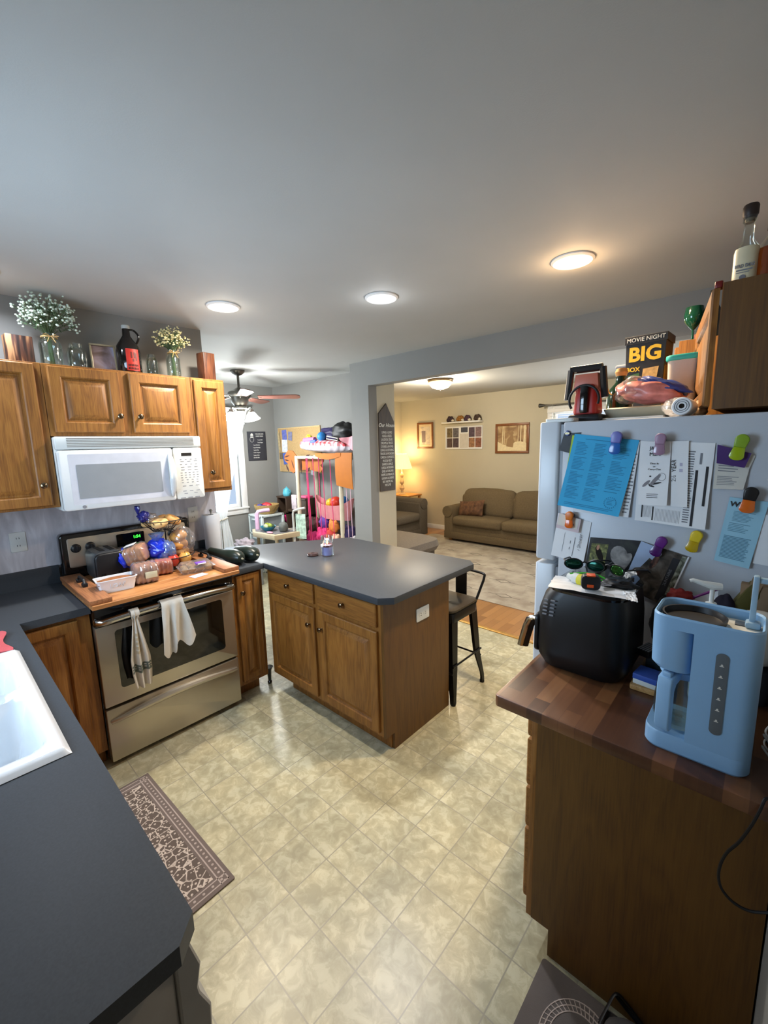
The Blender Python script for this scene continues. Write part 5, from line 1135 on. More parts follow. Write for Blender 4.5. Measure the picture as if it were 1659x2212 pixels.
# end table and lamp
t = thing('end_table', 'honey wood end table in the corner behind the loveseat', 'table', (-2.2, 6.9, .005))
m_hon = wood('honey_wood', ((150, 96, 44), (180, 124, 62), (200, 146, 80)), 'x')
MB().rrect((-2.57, 6.7), (-2.04, 7.14), .655, .685, .01, .004).build('tabletop', m_hon, t)
for x_ in (-2.53, -2.08):
    for y_ in (6.74, 7.10): MB().box((x_-.02, y_-.02, .005), (x_+.02, y_+.02, .655), .004).build('leg', m_hon, t)
MB().box((-2.53, 6.74, .2), (-2.08, 7.1, .22)).build('lower_shelf', m_hon, t)
L0 = (-2.34, 6.88, .686)
t = thing('table_lamp', 'cream table lamp with a turned base and lit pleated shade', 'lamp', L0)
MB().lathe([(0, 0), (.075, 0), (.075, .015), (.03, .03), (.022, .07), (.045, .10), (.05, .13), (.03, .17), (.02, .19), (.038, .22), (.045, .25), (.03, .30), (.018, .33), (.032, .36), (.036, .39), (.016, .43), (.01, .50), (0, .50)], L0, 24).build('base', plain('cream_ceramic', (196, 176, 140), rough=.4), t)
mb = MB(); n_ = 60
mb.grid(lambda u, v: (L0[0]+(.115+.09*v+.003*math.cos(30*2*PI*u))*math.cos(2*PI*u), L0[1]+(.115+.09*v+.003*math.cos(30*2*PI*u))*math.sin(2*PI*u), L0[2]+.80-.29*v), 180, 4, cu=True); mb.build('lamp_shade', plain('lit_cream_shade', (255, 226, 170), rough=.8, emit=(255, 206, 130), estr=1.5), t, recalc=False)
light('table_lamp_bulb', 'POINT', (L0[0], L0[1], L0[2]+.86), 13, (1, .72, .36), rad=.05)
light('table_lamp_bulb', 'POINT', (L0[0]+.0, L0[1]-.0, L0[2]+.46), 6, (1, .72, .36), rad=.05)
# pictures and shelf on the back wall
YB = 7.198
def wp(px, py, d=0): p = at(px, py, 'y', YB); p.y -= d; return p
def framed(name, label, cx_, cz, w_, h_, fw, fm, depth=.02):
    t = thing(name, label, 'picture', (cx_, YB, cz-h_/2)); M = frame((cx_-w_/2, YB, cz-h_/2), (1, 0, 0), (0, 0, 1), (0, -1, 0))
    mb = MB(M); mb.box((0, 0, 0), (w_, fw, depth), .003); mb.box((0, h_-fw, 0), (w_, h_, depth), .003); mb.box((0, fw, 0), (fw, h_-fw, depth), .003); mb.box((w_-fw, fw, 0), (w_, h_-fw, depth), .003)
    mb.build('picture_frame', fm, t); return t, M
m_frw = plain('brown_wood_frame', (126, 76, 40), rough=.4, var=.15)
t, M = framed('framed_print', 'small brown-framed print with a double mat, left on the back wall', -1.985, 1.83, .385, .50, .035, m_frw)
MB(M).box((.03, .03, 0), (.355, .47, .008)).build('mat_board', plain('cream_mat_board', (206, 186, 150)), t); MB(M).box((.075, .08, .008), (.31, .42, .009)).build('picture', photo_mat('pale_print', [(150, 140, 140), (196, 184, 168), (214, 200, 176)], 9), t)
MB(M).box((.11, .12, .009), (.2, .34, .0095)).build('picture_figure', plain('print_gray', (120, 106, 108)), t); MB(M).box((.08, .02+.05, .0085), (.31, .073, .0098)).build('mat_line', plain('brown_line', (120, 90, 60)), t)
t, M = framed('photo_collage', 'white collage frame of wedding photos below the small shelf', -1.115, 1.765, .78, .41, .012, paint_white)
MB(M).box((.01, .01, 0), (.77, .40, .006)).build('backing', paint_white, t)
pc = [(110, 96, 70), (84, 66, 62), (96, 92, 96), (76, 62, 70), (70, 72, 84), (86, 72, 84), (150, 110, 80), (128, 104, 104), (130, 84, 66)]
k = 0
for xs in ((.03, .15), (.165, .285)):
    for zs in ((.215, .385), (.03, .20)): MB(M).box((xs[0], zs[0], .006), (xs[1], zs[1], .0075)).build('photo', plain('collage_photo_%d' % k, pc[k], rough=.4, var=.5, scale=30), t); k += 1
MB(M).box((.335, .30, .006), (.475, .39, .0075)).build('photo', plain('collage_photo_4', pc[4], var=.5, scale=30), t); MB(M).box((.31, .02, .006), (.49, .28, .009)).build('text_card', plain('collage_card', (202, 196, 186)), t); k = 5
for xs in ((.50, .62), (.635, .755)):
    for zs in ((.215, .385), (.03, .20)): MB(M).box((xs[0], zs[0], .006), (xs[1], zs[1], .0075)).build('photo', plain('collage_photo_%d' % min(k, 8), pc[min(k, 8)], rough=.4, var=.5, scale=30), t); k += 1
t, M = framed('framed_print', 'brown-framed sepia print of a deer among snowy trees', -.175, 1.727, .60, .50, .04, m_frw)
MB(M).box((.035, .035, 0), (.565, .465, .006)).build('picture', photo_mat('sepia_forest', [(128, 96, 66), (168, 136, 96), (206, 184, 140)], 7, 2), t)
m_snow = plain('sepia_snow', (226, 208, 166), rough=.5, var=.1, scale=30)
mb = MB(M); mb.prism([(.04, .04), (.56, .04), (.56, .17), (.45, .2), (.36, .19), (.26, .12), (.12, .16), (.04, .2)], .0055, .007); mb.build('snow_bank', m_snow, t)
mb = MB(M)
for x_, w_ in ((.12, .018), (.155, .01), (.40, .012), (.44, .02), (.5, .04)): mb.prism([(x_, .16), (x_+w_, .16), (x_+w_*.7+.01, .46), (x_+.012, .46)], .0058, .0072)
s_ = mb.build('birch_trunks', m_snow, t); s_['kind'] = 'stuff'
mb = MB(M); mb.prism([(.2, .12), (.32, .1), (.335, .2), (.315, .31), (.335, .34), (.30, .365), (.275, .35), (.27, .28), (.22, .24)], .006, .0078); mb.tube([(.29, .36, .008), (.27, .39, .008), (.275, .43, .008)], .003, 5); mb.tube([(.31, .36, .008), (.335, .39, .008), (.33, .43, .008)], .003, 5); mb.build('deer', plain('sepia_deer', (150, 118, 80), rough=.5), t)
t = thing('wall_shelf', 'small white floating shelf above the photo collage', 'shelf', (-1.12, 7.14, 2.03))
MB().box((-1.52, 7.07, 2.03), (-.72, 7.199, 2.055), .004).build('shelf_board', paint_white, t)
for lab, x_, cc_, sx_ in (('dark purple floral ornament at the left end of the small shelf', -1.36, (58, 40, 48), 1.1), ('golden-brown floral ornament in the middle of the small shelf', -1.15, (146, 98, 36), 1.2), ('mauve and dark floral ornament right of the golden one', -1.0, (66, 44, 60), .9), ('dark and white bird ornament at the right end of the small shelf', -.80, (62, 44, 34), .9)):
    t = thing('shelf_ornament', lab, 'ornament', (x_, 7.13, 2.056), 'ornaments on the small living room shelf')
    mb = MB()
    for k in range(5): mb.lump((x_-.04*sx_+.02*k*sx_, 7.13, 2.095+.03*(k % 2)), .036, (1, .8, 1), .35, 4, k+int(x_*10), 12, 8)
    mb.build('body', plain('ornament_%d' % cc_[0], cc_, rough=.6, var=.5, scale=50), t)
    MB().lump((x_+.05*sx_, 7.12, 2.082), .026, (1.2, .8, 1), .3, 4, 2, 12, 8).build('base', plain('ornament_white', (206, 196, 176), rough=.6), t)
# blinds and curtain rod at the living room window
t = thing('curtain_rod', 'dark curtain rod with a flared finial above the living room window', 'curtain rod', (1.3, 7.1, 2.2))
mb = MB(); mb.cyl((.42, 7.08, 2.215), (2.3, 7.08, 2.215), .011); mb.build('rod', m_pew, t)
MB().lathe([(0, 0), (.012, 0), (.016, .02), (.034, .09), (.03, .1), (0, .1)], L=T((.42, 7.08, 2.215)) @ Matrix.Rotation(-PI/2, 4, 'Y')).build('finial', m_pew, t)
MB().box((.52, 7.07, 2.2), (.54, 7.199, 2.225), .003).build('bracket', m_pew, t)
t = thing('window_blind', 'white horizontal blind in the living room window', 'blind', (1.35, 7.15, .9))
MB().box((.43, 7.13, 2.10), (2.27, 7.175, 2.16), .004).build('headrail', paint_white, t)
mb = MB()
for k in range(24): mb.box((.45, 7.14, .92+.049*k), (2.25, 7.165, .924+.049*k))
s_ = mb.build('slats', paint_white, t); s_['kind'] = 'stuff'

# ---------------------------------------------------------------- house sign on the divider wall
t = thing('wooden_sign', 'tall pointed dark wooden sign with white lettering on the divider wall', 'sign', (.002, 3.83, 1.18))
Ms = frame((.001, 3.715+.135, 1.18), (0, 1, 0), (0, 0, 1), (1, 0, 0))
MB(Ms).prism([(-.122, 0), (.122, 0), (.122, .74), (.0, .93), (-.122, .74+.08)], 0, .016, .002, 1).build('board', wood('dark_stained_board', ((40, 30, 20), (58, 44, 30), (70, 54, 38)), 'z', rough=.6), t)
text('Our House', .056, Ms @ T((0, .70, .0165)), m_whtprint, t, shear=.3, bold=.0006)
LN = ['LIVING & LOVES', 'HUGS & KISSES', 'LAUGHS & TEARS', 'DREAMS & TRUSTS', 'STORIES & RHYMES', 'SONGS & LISTENING', 'TRADES & WONDERS', 'CARES & COMFORTS', 'HUGS & HELPS', 'SHARES & SMILES', 'LIVES & WONDERS', 'GIVES & FORGIVES', 'HOPES & EMBRACES', 'LAUGHS & LEARNS', 'BUT ABOVE ALL', 'WE LOVE']
for k, s_ in enumerate(LN): text(s_, .036, Ms @ T((0, .625-.0375*k, .0165)), m_whtprint, t, sx=.64)
# ---------------------------------------------------------------- dining corner
t = thing('sheer_curtain', 'white sheer curtain tied back at the dining room window', 'curtain', (-2.14, 2.98, .1))
m_sheer = thin_glass('sheer_white_voile', (244, 248, 250), .05, .9, .62)
def curt(u, v):
    # u across, v down; gathered at the tie near z = .76
    z = 2.2-2.1*v; g = (z-.76)/1.44 if z > .76 else (.76-z)/1.2
    w_ = .07+.34*max(0, min(1, g))**1.15 if z > .76 else .07+.13*min(1, g*1.4)
    yc = 3.01+.10*max(0, min(1, g)) if z > .76 else 3.01+.03*g
    return (-2.155+.022*math.sin(u*34+2*v)*(0.4+.6*min(1, g)), yc+(u-.5)*2*w_*(.9 if z > .76 else 1), z)
MB().grid(curt, 70, 46).build('curtain_panel', m_sheer, t, recalc=False, smooth=80)
MB().tube([(-2.19+.05*math.cos(a), 3.01+.085*math.sin(a), .76+.012*math.sin(2*a)) for a in [2*PI*i/24 for i in range(24)]], .009, 8, True).build('tieback', plain('cream_cord', (200, 194, 176), rough=.8), t)
mb = MB(); mb.cyl((-2.16, 2.3, 2.215), (-2.16, 3.55, 2.215), .010); o = mb.build('curtain_rod', m_pew); setp(o, 'thin curtain rod above the dining room window', 'curtain rod')
# chalkboard print on the window wall
XW = -2.249
t = thing('chalkboard_sign', 'small dark chalkboard-style sign with a cocoa mug recipe, by the window', 'sign', (XW, 3.64, 1.5))
Mc = frame((XW, 3.50, 1.50), (0, 1, 0), (0, 0, 1), (1, 0, 0)) 
MB(Mc).box((0, 0, 0), (.285, .40, .012), .003).build('board', plain('charcoal_board', (50, 50, 56), rough=.7, var=.12), t)
for s_, sz, x_, z_ in (('WELCOME HOME', .026, .185, .365), ('DEAREST FRIEND', .024, .185, .335), ('1 cup of milk', .024, .19, .285), ('1 cup of sugar', .024, .19, .25), ('1 cup of kindness', .024, .13, .215), ('1 cup of friendship', .024, .13, .18), ('1 pinch of fun', .024, .12, .145), ('1 dash of laughter', .024, .13, .11), ('1 spoon of love', .024, .12, .075), ('stir with smiles', .024, .12, .042)):
    text(s_, sz, Mc @ T((x_, z_, .0125)), m_whtprint, t, sx=.62)
mb = MB(Mc); mb.tube([(.065+.03*math.cos(a), .29+.035*math.sin(a), .0125) for a in [2*PI*i/24 for i in range(24)]], .0015, 4, True); mb.box((.045, .315, .0121), (.09, .332, .0132), .0005); mb.prism([(.045, .34), (.09, .34), (.085, .365), (.068, .378), (.05, .365)], .0121, .0132); mb.build('mug_drawing', m_whtprint, t)
# cork board
YD = 3.949
def dp(px, py, d=0): p = at(px, py, 'y', YD); p.y -= d; return p
t = thing('cork_board', 'cork pin board with photos and papers on the dining room wall', 'board', (-1.65, YD, 1.33))
m_cork = plain('cork', (176, 146, 100), rough=.95, var=.2, scale=120)
Mp = frame((-2.15, YD, 1.33), (1, 0, 0), (0, 0, 1), (0, -1, 0))
MB(Mp).box((.012, .012, 0), (.93, .60, .012)).build('cork_panel', m_cork, t)
mb = MB(Mp)
for a_, b_ in (((0, 0, 0), (.942, .014, .018)), ((0, .598, 0), (.942, .612, .018)), ((0, .014, 0), (.014, .598, .018)), ((.928, .014, 0), (.942, .598, .018))): mb.box(a_, b_, .002)
mb.build('board_frame', plain('pale_pine', (196, 166, 116), rough=.5), t)
for k, (lab, x_, z_, w_, h_, c_, r_) in enumerate((('photo with a blue shape pinned at the top left of the cork board', .10, .44, .11, .14, (96, 104, 170), .06), ('white sheet pinned below the blue photo on the cork board', .08, .28, .13, .17, (206, 210, 220), -.03), ('photo pinned beside the blue one, top of the cork board', .24, .44, .09, .12, (120, 120, 146), -.1), ('striped blue and white photo strip low on the cork board', .11, .10, .13, .16, (70, 96, 170), .12), ('small dark photo at the left edge of the cork board', .02, .18, .07, .09, (110, 96, 76), 0), ('beige strip of tickets hanging at the left edge of the cork board', .01, .30, .05, .25, (176, 156, 116), .05), ('white note hanging under the cork board behind the toy rack', .72, -.02, .12, .07, (206, 208, 212), -.2))):
    M2 = Mp @ T((x_, z_, .0125+.0022*k)) @ Matrix.Rotation(r_, 4, 'Z')
    o = MB(M2).box((0, 0, 0), (w_, h_, .0012)).build('pinned_photo', plain('pinned_%d' % k, c_, rough=.5, var=.35, scale=28)); setp(o, lab, 'photo')
# plush-toy rack: white pipe frame, elastic cords, tiger-striped flaps
m_pipe = plain('ivory_pipe', (206, 196, 172), rough=.4)
t = thing('toy_rack', 'ivory pipe toy rack with pink elastic cords and orange striped flaps', 'toy rack', (-.85, 3.76, .004))
XL, XR, Y0_, Y1_, ZT = -1.31, -.50, 3.625, 3.905, 1.565
for x_, y_ in ((XL, Y0_), (XR, Y0_), (XL+.02, Y1_), (XR-.02, Y1_)):
    MB().cyl((x_, y_, .001), (x_-.0, y_, ZT), .026).build('post', m_pipe, t)
mb = MB(); mb.cyl((XL, Y0_, ZT-.02), (XR+.2, Y0_, ZT-.02), .02); mb.cyl((XL, Y1_, ZT-.02), (XR+.2, Y1_, ZT-.02), .02); mb.cyl((XL, Y0_, ZT-.02), (XL, Y1_, ZT-.02), .02); mb.cyl((XR, Y0_, ZT-.02), (XR, Y1_, ZT-.02), .02)
mb.build('top_rail', m_pipe, t)
mb = MB(); mb.cyl((XL, Y0_, .42), (XR+.2, Y0_, .42), .02); mb.cyl((XL, Y1_, .42), (XR+.2, Y1_, .42), .02); mb.build('lower_rail', m_pipe, t)
m_pinkc = plain('pink_elastic', (222, 60, 118), rough=.6); m_palec = plain('pale_pink_elastic', (226, 190, 206), rough=.6)
for x_, dx in ((-1.10, .01), (-1.075, -.015), (-1.08, .03), (-.965, .03), (-.86, .0), (-.79, .02), (-.655, .03)): MB().cyl((x_, Y0_-.02, ZT-.02), (x_+dx, Y0_-.02, .42), .0045, n=6).build('elastic_cord', m_pinkc, t)
for x_ in (-.395, -.33): MB().cyl((x_, Y0_-.02, ZT-.2), (x_+.02, Y0_-.02, .42), .004, n=6).build('elastic_cord', m_palec, t)
m_org2 = plain('shaded_orange_print', (160, 92, 36), rough=.7, var=.08); m_org = plain('orange_foam', (184, 106, 26), rough=.7, var=.04); m_stripe = plain('dark_stripe', (58, 22, 22), rough=.7)
MB().grid(lambda u, v: (XR-.04+.27*u, Y0_-.024-.012*math.sin(PI*v), ZT+.035-.40*v+.035*(1-u)*v**6), 8, 12, .008).build('orange_flap', m_org, t)
MB().grid(lambda u, v: (XL+.42+.44*u, Y0_-.03-.010*math.sin(PI*u), ZT+.03-.035*v*(1+math.sin(PI*u))), 14, 5, .008).build('orange_flap', m_org, t)
Pt = [dp(*q) for q in ((614, 985), (622, 972), (632, 974), (640, 985), (700, 985), (698, 998), (692, 1005), (697, 1012), (693, 1020), (680, 1018), (668, 1014), (650, 1016), (640, 1016), (634, 1022), (626, 1016), (624, 1004), (615, 995))]
Mt_ = frame((0, Y0_+.05, 0), (1, 0, 0), (0, 0, 1), (0, -1, 0))
k_ = (Y0_+.05-CAM.y)/(YD-CAM.y)
Pt = [((CAM+(p-CAM)*k_).x, (CAM+(p-CAM)*k_).z) for p in Pt]
tb = MB(Mt_).prism(Pt, -.01, .0).build('tiger_cutout', m_org2, t)
x0p = min(p[0] for p in Pt); z0p = min(p[1] for p in Pt)
mb = MB(Mt_)
for x_, z_, w_, h_, r_ in ((.06, .215, .13, .022, .2), (.05, .165, .12, .022, -.15), (.27, .10, .034, .20, .15), (.36, .09, .03, .19, -.1), (.06, .06, .03, .13, .6), (.49, .22, .13, .03, .3), (.50, .05, .10, .04, .7), (.18, .11, .02, .13, .4)):
    c_, s_ = math.cos(r_), math.sin(r_)
    mb.prism([(x0p+x_+a*w_/2*c_-b*h_/2*s_, z0p+z_+a*w_/2*s_+b*h_/2*c_) for a, b in ((-1, 0), (0, -1), (1, 0), (0, 1))], .0, .002)
s_ = mb.build('stripes', m_stripe, tb); s_['kind'] = 'stuff'
# inflatable ring and things piled on the rack
def plaid():
    mt, nt, B, N, L = _nt('red_check_vinyl')
    v = coords(N, L); ck = []
    for ax in ('X', 'Y'):
        w = node(N, 'ShaderNodeTexWave', wave_type='BANDS', bands_direction=ax); w.inputs['Scale'].default_value = 4.5; L.new(v, w.inputs['Vector']); g = node(N, 'ShaderNodeMath', operation='GREATER_THAN'); g.inputs[1].default_value = .5; L.new(w.outputs['Fac'], g.inputs[0]); ck.append(g)
    a = node(N, 'ShaderNodeMath', operation='ADD'); L.new(ck[0].outputs[0], a.inputs[0]); L.new(ck[1].outputs[0], a.inputs[1])
    h = node(N, 'ShaderNodeMath', operation='MULTIPLY'); h.inputs[1].default_value = .5; L.new(a.outputs[0], h.inputs[0])
    r = ramp(N, [(0, srgb((206, 70, 78))), (.34, srgb((206, 70, 78))), (.36, srgb((216, 142, 148))), (.8, srgb((216, 142, 148))), (.82, srgb((226, 216, 222)))], 'CONSTANT'); L.new(h.outputs[0], r.inputs[0]); L.new(r.outputs[0], B.inputs['Base Color']); B.inputs['Roughness'].default_value = .25
    return mt
t = thing('inflatable_float', 'deflating inflatable float, white below and red checked on top, on the toy rack', 'pool float', (-.9, 3.76, ZT+.03))
def fl(u, v, up):
    a = 2*PI*u; rx, ry = .50, .155; z0_ = ZT+.12
    k = .15*mnoise.noise(Vector((math.cos(a)*2, math.sin(a)*2, 1)))
    w_ = math.sin(v*PI/2)
    pl = 1+.04*math.sin(26*a)*w_
    return (-.88+rx*math.cos(a)*w_*pl, 3.775+ry*math.sin(a)*w_*pl, z0_+(up*(.075 if up > 0 else .085)*math.cos(v*PI/2)**.55)*(1+k)-.02*math.cos(a))
MB().grid(lambda u, v: fl(u, v, 1), 90, 10, cu=True).build('checked_top', plaid(), t, smooth=60)
MB().grid(lambda u, v: fl(u, v, -1), 90, 10, cu=True).build('white_underside', plain('white_vinyl', (214, 208, 216), rough=.2), t, smooth=60)
ZP = ZT+.195
for nm, lab, cat, f_, col, kw in (
    ('dress_up_bundle', 'dark navy and purple costume bundle on top of the inflatable float', 'costume', lambda mb: mb.lump((-.78, 3.78, ZP+.06), .10, (2.0, .9, .8), .35, 2.2, 3, 28, 18), (40, 34, 78), {}),
    ('dress_up_bundle', 'black costume cloth heaped at the right of the navy bundle', 'costume', lambda mb: mb.lump((-.58, 3.77, ZP+.07), .10, (1.7, .9, 1.1), .4, 2.0, 7, 28, 18), (20, 22, 22), {}),
    ('toy_star', 'yellow toy at the left of the navy costume bundle', 'toy', lambda mb: mb.lump((-1.14, 3.70, ZP+.02), .04, (1, .8, 1), .5, 4, 2), (218, 212, 50), {}),
    ('ball', 'blue ball lying on the inflatable float', 'ball', lambda mb: mb.ball((-.87, 3.68, ZP+.03), .055), (44, 132, 206), {}),
    ('toy_wand', 'mauve-pink plush tube along the front of the float', 'toy', lambda mb: mb.tube([(-1.2, 3.68, ZP-.005), (-1.1, 3.66, ZP), (-.98, 3.665, ZP)], .03, 10), (196, 110, 150), {}),
    ('toy_tube', 'blue plastic tube beside the mauve plush tube', 'toy', lambda mb: mb.tube([(-1.03, 3.64, ZP-.03), (-.93, 3.64, ZP-.022)], .02, 10), (84, 110, 206), {}),
    ('clothes_hanger', 'white plastic hanger lying on the float', 'hanger', lambda mb: mb.tube([(-.73, 3.64, ZP+.03), (-.54, 3.64, ZP+.0), (-.54, 3.635, ZP-.025), (-.73, 3.635, ZP+.0)], .006, 6, True), (206, 204, 192), {}),
    ('pink_cloth', 'pink satin cloth hanging at the right end of the float', 'cloth', lambda mb: mb.grid(lambda u, v: (-.52+.26*u, 3.66-.02*math.sin(9*u)-.02*v, ZP+.0+.02*u-.17*v*u), 14, 8, .004), (216, 148, 158), {})):
    o = f_(MB()).build(nm, plain('toy_col_%d_%d' % (col[0], col[2]), col, rough=.5, var=.12, scale=12)); setp(o, lab, cat)
# pink toy tub with balls
t = thing('toy_tub', 'pink doll crib-like toy tub with raised ends in the toy rack', 'toy', (-.80, 3.77, .82))
m_pk = plain('salmon_pink_plastic', (212, 138, 142), rough=.45)
def tub(u, v):
    a = 2*PI*u; z = .80+v*(.17+.10*abs(math.cos(a))**3); k = .8+.2*v
    return (-.80+.34*k*math.cos(a), 3.77+.10*k*math.sin(a), z)
mb = MB(); mb.grid(tub, 60, 8, .008, cu=True); mb.lathe([(0, .80), (.8, .80), (.8, .806), (0, .806)], (-.80, 3.77, 0), 40, sx=.34, sy=.10); mb.build('shell', m_pk, t)
for lab, c_, r_, col in (('red and orange ball in the pink toy tub', (-.755, 3.76, 1.0), .075, (214, 60, 36)), ('yellow ball in the pink toy tub, left of the red one', (-.86, 3.765, .985), .06, (226, 180, 40)), ('blue and green ball behind the red one in the pink tub', (-.66, 3.80, 1.02), .06, (40, 100, 160))):
    o = MB().ball(c_, r_, (1, 1, 1), 20, 14).build('toy_ball', plain('ball_%d_%d' % (col[0], col[1]), col, rough=.3, var=.2, scale=6)); setp(o, lab, 'ball')
# heap of plush toys in the rack
HP = [('dark brown plush toy', (-1.18, 3.74, .66), .12, (52, 30, 26)), ('glossy magenta pillow', (-1.12, 3.68, .52), .10, (176, 30, 96)), ('black plush toy', (-1.0, 3.78, .62), .11, (24, 20, 26)), ('purple satin plush', (-.93, 3.72, .74), .08, (96, 60, 150)), ('magenta plush with ears', (-.92, 3.68, .58), .10, (206, 44, 110)),
      ('orange plush toy', (-.74, 3.70, .72), .075, (226, 132, 60)), ('red and white plush toy', (-.78, 3.68, .62), .07, (196, 60, 50)), ('cream plush toy', (-.68, 3.68, .56), .075, (222, 176, 146)), ('dark blue and violet plush', (-.46, 3.70, .66), .10, (40, 26, 72)), ('pale yellow plush cushion', (-.42, 3.68, .50), .085, (214, 202, 140)), ('maroon plush toy', (-1.05, 3.70, .73), .06, (84, 30, 30)), ('white and black plush toy', (-.38, 3.68, .60), .055, (196, 190, 190))]
for k, (nm, c_, r_, col) in enumerate(HP):
    t = thing('plush_toy', nm+' behind the elastic cords of the toy rack', 'plush toy', (c_[0], c_[1], c_[2]-r_), 'plush toys in the rack')
    m_ = plain('plush_%d' % k, col, rough=.7, var=.2, scale=14)
    MB().lump(c_, r_, (1, .75, .95), .3, 2.6, k, 20, 14).build('body', m_, t)
    for s in (-1, 1): MB().lump((c_[0]+s*r_*.6, c_[1]-.01, c_[2]+r_*.75), r_*.3, (1, .7, 1.2), .2, 2, k+s, 10, 8).build('ear', m_, t)
o = MB().box((-1.3, 3.64, .40), (-.3, 3.91, .425), .004).build('toy_shelf', m_pipe); setp(o, 'ivory shelf board under the plush toys in the rack', 'shelf')
# drawer tower with basket
m_tw = plain('white_drawer_frame', (206, 216, 214), rough=.4); m_fro = thin_glass('frosted_drawer_plastic', (216, 226, 230), .15, .3, .32)
Mt_ = rotz(.0, (0, 0, 0)); X0, X1, Ya, Yb = -2.16, -1.82, 3.38, 3.73
t = thing('drawer_tower', 'white plastic drawer tower with see-through drawers of toys', 'drawer unit', (-1.99, 3.65, 0))
mb = MB()
for z_ in (.02, .28, .53, .775): mb.rrect((X0, Ya), (X1, Yb), z_-.018, z_+.008, .01, .003)
for x_ in (X0+.015, X1-.015):
    for y_ in (Ya+.015, Yb-.015): mb.box((x_-.015, y_-.015, .002), (x_+.015, y_+.015, .78), .003)
mb.build('frame', m_tw, t)
for z_, c1 in ((.04, (84, 104, 84)), (.30, (120, 96, 84)), (.55, (130, 120, 130))):
    mb = MB(); mb.box((X0+.034, Ya+.004, z_), (X1-.034, Ya+.008, z_+.2)); mb.box((X1-.034, Ya+.004, z_), (X1-.03, Yb-.03, z_+.2)); mb.box((X0+.034, Ya+.004, z_), (X1-.03, Yb-.03, z_+.004)); d_ = mb.build('drawer', m_fro, t)
    MB().lump(((X0+X1)/2, 3.55, z_+.085), .085, (1.2, 1.4, .75), .3, 3, int(z_*10)).build('drawer_contents', plain('mixed_toys_%d' % c1[0], c1, rough=.8, var=.7, scale=30), d_)
    MB().box((X0+.1, Ya-.012, z_+.16), (X1-.1, Ya+.006, z_+.178), .003).build('drawer_pull', m_tw, d_)
t = thing('woven_basket', 'round straw basket holding red and purple toys on the drawer tower', 'basket', (-1.98, 3.64, .785))
def straw():
    return plain('straw_weave', (176, 146, 92), rough=.9, var=.35, scale=90, bump=1, bscale=120)
mb = MB(); mb.lathe([(0, 0), (.10, 0), (.14, .04), (.165, .09), (.17, .125), (.162, .125), (.155, .09), (.13, .045), (.09, .01), (0, .01)], (-1.97, 3.56, .785), 36, .98, .98); mb.build('basket', straw(), t)
for lab, c_, col in (('red toy bag in the straw basket', (-2.0, 3.58, .895), (196, 50, 60)), ('purple toy in the straw basket, in front of the red one', (-1.92, 3.48, .885), (58, 50, 110)), ('blue toy at the left rim of the straw basket', (-2.06, 3.51, .89), (74, 70, 140))):
    o = MB().lump(c_, .055 if col[0] > 100 else .04, (1.6 if col[0] > 100 else 1, 1, .65), .2, 3, 2).build('toy', plain('basket_toy_%d' % col[0], col, rough=.4)); setp(o, lab, 'toy')
# play kitchen, teapot
m_pkit = plain('dark_brown_play_wood', (72, 56, 44), rough=.5)
t = thing('play_kitchen', 'dark brown wooden play kitchen beside the toy rack', 'toy kitchen', (-1.72, 3.83, 0))
mb = MB(); mb.box((-2.02, 3.74, .0), (-1.40, 3.94, .55)); mb.box((-2.02, 3.90, .55), (-1.40, 3.945, .86)); mb.box((-1.80, 3.78, .80), (-1.56, 3.94, .83))
for xa_, xb_ in ((-2.03, -1.80), (-1.56, -1.37)):
    mb.box((xa_, 3.76, .98), (xb_, 3.945, 1.0)); mb.box((xa_, 3.93, .55), (xb_, 3.945, .98)); mb.box((xa_, 3.77, .55), (xa_+.03, 3.93, .98)); mb.box((xb_-.03, 3.77, .55), (xb_, 3.93, .98)); mb.box((xa_, 3.77, .76), (xb_, 3.93, .78))
mb.build('body', m_pkit, t)
MB().box((-1.56+.03, 3.768, .78), (-1.40, 3.775, .975)).build('cupboard_door', m_pkit, t)
MB().box((-1.78, 3.735, .56), (-1.45, 3.93, .565)).build('stovetop', m_gryp, t)
t = thing('toy_teapot', 'turquoise toy teapot on top of the play kitchen', 'toy teapot', (-1.90, 3.85, 1.001))
c_ = (-1.90, 3.85, 1.001); m_tq = plain('turquoise_plastic', (90, 184, 204), rough=.35)
MB().lathe([(0, 0), (.045, 0), (.055, .02), (.056, .045), (.04, .08), (.035, .095), (.025, .11), (.008, .118), (.008, .13), (0, .133)], c_, 24).build('pot', m_tq, t)
MB().tube([(c_[0]+.045, c_[1], 1.03), (c_[0]+.08, c_[1], 1.05), (c_[0]+.085, c_[1], 1.085), (c_[0]+.04, c_[1], 1.085)], .007, 8).build('handle', m_tq, t)
MB().tube([(c_[0]-.045, c_[1], 1.03), (c_[0]-.075, c_[1], 1.06), (c_[0]-.08, c_[1], 1.09)], [.012, .008, .006], 8).build('spout', m_tq, t)
o = MB().lump((-1.87, 3.80, .70), .05, (.8, .5, 1.3), .1, 2, 1).build('toy_pitcher', plain('hot_pink', (222, 40, 120), rough=.4)); setp(o, 'hot pink toy pitcher in the lower shelf of the play kitchen', 'toy')
o = MB().box((-1.73, 3.80, .835), (-1.62, 3.84, 1.03), .004).build('toy_carton', plain('white_floral_carton', (216, 200, 206), rough=.6, var=.25, scale=30)); setp(o, 'white carton with pink flowers standing in the play kitchen', 'toy')
o = MB().box((-1.55, 3.80, 1.001), (-1.40, 3.92, 1.03), .008).build('toy_case', plain('pink_orange_case', (222, 90, 130), rough=.5)); setp(o, 'flat pink toy case on the right top of the play kitchen', 'toy')
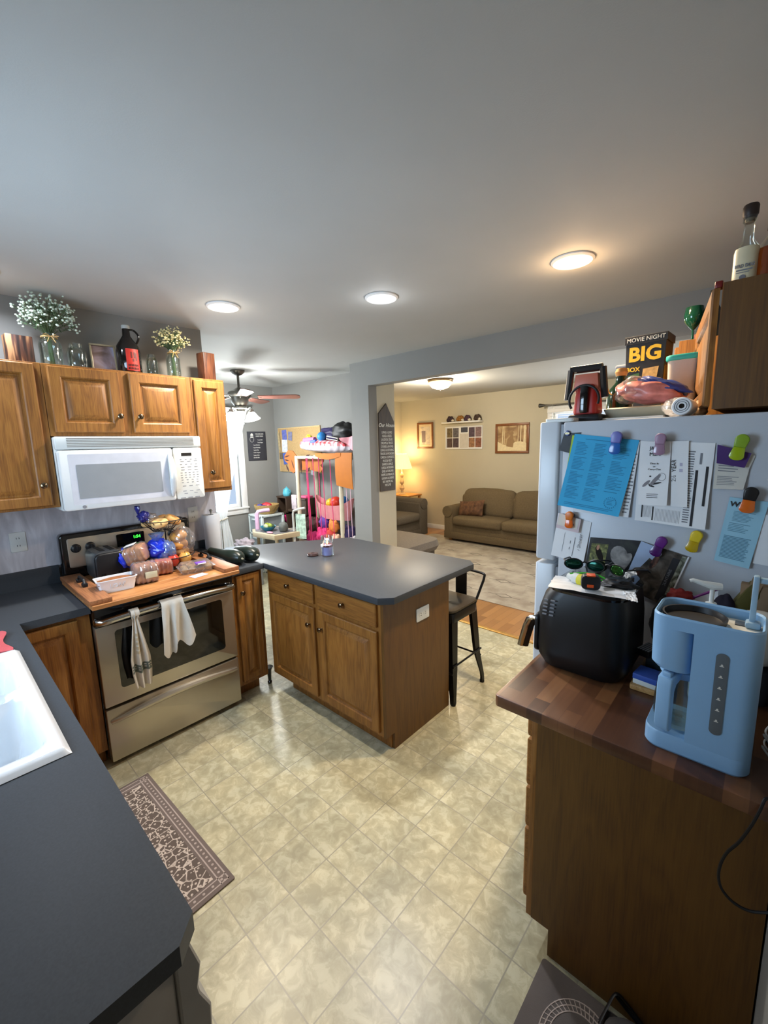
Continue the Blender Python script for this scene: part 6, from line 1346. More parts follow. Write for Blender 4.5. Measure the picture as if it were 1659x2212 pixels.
# low toy table with bowl, toy coffee arch and chair
t = thing('play_table', 'low beige toy table with a gray top in front of the drawer tower', 'toy table', (-1.45, 3.4, 0))
m_bge = plain('beige_plastic', (196, 180, 150), rough=.5)
MB().prism([(-1.80, 3.22), (-1.62, 3.12), (-1.20, 3.16), (-1.15, 3.55), (-1.72, 3.55)], .58, .64, .006).build('table_body', m_bge, t)
MB().prism([(-1.76, 3.24), (-1.62, 3.16), (-1.24, 3.20), (-1.2, 3.50), (-1.70, 3.50)], .640, .645).build('tabletop', plain('gray_toy_top', (120, 118, 120)), t)
for x_, y_ in ((-1.7, 3.24), (-1.28, 3.24), (-1.66, 3.48), (-1.26, 3.48)): MB().cyl((x_, y_, .0), (x_, y_, .58), .02).build('leg', m_bge, t)
t = thing('toy_arch', 'pale pink plastic toy stand at the left end of the play table', 'toy', (-1.74, 3.35, .6455))
MB().tube([(-1.70, 3.24, .646), (-1.70, 3.24, .84), (-1.695, 3.26, .872), (-1.68, 3.32, .88), (-1.66, 3.40, .88)], .027, 10, flat=.8).build('stand', plain('pale_orchid_plastic', (214, 176, 206), rough=.4), t)
t = thing('toy_bowl', 'teal toy bowl of green play vegetables on the play table', 'bowl', (-1.52, 3.27, .6455))
MB().lathe([(0, 0), (.04, 0), (.075, .025), (.10, .06), (.096, .06), (.07, .028), (.038, .006), (0, .006)], (-1.50, 3.27, .6455), 28).build('bowl', plain('teal_bowl', (40, 120, 146), rough=.3), t)
for k, (dx, dy, dz, col) in enumerate(((-.02, 0, .07, (130, 140, 30)), (.03, .01, .066, (150, 166, 60)), (.0, -.03, .058, (200, 206, 160)), (-.05, .02, .055, (96, 120, 40)), (.05, .03, .055, (40, 60, 30)))):
    o = MB().lump((-1.50+dx, 3.27+dy, .6455+dz), .032, (1.2, .8, .9), .3, 4, k).build('play_vegetable', plain('veg_%d' % k, col, rough=.6)); setp(o, ('olive green play vegetable at the top of the teal bowl', 'light green play vegetable at the right of the teal bowl', 'whitish play vegetable at the front of the teal bowl', 'dark leafy play vegetable at the left of the teal bowl', 'blackish play vegetable at the back right of the teal bowl')[k], 'toy', 'play vegetables in the teal bowl')
o = MB().ball((-1.36, 3.20, .655), .045, (1.3, .6, .22), 18, 8).build('toy_plate', plain('rosy_plate', (214, 150, 170), rough=.4)); setp(o, 'rosy flat toy fish plate on the play table', 'toy')
o = MB().lump((-1.30, 3.36, .70), .075, (.8, .8, .9), .15, 2, 4).build('toy_pot', plain('dull_gray_pot', (92, 96, 92), rough=.6)); setp(o, 'dull gray toy pot at the right end of the play table', 'toy')
t = thing('toy_chair', 'small white-railed toy high chair with leaf pattern by the toy rack', 'toy chair', (-1.2, 3.5, .5))
m_lf = plain('leaf_print_cloth', (180, 206, 190), rough=.8, var=.5, scale=26)
MB().tube([(-1.22, 3.46, .50), (-1.225, 3.46, .86), (-1.21, 3.46, .90), (-1.12, 3.5, .93), (-1.06, 3.52, .94)], .014, 8).build('frame', m_wht, t)
MB().grid(lambda u, v: (-1.205+.13*u, 3.48+.05*u, .55+.31*v), 6, 8, .01).build('cloth_back', m_lf, t); MB().box((-1.22, 3.46, .49), (-1.06, 3.60, .51), .004).build('seat', m_wht, t)
o = MB().box((-1.235, 3.46, .0), (-1.05, 3.60, .488), .01).build('beige_bin', m_bge); setp(o, 'beige box under the small white toy high chair', 'box')
o = MB().lump((-1.62, 3.0, .50), .10, (1.4, 1, .8), .4, 3, 3).build('laundry_pile', plain('gray_floral_cloth', (150, 140, 146), rough=.9, var=.5, scale=16)); setp(o, 'gray and white crumpled cloth below the play table', 'cloth')
o = MB().rrect((-1.80, 2.86), (-1.42, 3.12), 0, .42, .03, .01).build('toy_bin', m_gryp); setp(o, 'gray bin under the crumpled cloth in the dining corner', 'bin')

# ---------------------------------------------------------------- bar stool
m_gun = plain('black_gunmetal', (24, 23, 22), rough=.35, metal=.6)
SX, SY = 1.525, 2.745
def stool(label, loc, rz=0):
    t = thing('bar_stool', label, 'stool', (loc[0], loc[1], 0))
    M = T((loc[0], loc[1], 0)) @ Matrix.Rotation(rz, 4, 'Z')
    ft = .195; tp_ = .150
    for sx in (-1, 1):
        for sy in (-1, 1):
            mb = MB(M)
            p0 = Vector((sx*tp_, sy*tp_, .585)); p1 = Vector((sx*(tp_+.022), sy*(tp_+.022), .22)); p2 = Vector((sx*ft*.99, sy*ft*.99, .06)); p3 = Vector((sx*ft, sy*ft, .004))
            for A_, B_, ra, rb in ((p0, p1, .034, .027), (p1, p2, .027, .016), (p2, p3, .016, .014)):
                vs = []
                for P_, r_ in ((A_, ra), (B_, rb)):
                    # angle-iron leg: L section open to the inside
                    vs += [P_, P_+Vector((-sx*2*r_, 0, 0)), P_+Vector((-sx*2*r_, -sy*.004, 0)), P_+Vector((-sx*.004, -sy*.004, 0)), P_+Vector((-sx*.004, -sy*2*r_, 0)), P_+Vector((0, -sy*2*r_, 0))]
                mb.mesh(vs, [(i, (i+1) % 6, (i+1) % 6+6, i+6) for i in range(6)]+[(0, 1, 2, 3, 4, 5), (6, 7, 8, 9, 10, 11)])
            mb.lathe([(0, 0), (.016, 0), (.017, .012), (.013, .018), (.013, .03), (0, .03)], (p3.x-sx*.012, p3.y-sy*.012, 0), 12)
            mb.build('leg', m_gun, t)
    for z_, dirs in ((.205, 'x'), (.255, 'y')):
        r_ = .175
        for s in (-1, 1):
            mb = MB(M)
            if dirs == 'x': mb.cyl((-r_, s*r_, z_), (r_, s*r_, z_), .0065)
            else: mb.cyl((s*r_, -r_, z_), (s*r_, r_, z_), .0065)
            mb.build('footrest_bar', m_gun, t)
    mb = MB(M); mb.rrect((-.158, -.158), (.158, .158), .535, .60, .03, .006); mb.build('seat_frame', m_gun, t)
    mb = MB(M); stack(mb, [(-.155, -.155, .155, .155, .6005, .04), (-.165, -.165, .165, .165, .612, .045), (-.165, -.165, .165, .165, .622, .045), (-.14, -.14, .14, .14, .632, .04)]); mb.build('seat_cushion', plain('dark_olive_brown_vinyl', (62, 52, 36), rough=.5), t)
    mb = MB(M); P_ = [(.150, .13, .59), (.172, .172, .70), (.185, .19, .765), (.165, .20, .79), (0, .205, .795), (-.165, .20, .79), (-.185, .19, .765), (-.172, .172, .70), (-.150, .13, .59)]
    mb.tube(smooth_path([Vector(p) for p in P_], 5), .009, 10); mb.build('back_rail', m_gun, t)
    MB(M).box((-.045, .192, .60), (.075-.03, .200, .795), .002).build('back_plate', m_gun, t)
    return t
stool('black metal bar stool with a dark seat pad at the end of the peninsula', (1.53, 2.735), 0)
t2 = copy_tree(bpy.data.objects['bar_stool'], label='black metal bar stool behind the peninsula, only a foot visible under the corner', loc=(.86, 2.78, 0))

# ---------------------------------------------------------------- on the peninsula
CX, CY = .836, 2.288
t = thing('jar_candle', 'lit lavender candle in a clear glass jar on the peninsula', 'candle', (CX, CY, .9145))
MB().lathe([(0, 0), (.040, 0), (.043, .004), (.043, .14), (.041, .143), (.0395, .14), (.0395, .008), (0, .006)], (CX, CY, .9145), 36).build('glass_jar', m_glass, t)
MB().lathe([(0, .008), (.0385, .008), (.0385, .070), (.036, .072), (0, .071)], (CX, CY, .9145), 32).build('wax', plain('lavender_wax', (166, 160, 226), rough=.5, sss=.3), t)
MB().lathe([(.0388, .066), (.039, .074), (.0388, .080)], (CX, CY, .9145), 32).build('dark_wax_line', plain('dark_plum', (84, 36, 50)), t)
MB().cyl((CX, CY, .985), (CX, CY, 1.0), .001, n=6).build('wick', m_dark, t)
MB().lathe([(0, 0), (.006, .006), (.0065, .012), (.003, .024), (0, .034)], (CX, CY, .997), 12).build('flame', emit('flame_glow', (255, 176, 80), 14), t)
Mq = frame((CX, CY, .99), (.76, .65, 0), (0, 0, 1), (.65, -.76, 0)); MB(Mq).box((-.040, -.008, .018), (-.026, .012, .0365), .001).build('sticker', m_paper, t)
light('candle_flame', 'POINT', (CX, CY, 1.03), .7, (1, .6, .3), rad=.01)
p_ = at(676, 1200, 'z', .9145)
o = MB().lathe([(0, 0), (.040, 0), (.041, .003), (.041, .009), (.037, .011), (.036, .017), (.012, .018), (.011, .014), (0, .014)], (p_.x, p_.y, .9145), 32).build('candle_lid', plain('dark_brown_lid', (52, 34, 32), rough=.35)); setp(o, 'dark brown round candle lid beside the lavender candle', 'lid')
m_sq = plain('dark_green_squash', (26, 36, 30), rough=.32, var=.25, scale=12)
def squash(label, a, b, prof):
    t = thing('squash', label, 'squash', (a[0], a[1], .9145)); a, b = Vector(a), Vector(b); d = (b-a)
    q = d.to_track_quat('Z', 'Y').to_matrix().to_4x4(); q.translation = a
    MB(q).lathe([(r_, z_*d.length) for r_, z_ in prof], n=24).build('body', m_sq, t)
    e = MB(q); e.lathe([(0, -.012), (.006, -.01), (.007, .004), (0, .004)], n=8); e.build('blossom_end', plain('tan_scar', (150, 146, 124)), t)
squash('long dark green squash with its neck toward the bread board', (.60, 1.765, .9665), (.20, 1.735, .9665), [(0, 0), (.026, .02), (.044, .08), (.051, .2), (.047, .34), (.034, .5), (.028, .75), (.025, .95), (0, 1)])
squash('short dark green squash nearest the open peninsula top', (.60, 1.875, .9675), (.34, 1.85, .9675), [(0, 0), (.028, .03), (.046, .12), (.052, .35), (.045, .6), (.034, .85), (.018, .97), (0, 1)])
t = thing('paper_towel', 'white paper towel roll on a metal holder at the end of the wall', 'paper towels', (.14, 1.83, .9145))
TP = (.085, 1.823)
MB().lathe([(0, 0), (.07, 0), (.07, .008), (.01, .012), (.006, .014), (.006, .31), (.012, .315), (.012, .325), (0, .33)], (*TP, .9145), 24).build('holder', m_sil, t)
MB().lathe([(.018, .016), (.056, .016), (.058, .02), (.058, .285), (.056, .288), (.018, .288)], (*TP, .9145), 36).build('paper_roll', m_paper, t)
MB().tube([(TP[0]+.045, TP[1]+.052, .915), (TP[0]+.045, TP[1]+.052, 1.14), (TP[0]+.04, TP[1]+.058, 1.155), (TP[0]+.03, TP[1]+.06, 1.14), (TP[0]+.03, TP[1]+.06, .915)], .004, 8).build('side_arm', m_sil, t)
o = MB().rrect((.03, 1.69), (.12, 1.76), .9145, .955, .01, .004).build('trivet_stack', m_blkm); setp(o, 'black low box against the backsplash left of the paper towels', 'box')

# ---------------------------------------------------------------- on the range board
ZB = .9425
t = thing('toaster', 'black and steel two-slot toaster at the left of the range', 'toaster', (.24, 1.09, ZB))
A_, B_ = (.115, 1.015), (.345, 1.162)
mb = MB(); stack(mb, [(A_[0]+.01, A_[1]+.006, B_[0]-.0, B_[1]-.006, ZB+.012, .03), (A_[0], A_[1], B_[0], B_[1], ZB+.03, .035), (A_[0], A_[1], B_[0], B_[1], ZB+.14, .035), (A_[0]+.01, A_[1]+.012, B_[0]-.01, B_[1]-.012, ZB+.165, .03), (A_[0]+.025, A_[1]+.03, B_[0]-.025, B_[1]-.03, ZB+.172, .02)]); mb.build('shell', plain('dark_steel', (110, 112, 114), rough=.3, metal=.7), t)
mb = MB(frame((B_[0]-.006, A_[1], ZB), (0, 1, 0), (0, 0, 1), (1, 0, 0))); mb.rrect((-.004, .004), (.151, .168), 0, .03, .03, .01, seg=3); fp = mb.build('front_panel', m_blkm, t)
for x_ in (1.055, 1.105): MB().box((A_[0]+.04, x_, ZB+.168), (B_[0]-.04, x_+.026, ZB+.1735), .001).build('slot', m_dark, t)
for x_ in (1.045, 1.13):
    MB().box((B_[0]+.022, x_-.01, ZB+.035), (B_[0]+.028, x_+.01, ZB+.055), .003).build('lever', m_blk, fp)
mb = MB(); mb.box((A_[0]+.02, A_[1]+.02, ZB), (B_[0]-.02, B_[1]-.02, ZB+.013)); mb.build('foot_base', m_blkm, t)
# loaf pan
t = thing('loaf_pan', 'white ceramic loaf pan of brown bread at the front of the board', 'baking pan', (.55, 1.06, ZB))
Mq = T((.545, 1.055, ZB)) @ Matrix.Rotation(math.radians(86), 4, 'Z')
mb = MB(Mq); stack(mb, [(-.078, -.040, .078, .040, 0, .012), (-.092, -.052, .092, .052, .062, .014), (-.096, -.056, .096, .056, .066, .015), (-.096, -.056, .096, .056, .070, .015), (-.090, -.050, .090, .050, .070, .012), (-.086, -.046, .086, .046, .045, .012)], n=4, cap1=True); pn = mb.build('pan', m_porc, t)
mb = MB(Mq); mb.grid(lambda u, v: (-.088+.176*u, -.048+.096*v, .050+.020*(math.sin(PI*u)*math.sin(PI*v))**.5), 16, 10, .004); mb.build('loaf', plain('brown_crust', (136, 84, 46), rough=.8, var=.25, scale=30, bump=.6, bscale=150), t)
text('LOAF', .03, Mq @ frame((0, -.0485, .034), (1, 0, 0), (0, -.19, .98), (0, -.98, -.19)), plain('embossed_white', (206, 210, 216), rough=.2), pn, ext=.001)
# breads
def loafbag(name, label, M, dims, col, wrap=True, labelpart=None, slices=True):
    t = thing(name, label, 'bread', M @ Vector((0, 0, 0))); L_, W_, H_ = dims
    mb = MB(M)
    def f(u, v):
        a = 2*PI*u; x = (v-.5)*L_; k = 1+.03*math.sin(x*260) if slices else 1
        e = (1-abs(2*v-1)**8)**.3
        cy_, cz_ = math.cos(a), math.sin(a)
        sq = (abs(cy_)**4+abs(cz_)**4)**-.25
        return (x, cy_*sq*W_/2*e*k, H_/2+cz_*sq*H_/2*e*k*(1+.06*(cz_ > 0)))
    mb.grid(f, 28, 34, cu=True); mb.build('loaf', plain('bread_%d_%d' % (col[0], col[1]), col, rough=.8, var=.22, scale=40), t)
    if wrap:
        mb = MB(M); R_ = random.Random(len(label))
        def g(u, v):
            p = Vector(f(u, v)); q = (p-Vector((0, 0, H_/2))); n_ = mnoise.noise(p*45+Vector((3, 1, 2)))
            return Vector((0, 0, H_/2))+q*(1.05+.06*n_)+Vector((0, 0, .003))
        mb.grid(g, 40, 34, cu=True); mb.build('clear_wrap', m_plas, t, smooth=20)
    return t
def MR(c, rz=0, ry=0, rx=0): return T(c) @ Matrix.Rotation(rz, 4, 'Z') @ Matrix.Rotation(ry, 4, 'Y') @ Matrix.Rotation(rx, 4, 'X')
t = loafbag('bread_loaf', 'bagged wheat bread with a pale label at the front of the board', MR((.53, 1.205, ZB), 1.45), (.125, .12, .105), (156, 106, 78))
MB(MR((.53, 1.205, ZB), 1.45)).box((-.01, -.069, .035), (.05, -.066, .07), .001).build('label', plain('cream_sticker', (196, 190, 160)), t)
loafbag('bread_bag', 'clear bag of orange-red rolls behind the labelled wheat bread', MR((.43, 1.325, ZB), 1.3), (.13, .11, .085), (176, 84, 50))
t = loafbag('bread_bag', 'sliced bread in a blue and clear bag lying tilted on the bread pile', MR((.345, 1.225, ZB+.075), .9, -.3, .1), (.17, .13, .10), (186, 128, 78))
m_bbag = plain('royal_blue_film', (24, 50, 190), rough=.2, var=.2, scale=20, coat=.3); m_bclear = thin_glass('blue_tint_film', (150, 180, 240), .25, .1, .25)
MB(MR((.345, 1.225, ZB+.075), .9, -.3, .1)).lump((-.035, -.02, .05), .05, (.35, 1.45, 1.15), .3, 3, 3).build('blue_band', m_bbag, t)
MB(MR((.345, 1.225, ZB+.075), .9, -.3, .1)).box((-.02, -.02, .112), (.04, .03, .116), .001).build('label', m_paper, t)
t = thing('bread_bag', 'bright blue twisted bread bag standing in the middle of the pile', 'bread bag', (.36, 1.345, ZB+.06))
MB().lump((.365, 1.345, ZB+.135), .055, (1, 1.05, 1.15), .45, 3, 5, 26, 18).build('blue_film', m_bbag, t)
MB().lump((.39, 1.385, ZB+.125), .05, (1, 1, 1.2), .3, 3, 8, 22, 14).build('pale_blue_film', m_bclear, t)
MB().lathe([(.018, 0), (.03, .02), (.045, .045)], (.36, 1.345, ZB+.19), 14).build('twisted_neck', m_bclear, t)
t = loafbag('bun_bag', 'clear bag of brown buns at the back of the pile beside the clock', MR((.20, 1.235, ZB), 1.4), (.14, .10, .085), (150, 104, 62), slices=False)
t.location.z += .06; ORG[t.name] = Vector(t.location)
# black wire tiered basket with bagels and buns
t = thing('tiered_basket', 'black wire two-tier basket holding bagels above and buns below', 'basket', (.33, 1.42, ZB))
BX, BY = .33, 1.395; mb = MB()
def ring(mb, c, r, z, w=.0022, sx=1): mb.tube([(c[0]+r*math.cos(a)*sx, c[1]+r*math.sin(a), z) for a in [2*PI*i/32 for i in range(32)]], w, 6, True)
def wire_bowl(c, z, R1_, R0_, h, n_=16):
    mb = MB(); ring(mb, c, R1_, z+h, .003); ring(mb, c, R0_, z, .0025); ring(mb, c, (R1_+R0_)/2*1.05, z+h*.45, .0018)
    for k in range(n_):
        a = 2*PI*k/n_; b = 2*PI*(k+.5)/n_; e_ = 2*PI*(k+1)/n_
        mb.tube([(c[0]+R1_*math.cos(a), c[1]+R1_*math.sin(a), z+h), (c[0]+R0_*math.cos(b), c[1]+R0_*math.sin(b), z), (c[0]+R1_*math.cos(e_), c[1]+R1_*math.sin(e_), z+h)], .0016, 5)
    for k in range(6):
        a = PI*k/6; mb.tube([(c[0]+R0_*math.cos(a), c[1]+R0_*math.sin(a), z), (c[0]-R0_*math.cos(a), c[1]-R0_*math.sin(a), z)], .0015, 5)
    return mb
wire_bowl((BX, BY), ZB+.245, .115, .055, .065).build('upper_bowl', m_blkm, t)
wire_bowl((BX, BY+.03), ZB+.012, .14, .08, .07).build('lower_bowl', m_blkm, t)
mb = MB(); mb.tube([(BX-.02, BY+.02, ZB+.01), (BX-.02, BY+.02, ZB+.25)], .004, 8); ring(mb, (BX, BY+.03), .08, ZB+.004, .004); mb.build('center_post', m_blkm, t)
def bagel(label, c, r, col, name='bagel', rot=(0, 0, 0)):
    mb = MB(T(c) @ Matrix.Rotation(rot[0], 4, 'X') @ Matrix.Rotation(rot[1], 4, 'Y'))
    if name == 'bagel': mb.tube([(r*.58*math.cos(a), r*.58*math.sin(a), 0) for a in [2*PI*i/24 for i in range(24)]], r*.42, 12, True)
    else: mb.lump((0, 0, 0), r, (1, 1, .62), .05, 2, 3)
    o = mb.build(name, plain('crust_%d' % col[0], col, rough=.6, var=.2, scale=25)); setp(o, label, 'bread', 'bagels and buns in the wire basket'); return o
bagel('pale bagel lying at the front of the upper wire bowl', (.375, 1.365, ZB+.298), .05, (212, 172, 112), rot=(.2, .2))
bagel('browned bagel at the right of the upper wire bowl', (.355, 1.452, ZB+.305), .05, (190, 140, 78), rot=(-.5, .3))
bagel('browned bagel at the back of the upper wire bowl', (.28, 1.40, ZB+.308), .048, (176, 128, 70), rot=(.2, -.3))
bagel('pale bagel at the far left of the upper wire bowl', (.29, 1.33, ZB+.296), .042, (200, 160, 104), rot=(.3, 0))
bagel('golden bun at the top of the stack below the wire bowl', (.35, 1.475, ZB+.195), .052, (196, 138, 62), 'bun', (.3, .2))
bagel('golden bun second from the top of the bun stack', (.36, 1.47, ZB+.145), .054, (186, 126, 56), 'bun', (.1, .2))
bagel('golden bun low in the bun stack, above the apples', (.36, 1.475, ZB+.10), .052, (176, 116, 50), 'bun', (0, .1))
o = MB().lump((.355, 1.50, ZB+.16), .07, (.9, 1, 1.3), .25, 3.5, 2, 26, 18).build('bun_wrap', m_plas); setp(o, 'crinkled clear bag around the golden buns', 'bag')
t = thing('bagel_bag', 'blue and clear bag end sticking up left of the upper wire bowl', 'bag', (.30, 1.31, ZB+.31))
MB().lump((.335, 1.295, ZB+.345), .032, (1, 1, 1.0), .4, 4, 9).build('blue_film', plain('navy_film', (34, 36, 110), rough=.25, coat=.3), t)
MB().lathe([(.006, 0), (.012, .01), (.03, .035), (.026, .05)], (.33, 1.265, ZB+.36), 12, 1, .5).build('gathered_end', plain('navy_film', (34, 36, 110)), t)
MB().lump((.33, 1.33, ZB+.33), .035, (1, 1.2, .8), .4, 4, 4).build('clear_film', m_plas, t)
for lab, c_, col in (('red apple at the front of the lower wire bowl', (.43, 1.40, ZB+.065), (176, 50, 34)), ('yellow and red apple beside the red one in the lower wire bowl', (.425, 1.475, ZB+.065), (206, 150, 74)), ('dark red apple at the back of the lower wire bowl', (.31, 1.44, ZB+.065), (150, 40, 30))):
    t = thing('apple', lab, 'apple', (c_[0], c_[1], c_[2]-.035), 'apples in the wire basket')
    MB().lathe([(0, -.03), (.02, -.034), (.036, -.01), (.037, .012), (.022, .033), (.006, .028), (0, .024)], c_, 20).build('fruit', plain('apple_%d' % col[0], col, rough=.3, var=.3, scale=12), t)
    MB().cyl((c_[0], c_[1], c_[2]+.025), (c_[0]+.004, c_[1], c_[2]+.042), .0015, n=6).build('stem', m_dark, t)
# clamshell of muffins
t = thing('muffin_box', 'clear plastic clamshell of mini muffins with a purple label', 'food box', (.54, 1.485, ZB))
Mq = T((.545, 1.485, ZB)) @ Matrix.Rotation(math.radians(80), 4, 'Z')
mb = MB(Mq); stack(mb, [(-.085, -.052, .085, .052, .001, .02), (-.095, -.062, .095, .062, .028, .022), (-.102, -.069, .102, .069, .030, .024), (-.102, -.069, .102, .069, .033, .024), (-.094, -.060, .094, .060, .036, .022), (-.08, -.048, .08, .048, .058, .02)]); mb.build('clamshell', m_plas, t)
MB(Mq).box((-.01, -.062, .052), (.05, -.020, .0605), .001).build('purple_label', plain('purple_label', (110, 64, 160)), t)
MB(Mq).box((.0, -.066, .052), (.046, -.058, .058), .001).build('white_label', m_paper, t)
k = 0
for i in range(4):
    for j in range(2):
        c_ = Mq @ Vector((-.066+.044*i, -.026+.052*j, .022)); o = MB().lump(c_, .021, (1, 1, .85), .1, 3, k, 14, 10).build('muffin', plain('muffin_top', (150, 118, 74), rough=.8, var=.3, scale=60)); setp(o, 'mini muffin inside the clear clamshell with the purple label', 'muffin', 'mini muffins in the clamshell'); k += 1
o = MB(MR((.66, 1.45, ZB+.001), .2)).box((-.03, -.045, 0), (.03, .045, .001)).build('leaflet', plain('lilac_paper', (196, 190, 206))); setp(o, 'small lilac and white leaflet in front of the muffin box', 'paper')

# ---------------------------------------------------------------- towels on the oven handle
m_tow = plain('cream_towel', (206, 200, 188), rough=.95, bump=.6, bscale=300, var=.04)
t = thing('hand_towel', 'hanging cream hand towel with a gray plaid band on the oven handle', 'towel', (.71, 1.08, .43))
def tw1(u, v):
    z = .865-.435*v; w_ = .036+.012*v if v < .12 else (.026+.075*min(1, (v-.12)/.5) - .02*max(0, v-.8)/.2)
    f = .006+.010*min(1, v*2)
    return (.713+.012*math.sin(u*17+1)*min(1, v*2)+.006*(v < .12), 1.078+(u-.5)*w_*1.0+.008*v, z+.006*math.sin(u*11)*v)
M1 = MB().grid(tw1, 60, 40, .0012).build('towel_cloth', m_tow, t, smooth=70)
MB().tube([(.735*0+.708+.024*math.cos(a), 1.075, .842+.024*math.sin(a)) for a in [2*PI*i/20 for i in range(20)]], .003, 6, True, flat=1).build('loop', m_tow, t)
mb = MB(); mb.grid(lambda u, v: (.707+.0255*math.cos(PI*1.25*v-.4), 1.058+.04*u, .842+.0255*math.sin(PI*1.25*v-.4)), 6, 12, .003); mb.build('loop_tab', m_tow, t)
m_pl1 = plain('sage_gray_stripe', (104, 112, 102), rough=.95); m_pl2 = plain('tan_print', (186, 170, 140), rough=.95)
mb = MB()
for a_, b_ in ((.70, .722), (.74, .752), (.77, .80)): mb.grid(lambda u, v: tuple(Vector(tw1(.02+.96*u, a_+(b_-a_)*v))+Vector((.0045, 0, 0))), 30, 3)
for a_ in (.1, .25, .4, .55, .7, .85): mb.grid(lambda u, v: tuple(Vector(tw1(a_+.07*u, .70+.10*v))+Vector((.0048, 0, 0))), 4, 5)
s_ = mb.build('plaid_band', m_pl1, M1, recalc=False); s_['kind'] = 'stuff'
mb = MB()
for k in range(5): mb.grid(lambda u, v: tuple(Vector(tw1(.3+.3*u, .30+.055*k+.035*v))+Vector((.0045, 0, 0))), 8, 3)
s_ = mb.build('tan_motif', m_pl2, M1, recalc=False); s_['kind'] = 'stuff'
t = thing('dish_towel', 'cream cotton towel draped in folds over the middle of the oven handle', 'towel', (.71, 1.265, .57))
def tw2(u, v):
    s = (v-.12)/.88
    if s < 0:
        a = PI*(1+s*8); x = .708-.026*math.cos(a)*-1; x = .708+.026*math.cos(PI*(-s*8.3)); z = .845+.026*math.sin(PI*(-s*8.3)); return (x, 1.205+.115*u, z)
    w_ = .115+.05*s; fold = .016*math.sin(u*13+2*s)*min(1, s*2+.2)
    zb = .265+.03*math.sin(u*9)-.05*u*(u > .5)+.015*math.sin(u*23)
    return (.735+fold+.004*s, 1.205+.115*u+(u-.4)*.05*s+.02*s*math.sin(u*7), .845-zb*s)
MB().grid(tw2, 46, 30, .003).build('towel_cloth', m_tow, t, smooth=70)

# ---------------------------------------------------------------- on top of the wall cabinets
ZW = 2.1345; XW_ = .17
m_burn = None
def burnt(name, seed):
    mt, nt, B, N, L = _nt(name); v = coords(N, L, (30, 30, 2.5), loc=(seed, seed, 0)); n = node(N, 'ShaderNodeTexNoise'); n.inputs['Scale'].default_value = 1; n.inputs['Detail'].default_value = 3; L.new(v, n.inputs['Vector'])
    r = ramp(N, [(.42, srgb((34, 18, 13))), (.5, srgb((84, 50, 34))), (.55, srgb((158, 118, 80)))]); L.new(n.outputs[0], r.inputs[0]); L.new(r.outputs[0], B.inputs['Base Color']); B.inputs['Roughness'].default_value = .5; return mt
o = MB(rotz(.1, (.18, .855, 0))).box((.13, .797, ZW), (.20, .908, ZW+.145), .003).build('wood_block', burnt('scorched_light_wood', 2)); setp(o, 'scorched striped wooden block at the left end of the cabinet top', 'wood block')
mt2 = wood('scorched_red_brown_wood', ((42, 20, 12), (78, 42, 24), (104, 60, 34)), 'z', grain=1.5)
o = MB(rotz(.15, (.18, 1.83, 0))).box((.15, 1.79, ZW), (.23, 1.875, ZW+.185), .003).build('wood_block', mt2); setp(o, 'tall reddish scorched wooden block at the right end of the cabinet top', 'wood block')
def jar(label, y_, r_, h_, x_=.17, twine=True):
    t = thing('glass_jar', label, 'jar', (x_, y_, ZW))
    MB().lathe([(0, .002), (r_*.9, .002), (r_, .01), (r_, h_*.68), (r_*.85, h_*.8), (r_*.66, h_*.86), (r_*.66, h_), (r_*.62, h_), (r_*.62, h_*.86), (r_*.8, h_*.8), (r_*.95, h_*.67), (r_*.95, .014), (0, .008)], (x_, y_, ZW), 28).build('jar', m_glass, t)
    if twine:
        tw_ = plain('jute_twine', (176, 144, 92), rough=.9)
        mb = MB(); mb.tube([(x_+(r_*.68)*math.cos(a), y_+(r_*.68)*math.sin(a), ZW+h_*.9) for a in [2*PI*i/20 for i in range(20)]], .0035, 6, True)
        for s in (-1, 1): mb.tube([(x_+r_*.7, y_, ZW+h_*.9), (x_+r_*.85, y_+s*.02, ZW+h_*.96), (x_+r_*.85, y_+s*.035, ZW+h_*.92), (x_+r_*.75, y_+s*.005, ZW+h_*.89), (x_+r_*.95, y_+s*.018, ZW+h_*.72)], .002, 5)
        mb.build('twine', tw_, t)
    return t
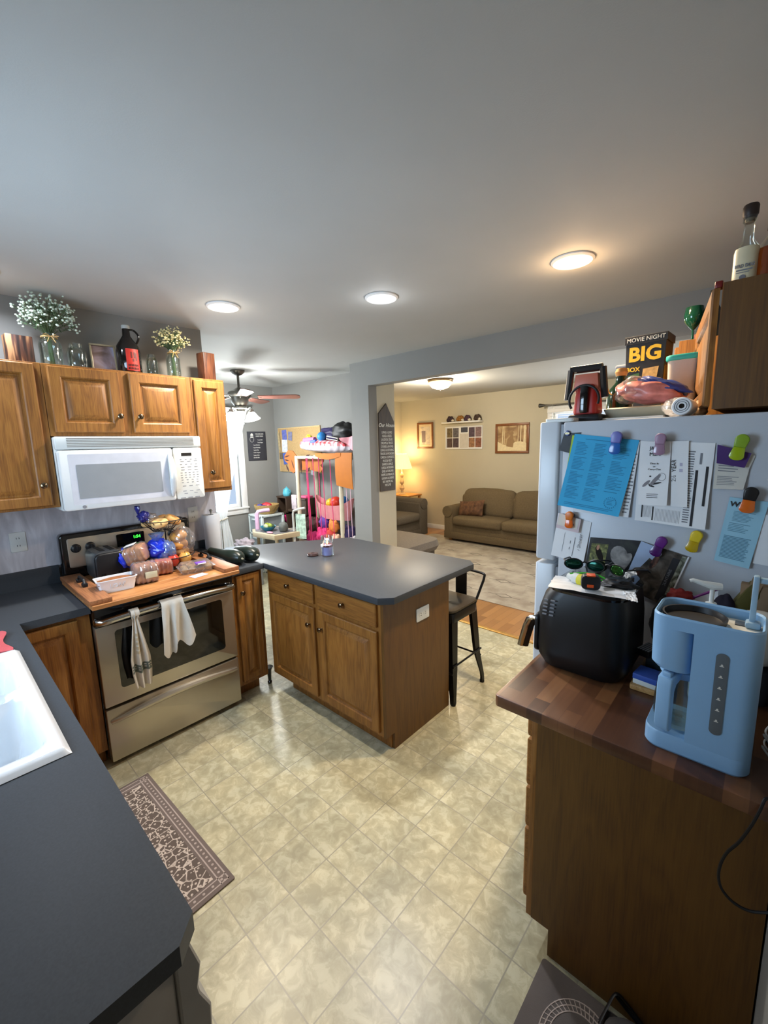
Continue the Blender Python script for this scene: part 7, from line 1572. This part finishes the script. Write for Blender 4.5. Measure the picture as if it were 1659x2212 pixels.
def bouquet(label, c, R_, H_, n_, seed, fl_col):
    """stems with sprays of small white blossoms"""
    t = thing('dried_flowers', label, 'flowers', (c[0], c[1], ZW+.02)); rnd = random.Random(seed)
    st = MB(); fl = MB(); lf = MB(); base = Vector((c[0], c[1], ZW+.02)); neck = Vector((c[0], c[1], c[2]))
    for k in range(n_):
        a = rnd.uniform(0, 2*PI); rr_ = R_*rnd.uniform(.1, 1)**.6; h = H_*(rnd.uniform(.35, 1)*(1-.35*(rr_/R_)**2))
        tip = neck+Vector((rr_*math.cos(a)*.62, rr_*math.sin(a), h)); mid = neck+Vector((rr_*.35*math.cos(a), rr_*.35*math.sin(a), h*.5))
        st.tube([base+Vector((.01*math.cos(a+1), .012*math.sin(a+1), 0)), neck+Vector((.006*math.cos(a), .01*math.sin(a), 0)), mid, tip], .0011, 4)
        for j in range(4):
            q = tip+Vector([rnd.uniform(-.022, .022) for _ in range(3)]); q.x = max(q.x, .012); q.z = min(q.z, HC-.01)
            st.tube([mid.lerp(tip, .7), q], .0007, 3); fl.lump(q, rnd.uniform(.0045, .0075), (1, 1, .8), .3, 3, k+j, 6, 4)
        for j in range(3):
            b = mid.lerp(tip, rnd.uniform(0, .8)); d_ = Vector([rnd.uniform(-1, 1) for _ in range(3)]).normalized()*.018; n2 = d_.orthogonal().normalized()*.003
            lf.mesh([b, b+d_*.5+n2, b+d_, b+d_*.5-n2], [(0, 1, 2, 3)])
    s1 = st.build('stems', plain('green_stem', (74, 92, 58), rough=.8), t, recalc=False); s2 = fl.build('blossoms', plain('blossom_%d' % seed, fl_col, rough=.8), t); s3 = lf.build('leaves', plain('green_leaf', (64, 88, 56), rough=.8), t, recalc=False)
    for s_ in (s1, s2, s3): s_['kind'] = 'stuff'
jar('large clear jar with twine holding the bigger bunch of white flowers', .985, .052, .175)
bouquet('bigger bunch of small white flowers in the left twine-tied jar', (.17, .985, ZW+.165), .135, .21, 95, 3, (206, 222, 206))
jar('empty clear jar left of the small photo frame', 1.105, .047, .145, .15, False)
jar('small empty clear jar right of the dark growler', 1.50, .034, .14, .15, False)
jar('clear bottle-like jar with twine holding the smaller bunch of flowers', 1.625, .042, .18)
bouquet('smaller bunch of yellowish-white flowers in the right twine-tied jar', (.17, 1.625, ZW+.17), .105, .15, 75, 5, (226, 214, 160))
t = thing('standing_picture', 'small silver photo frame leaning on the cabinet top', 'picture frame', (.15, 1.24, ZW))
Mq = T((.135, 1.175, ZW)) @ Matrix.Rotation(-.12, 4, 'Z') @ Matrix.Rotation(-.16, 4, 'Y') @ frame((0, 0, 0), (0, 1, 0), (0, 0, 1), (1, 0, 0))
mb = MB(Mq); mb.box((0, 0, 0), (.13, .010, .016), .002); mb.box((0, .158, 0), (.13, .168, .016), .002); mb.box((0, .01, 0), (.010, .158, .016), .002); mb.box((.12, .01, 0), (.13, .158, .016), .002); mb.build('frame', plain('silver_gold_frame', (176, 166, 140), rough=.3, metal=.7), t)
MB(Mq).box((.01, .01, 0), (.12, .158, .006)).build('photo', photo_mat('hazy_landscape_photo', [(96, 78, 70), (140, 124, 130), (150, 158, 186)], 9, 4), t)
t = thing('growler', 'dark glass growler jug with a red label and a loop handle', 'jug', (.17, 1.37, ZW))
c_ = (.17, 1.365, ZW); R_ = 1.0
MB().lathe([(0, 0), (.062, 0), (.066, .006), (.066, .13), (.060, .165), (.035, .205), (.022, .225), (.019, .27), (.0, .27)], c_, 36).build('jug', plain('brown_black_glass', (14, 12, 12), rough=.1, coat=.5), t)
MB().lathe([(0, .266), (.021, .266), (.023, .270), (.023, .284), (.02, .287), (0, .287)], c_, 20).build('cap', plain('gray_white_cap', (170, 172, 168), rough=.4), t)
MB().tube(smooth_path([Vector(p) for p in ((.17+.01, 1.38, ZW+.262), (.178, 1.405, ZW+.262), (.182, 1.425, ZW+.24), (.182, 1.426, ZW+.215), (.178, 1.412, ZW+.185))], 5), .006, 8).build('loop_handle', plain('brown_black_glass', (14, 12, 12)), t)
ad = math.atan2(CAM.y-c_[1], CAM.x-c_[0])+.35
m_rlab = plain('red_label', (166, 36, 24), rough=.5, var=.12, scale=40)
MB().grid(lambda u, v: (c_[0]+.0668*math.cos(ad+1.1*(u-.5)), c_[1]+.0668*math.sin(ad+1.1*(u-.5)), ZW+.018+.125*v), 14, 6, .0006).build('label', m_rlab, t, recalc=False)
mb = MB()
for a_, z0_, z1_ in ((-.18, .09, .125), (.06, .09, .125), (-.06, .07, .085), (.2, .075, .12)): mb.grid(lambda u, v: (c_[0]+.0676*math.cos(ad+a_+.12*u), c_[1]+.0676*math.sin(ad+a_+.12*u), ZW+z0_+(z1_-z0_)*v), 4, 3)
s_ = mb.build('label_figures', plain('dark_red_print', (92, 20, 14)), t, recalc=False); s_['kind'] = 'stuff'
mb = MB()
for r_ in range(2):
    for k in range(7): mb.grid(lambda u, v: (c_[0]+.0676*math.cos(ad-.42+.12*k+.07*u), c_[1]+.0676*math.sin(ad-.42+.12*k+.07*u), ZW+.025+.018*r_+.012*v), 3, 3)
s_ = mb.build('label_letters', m_dark, t, recalc=False); s_['kind'] = 'stuff'
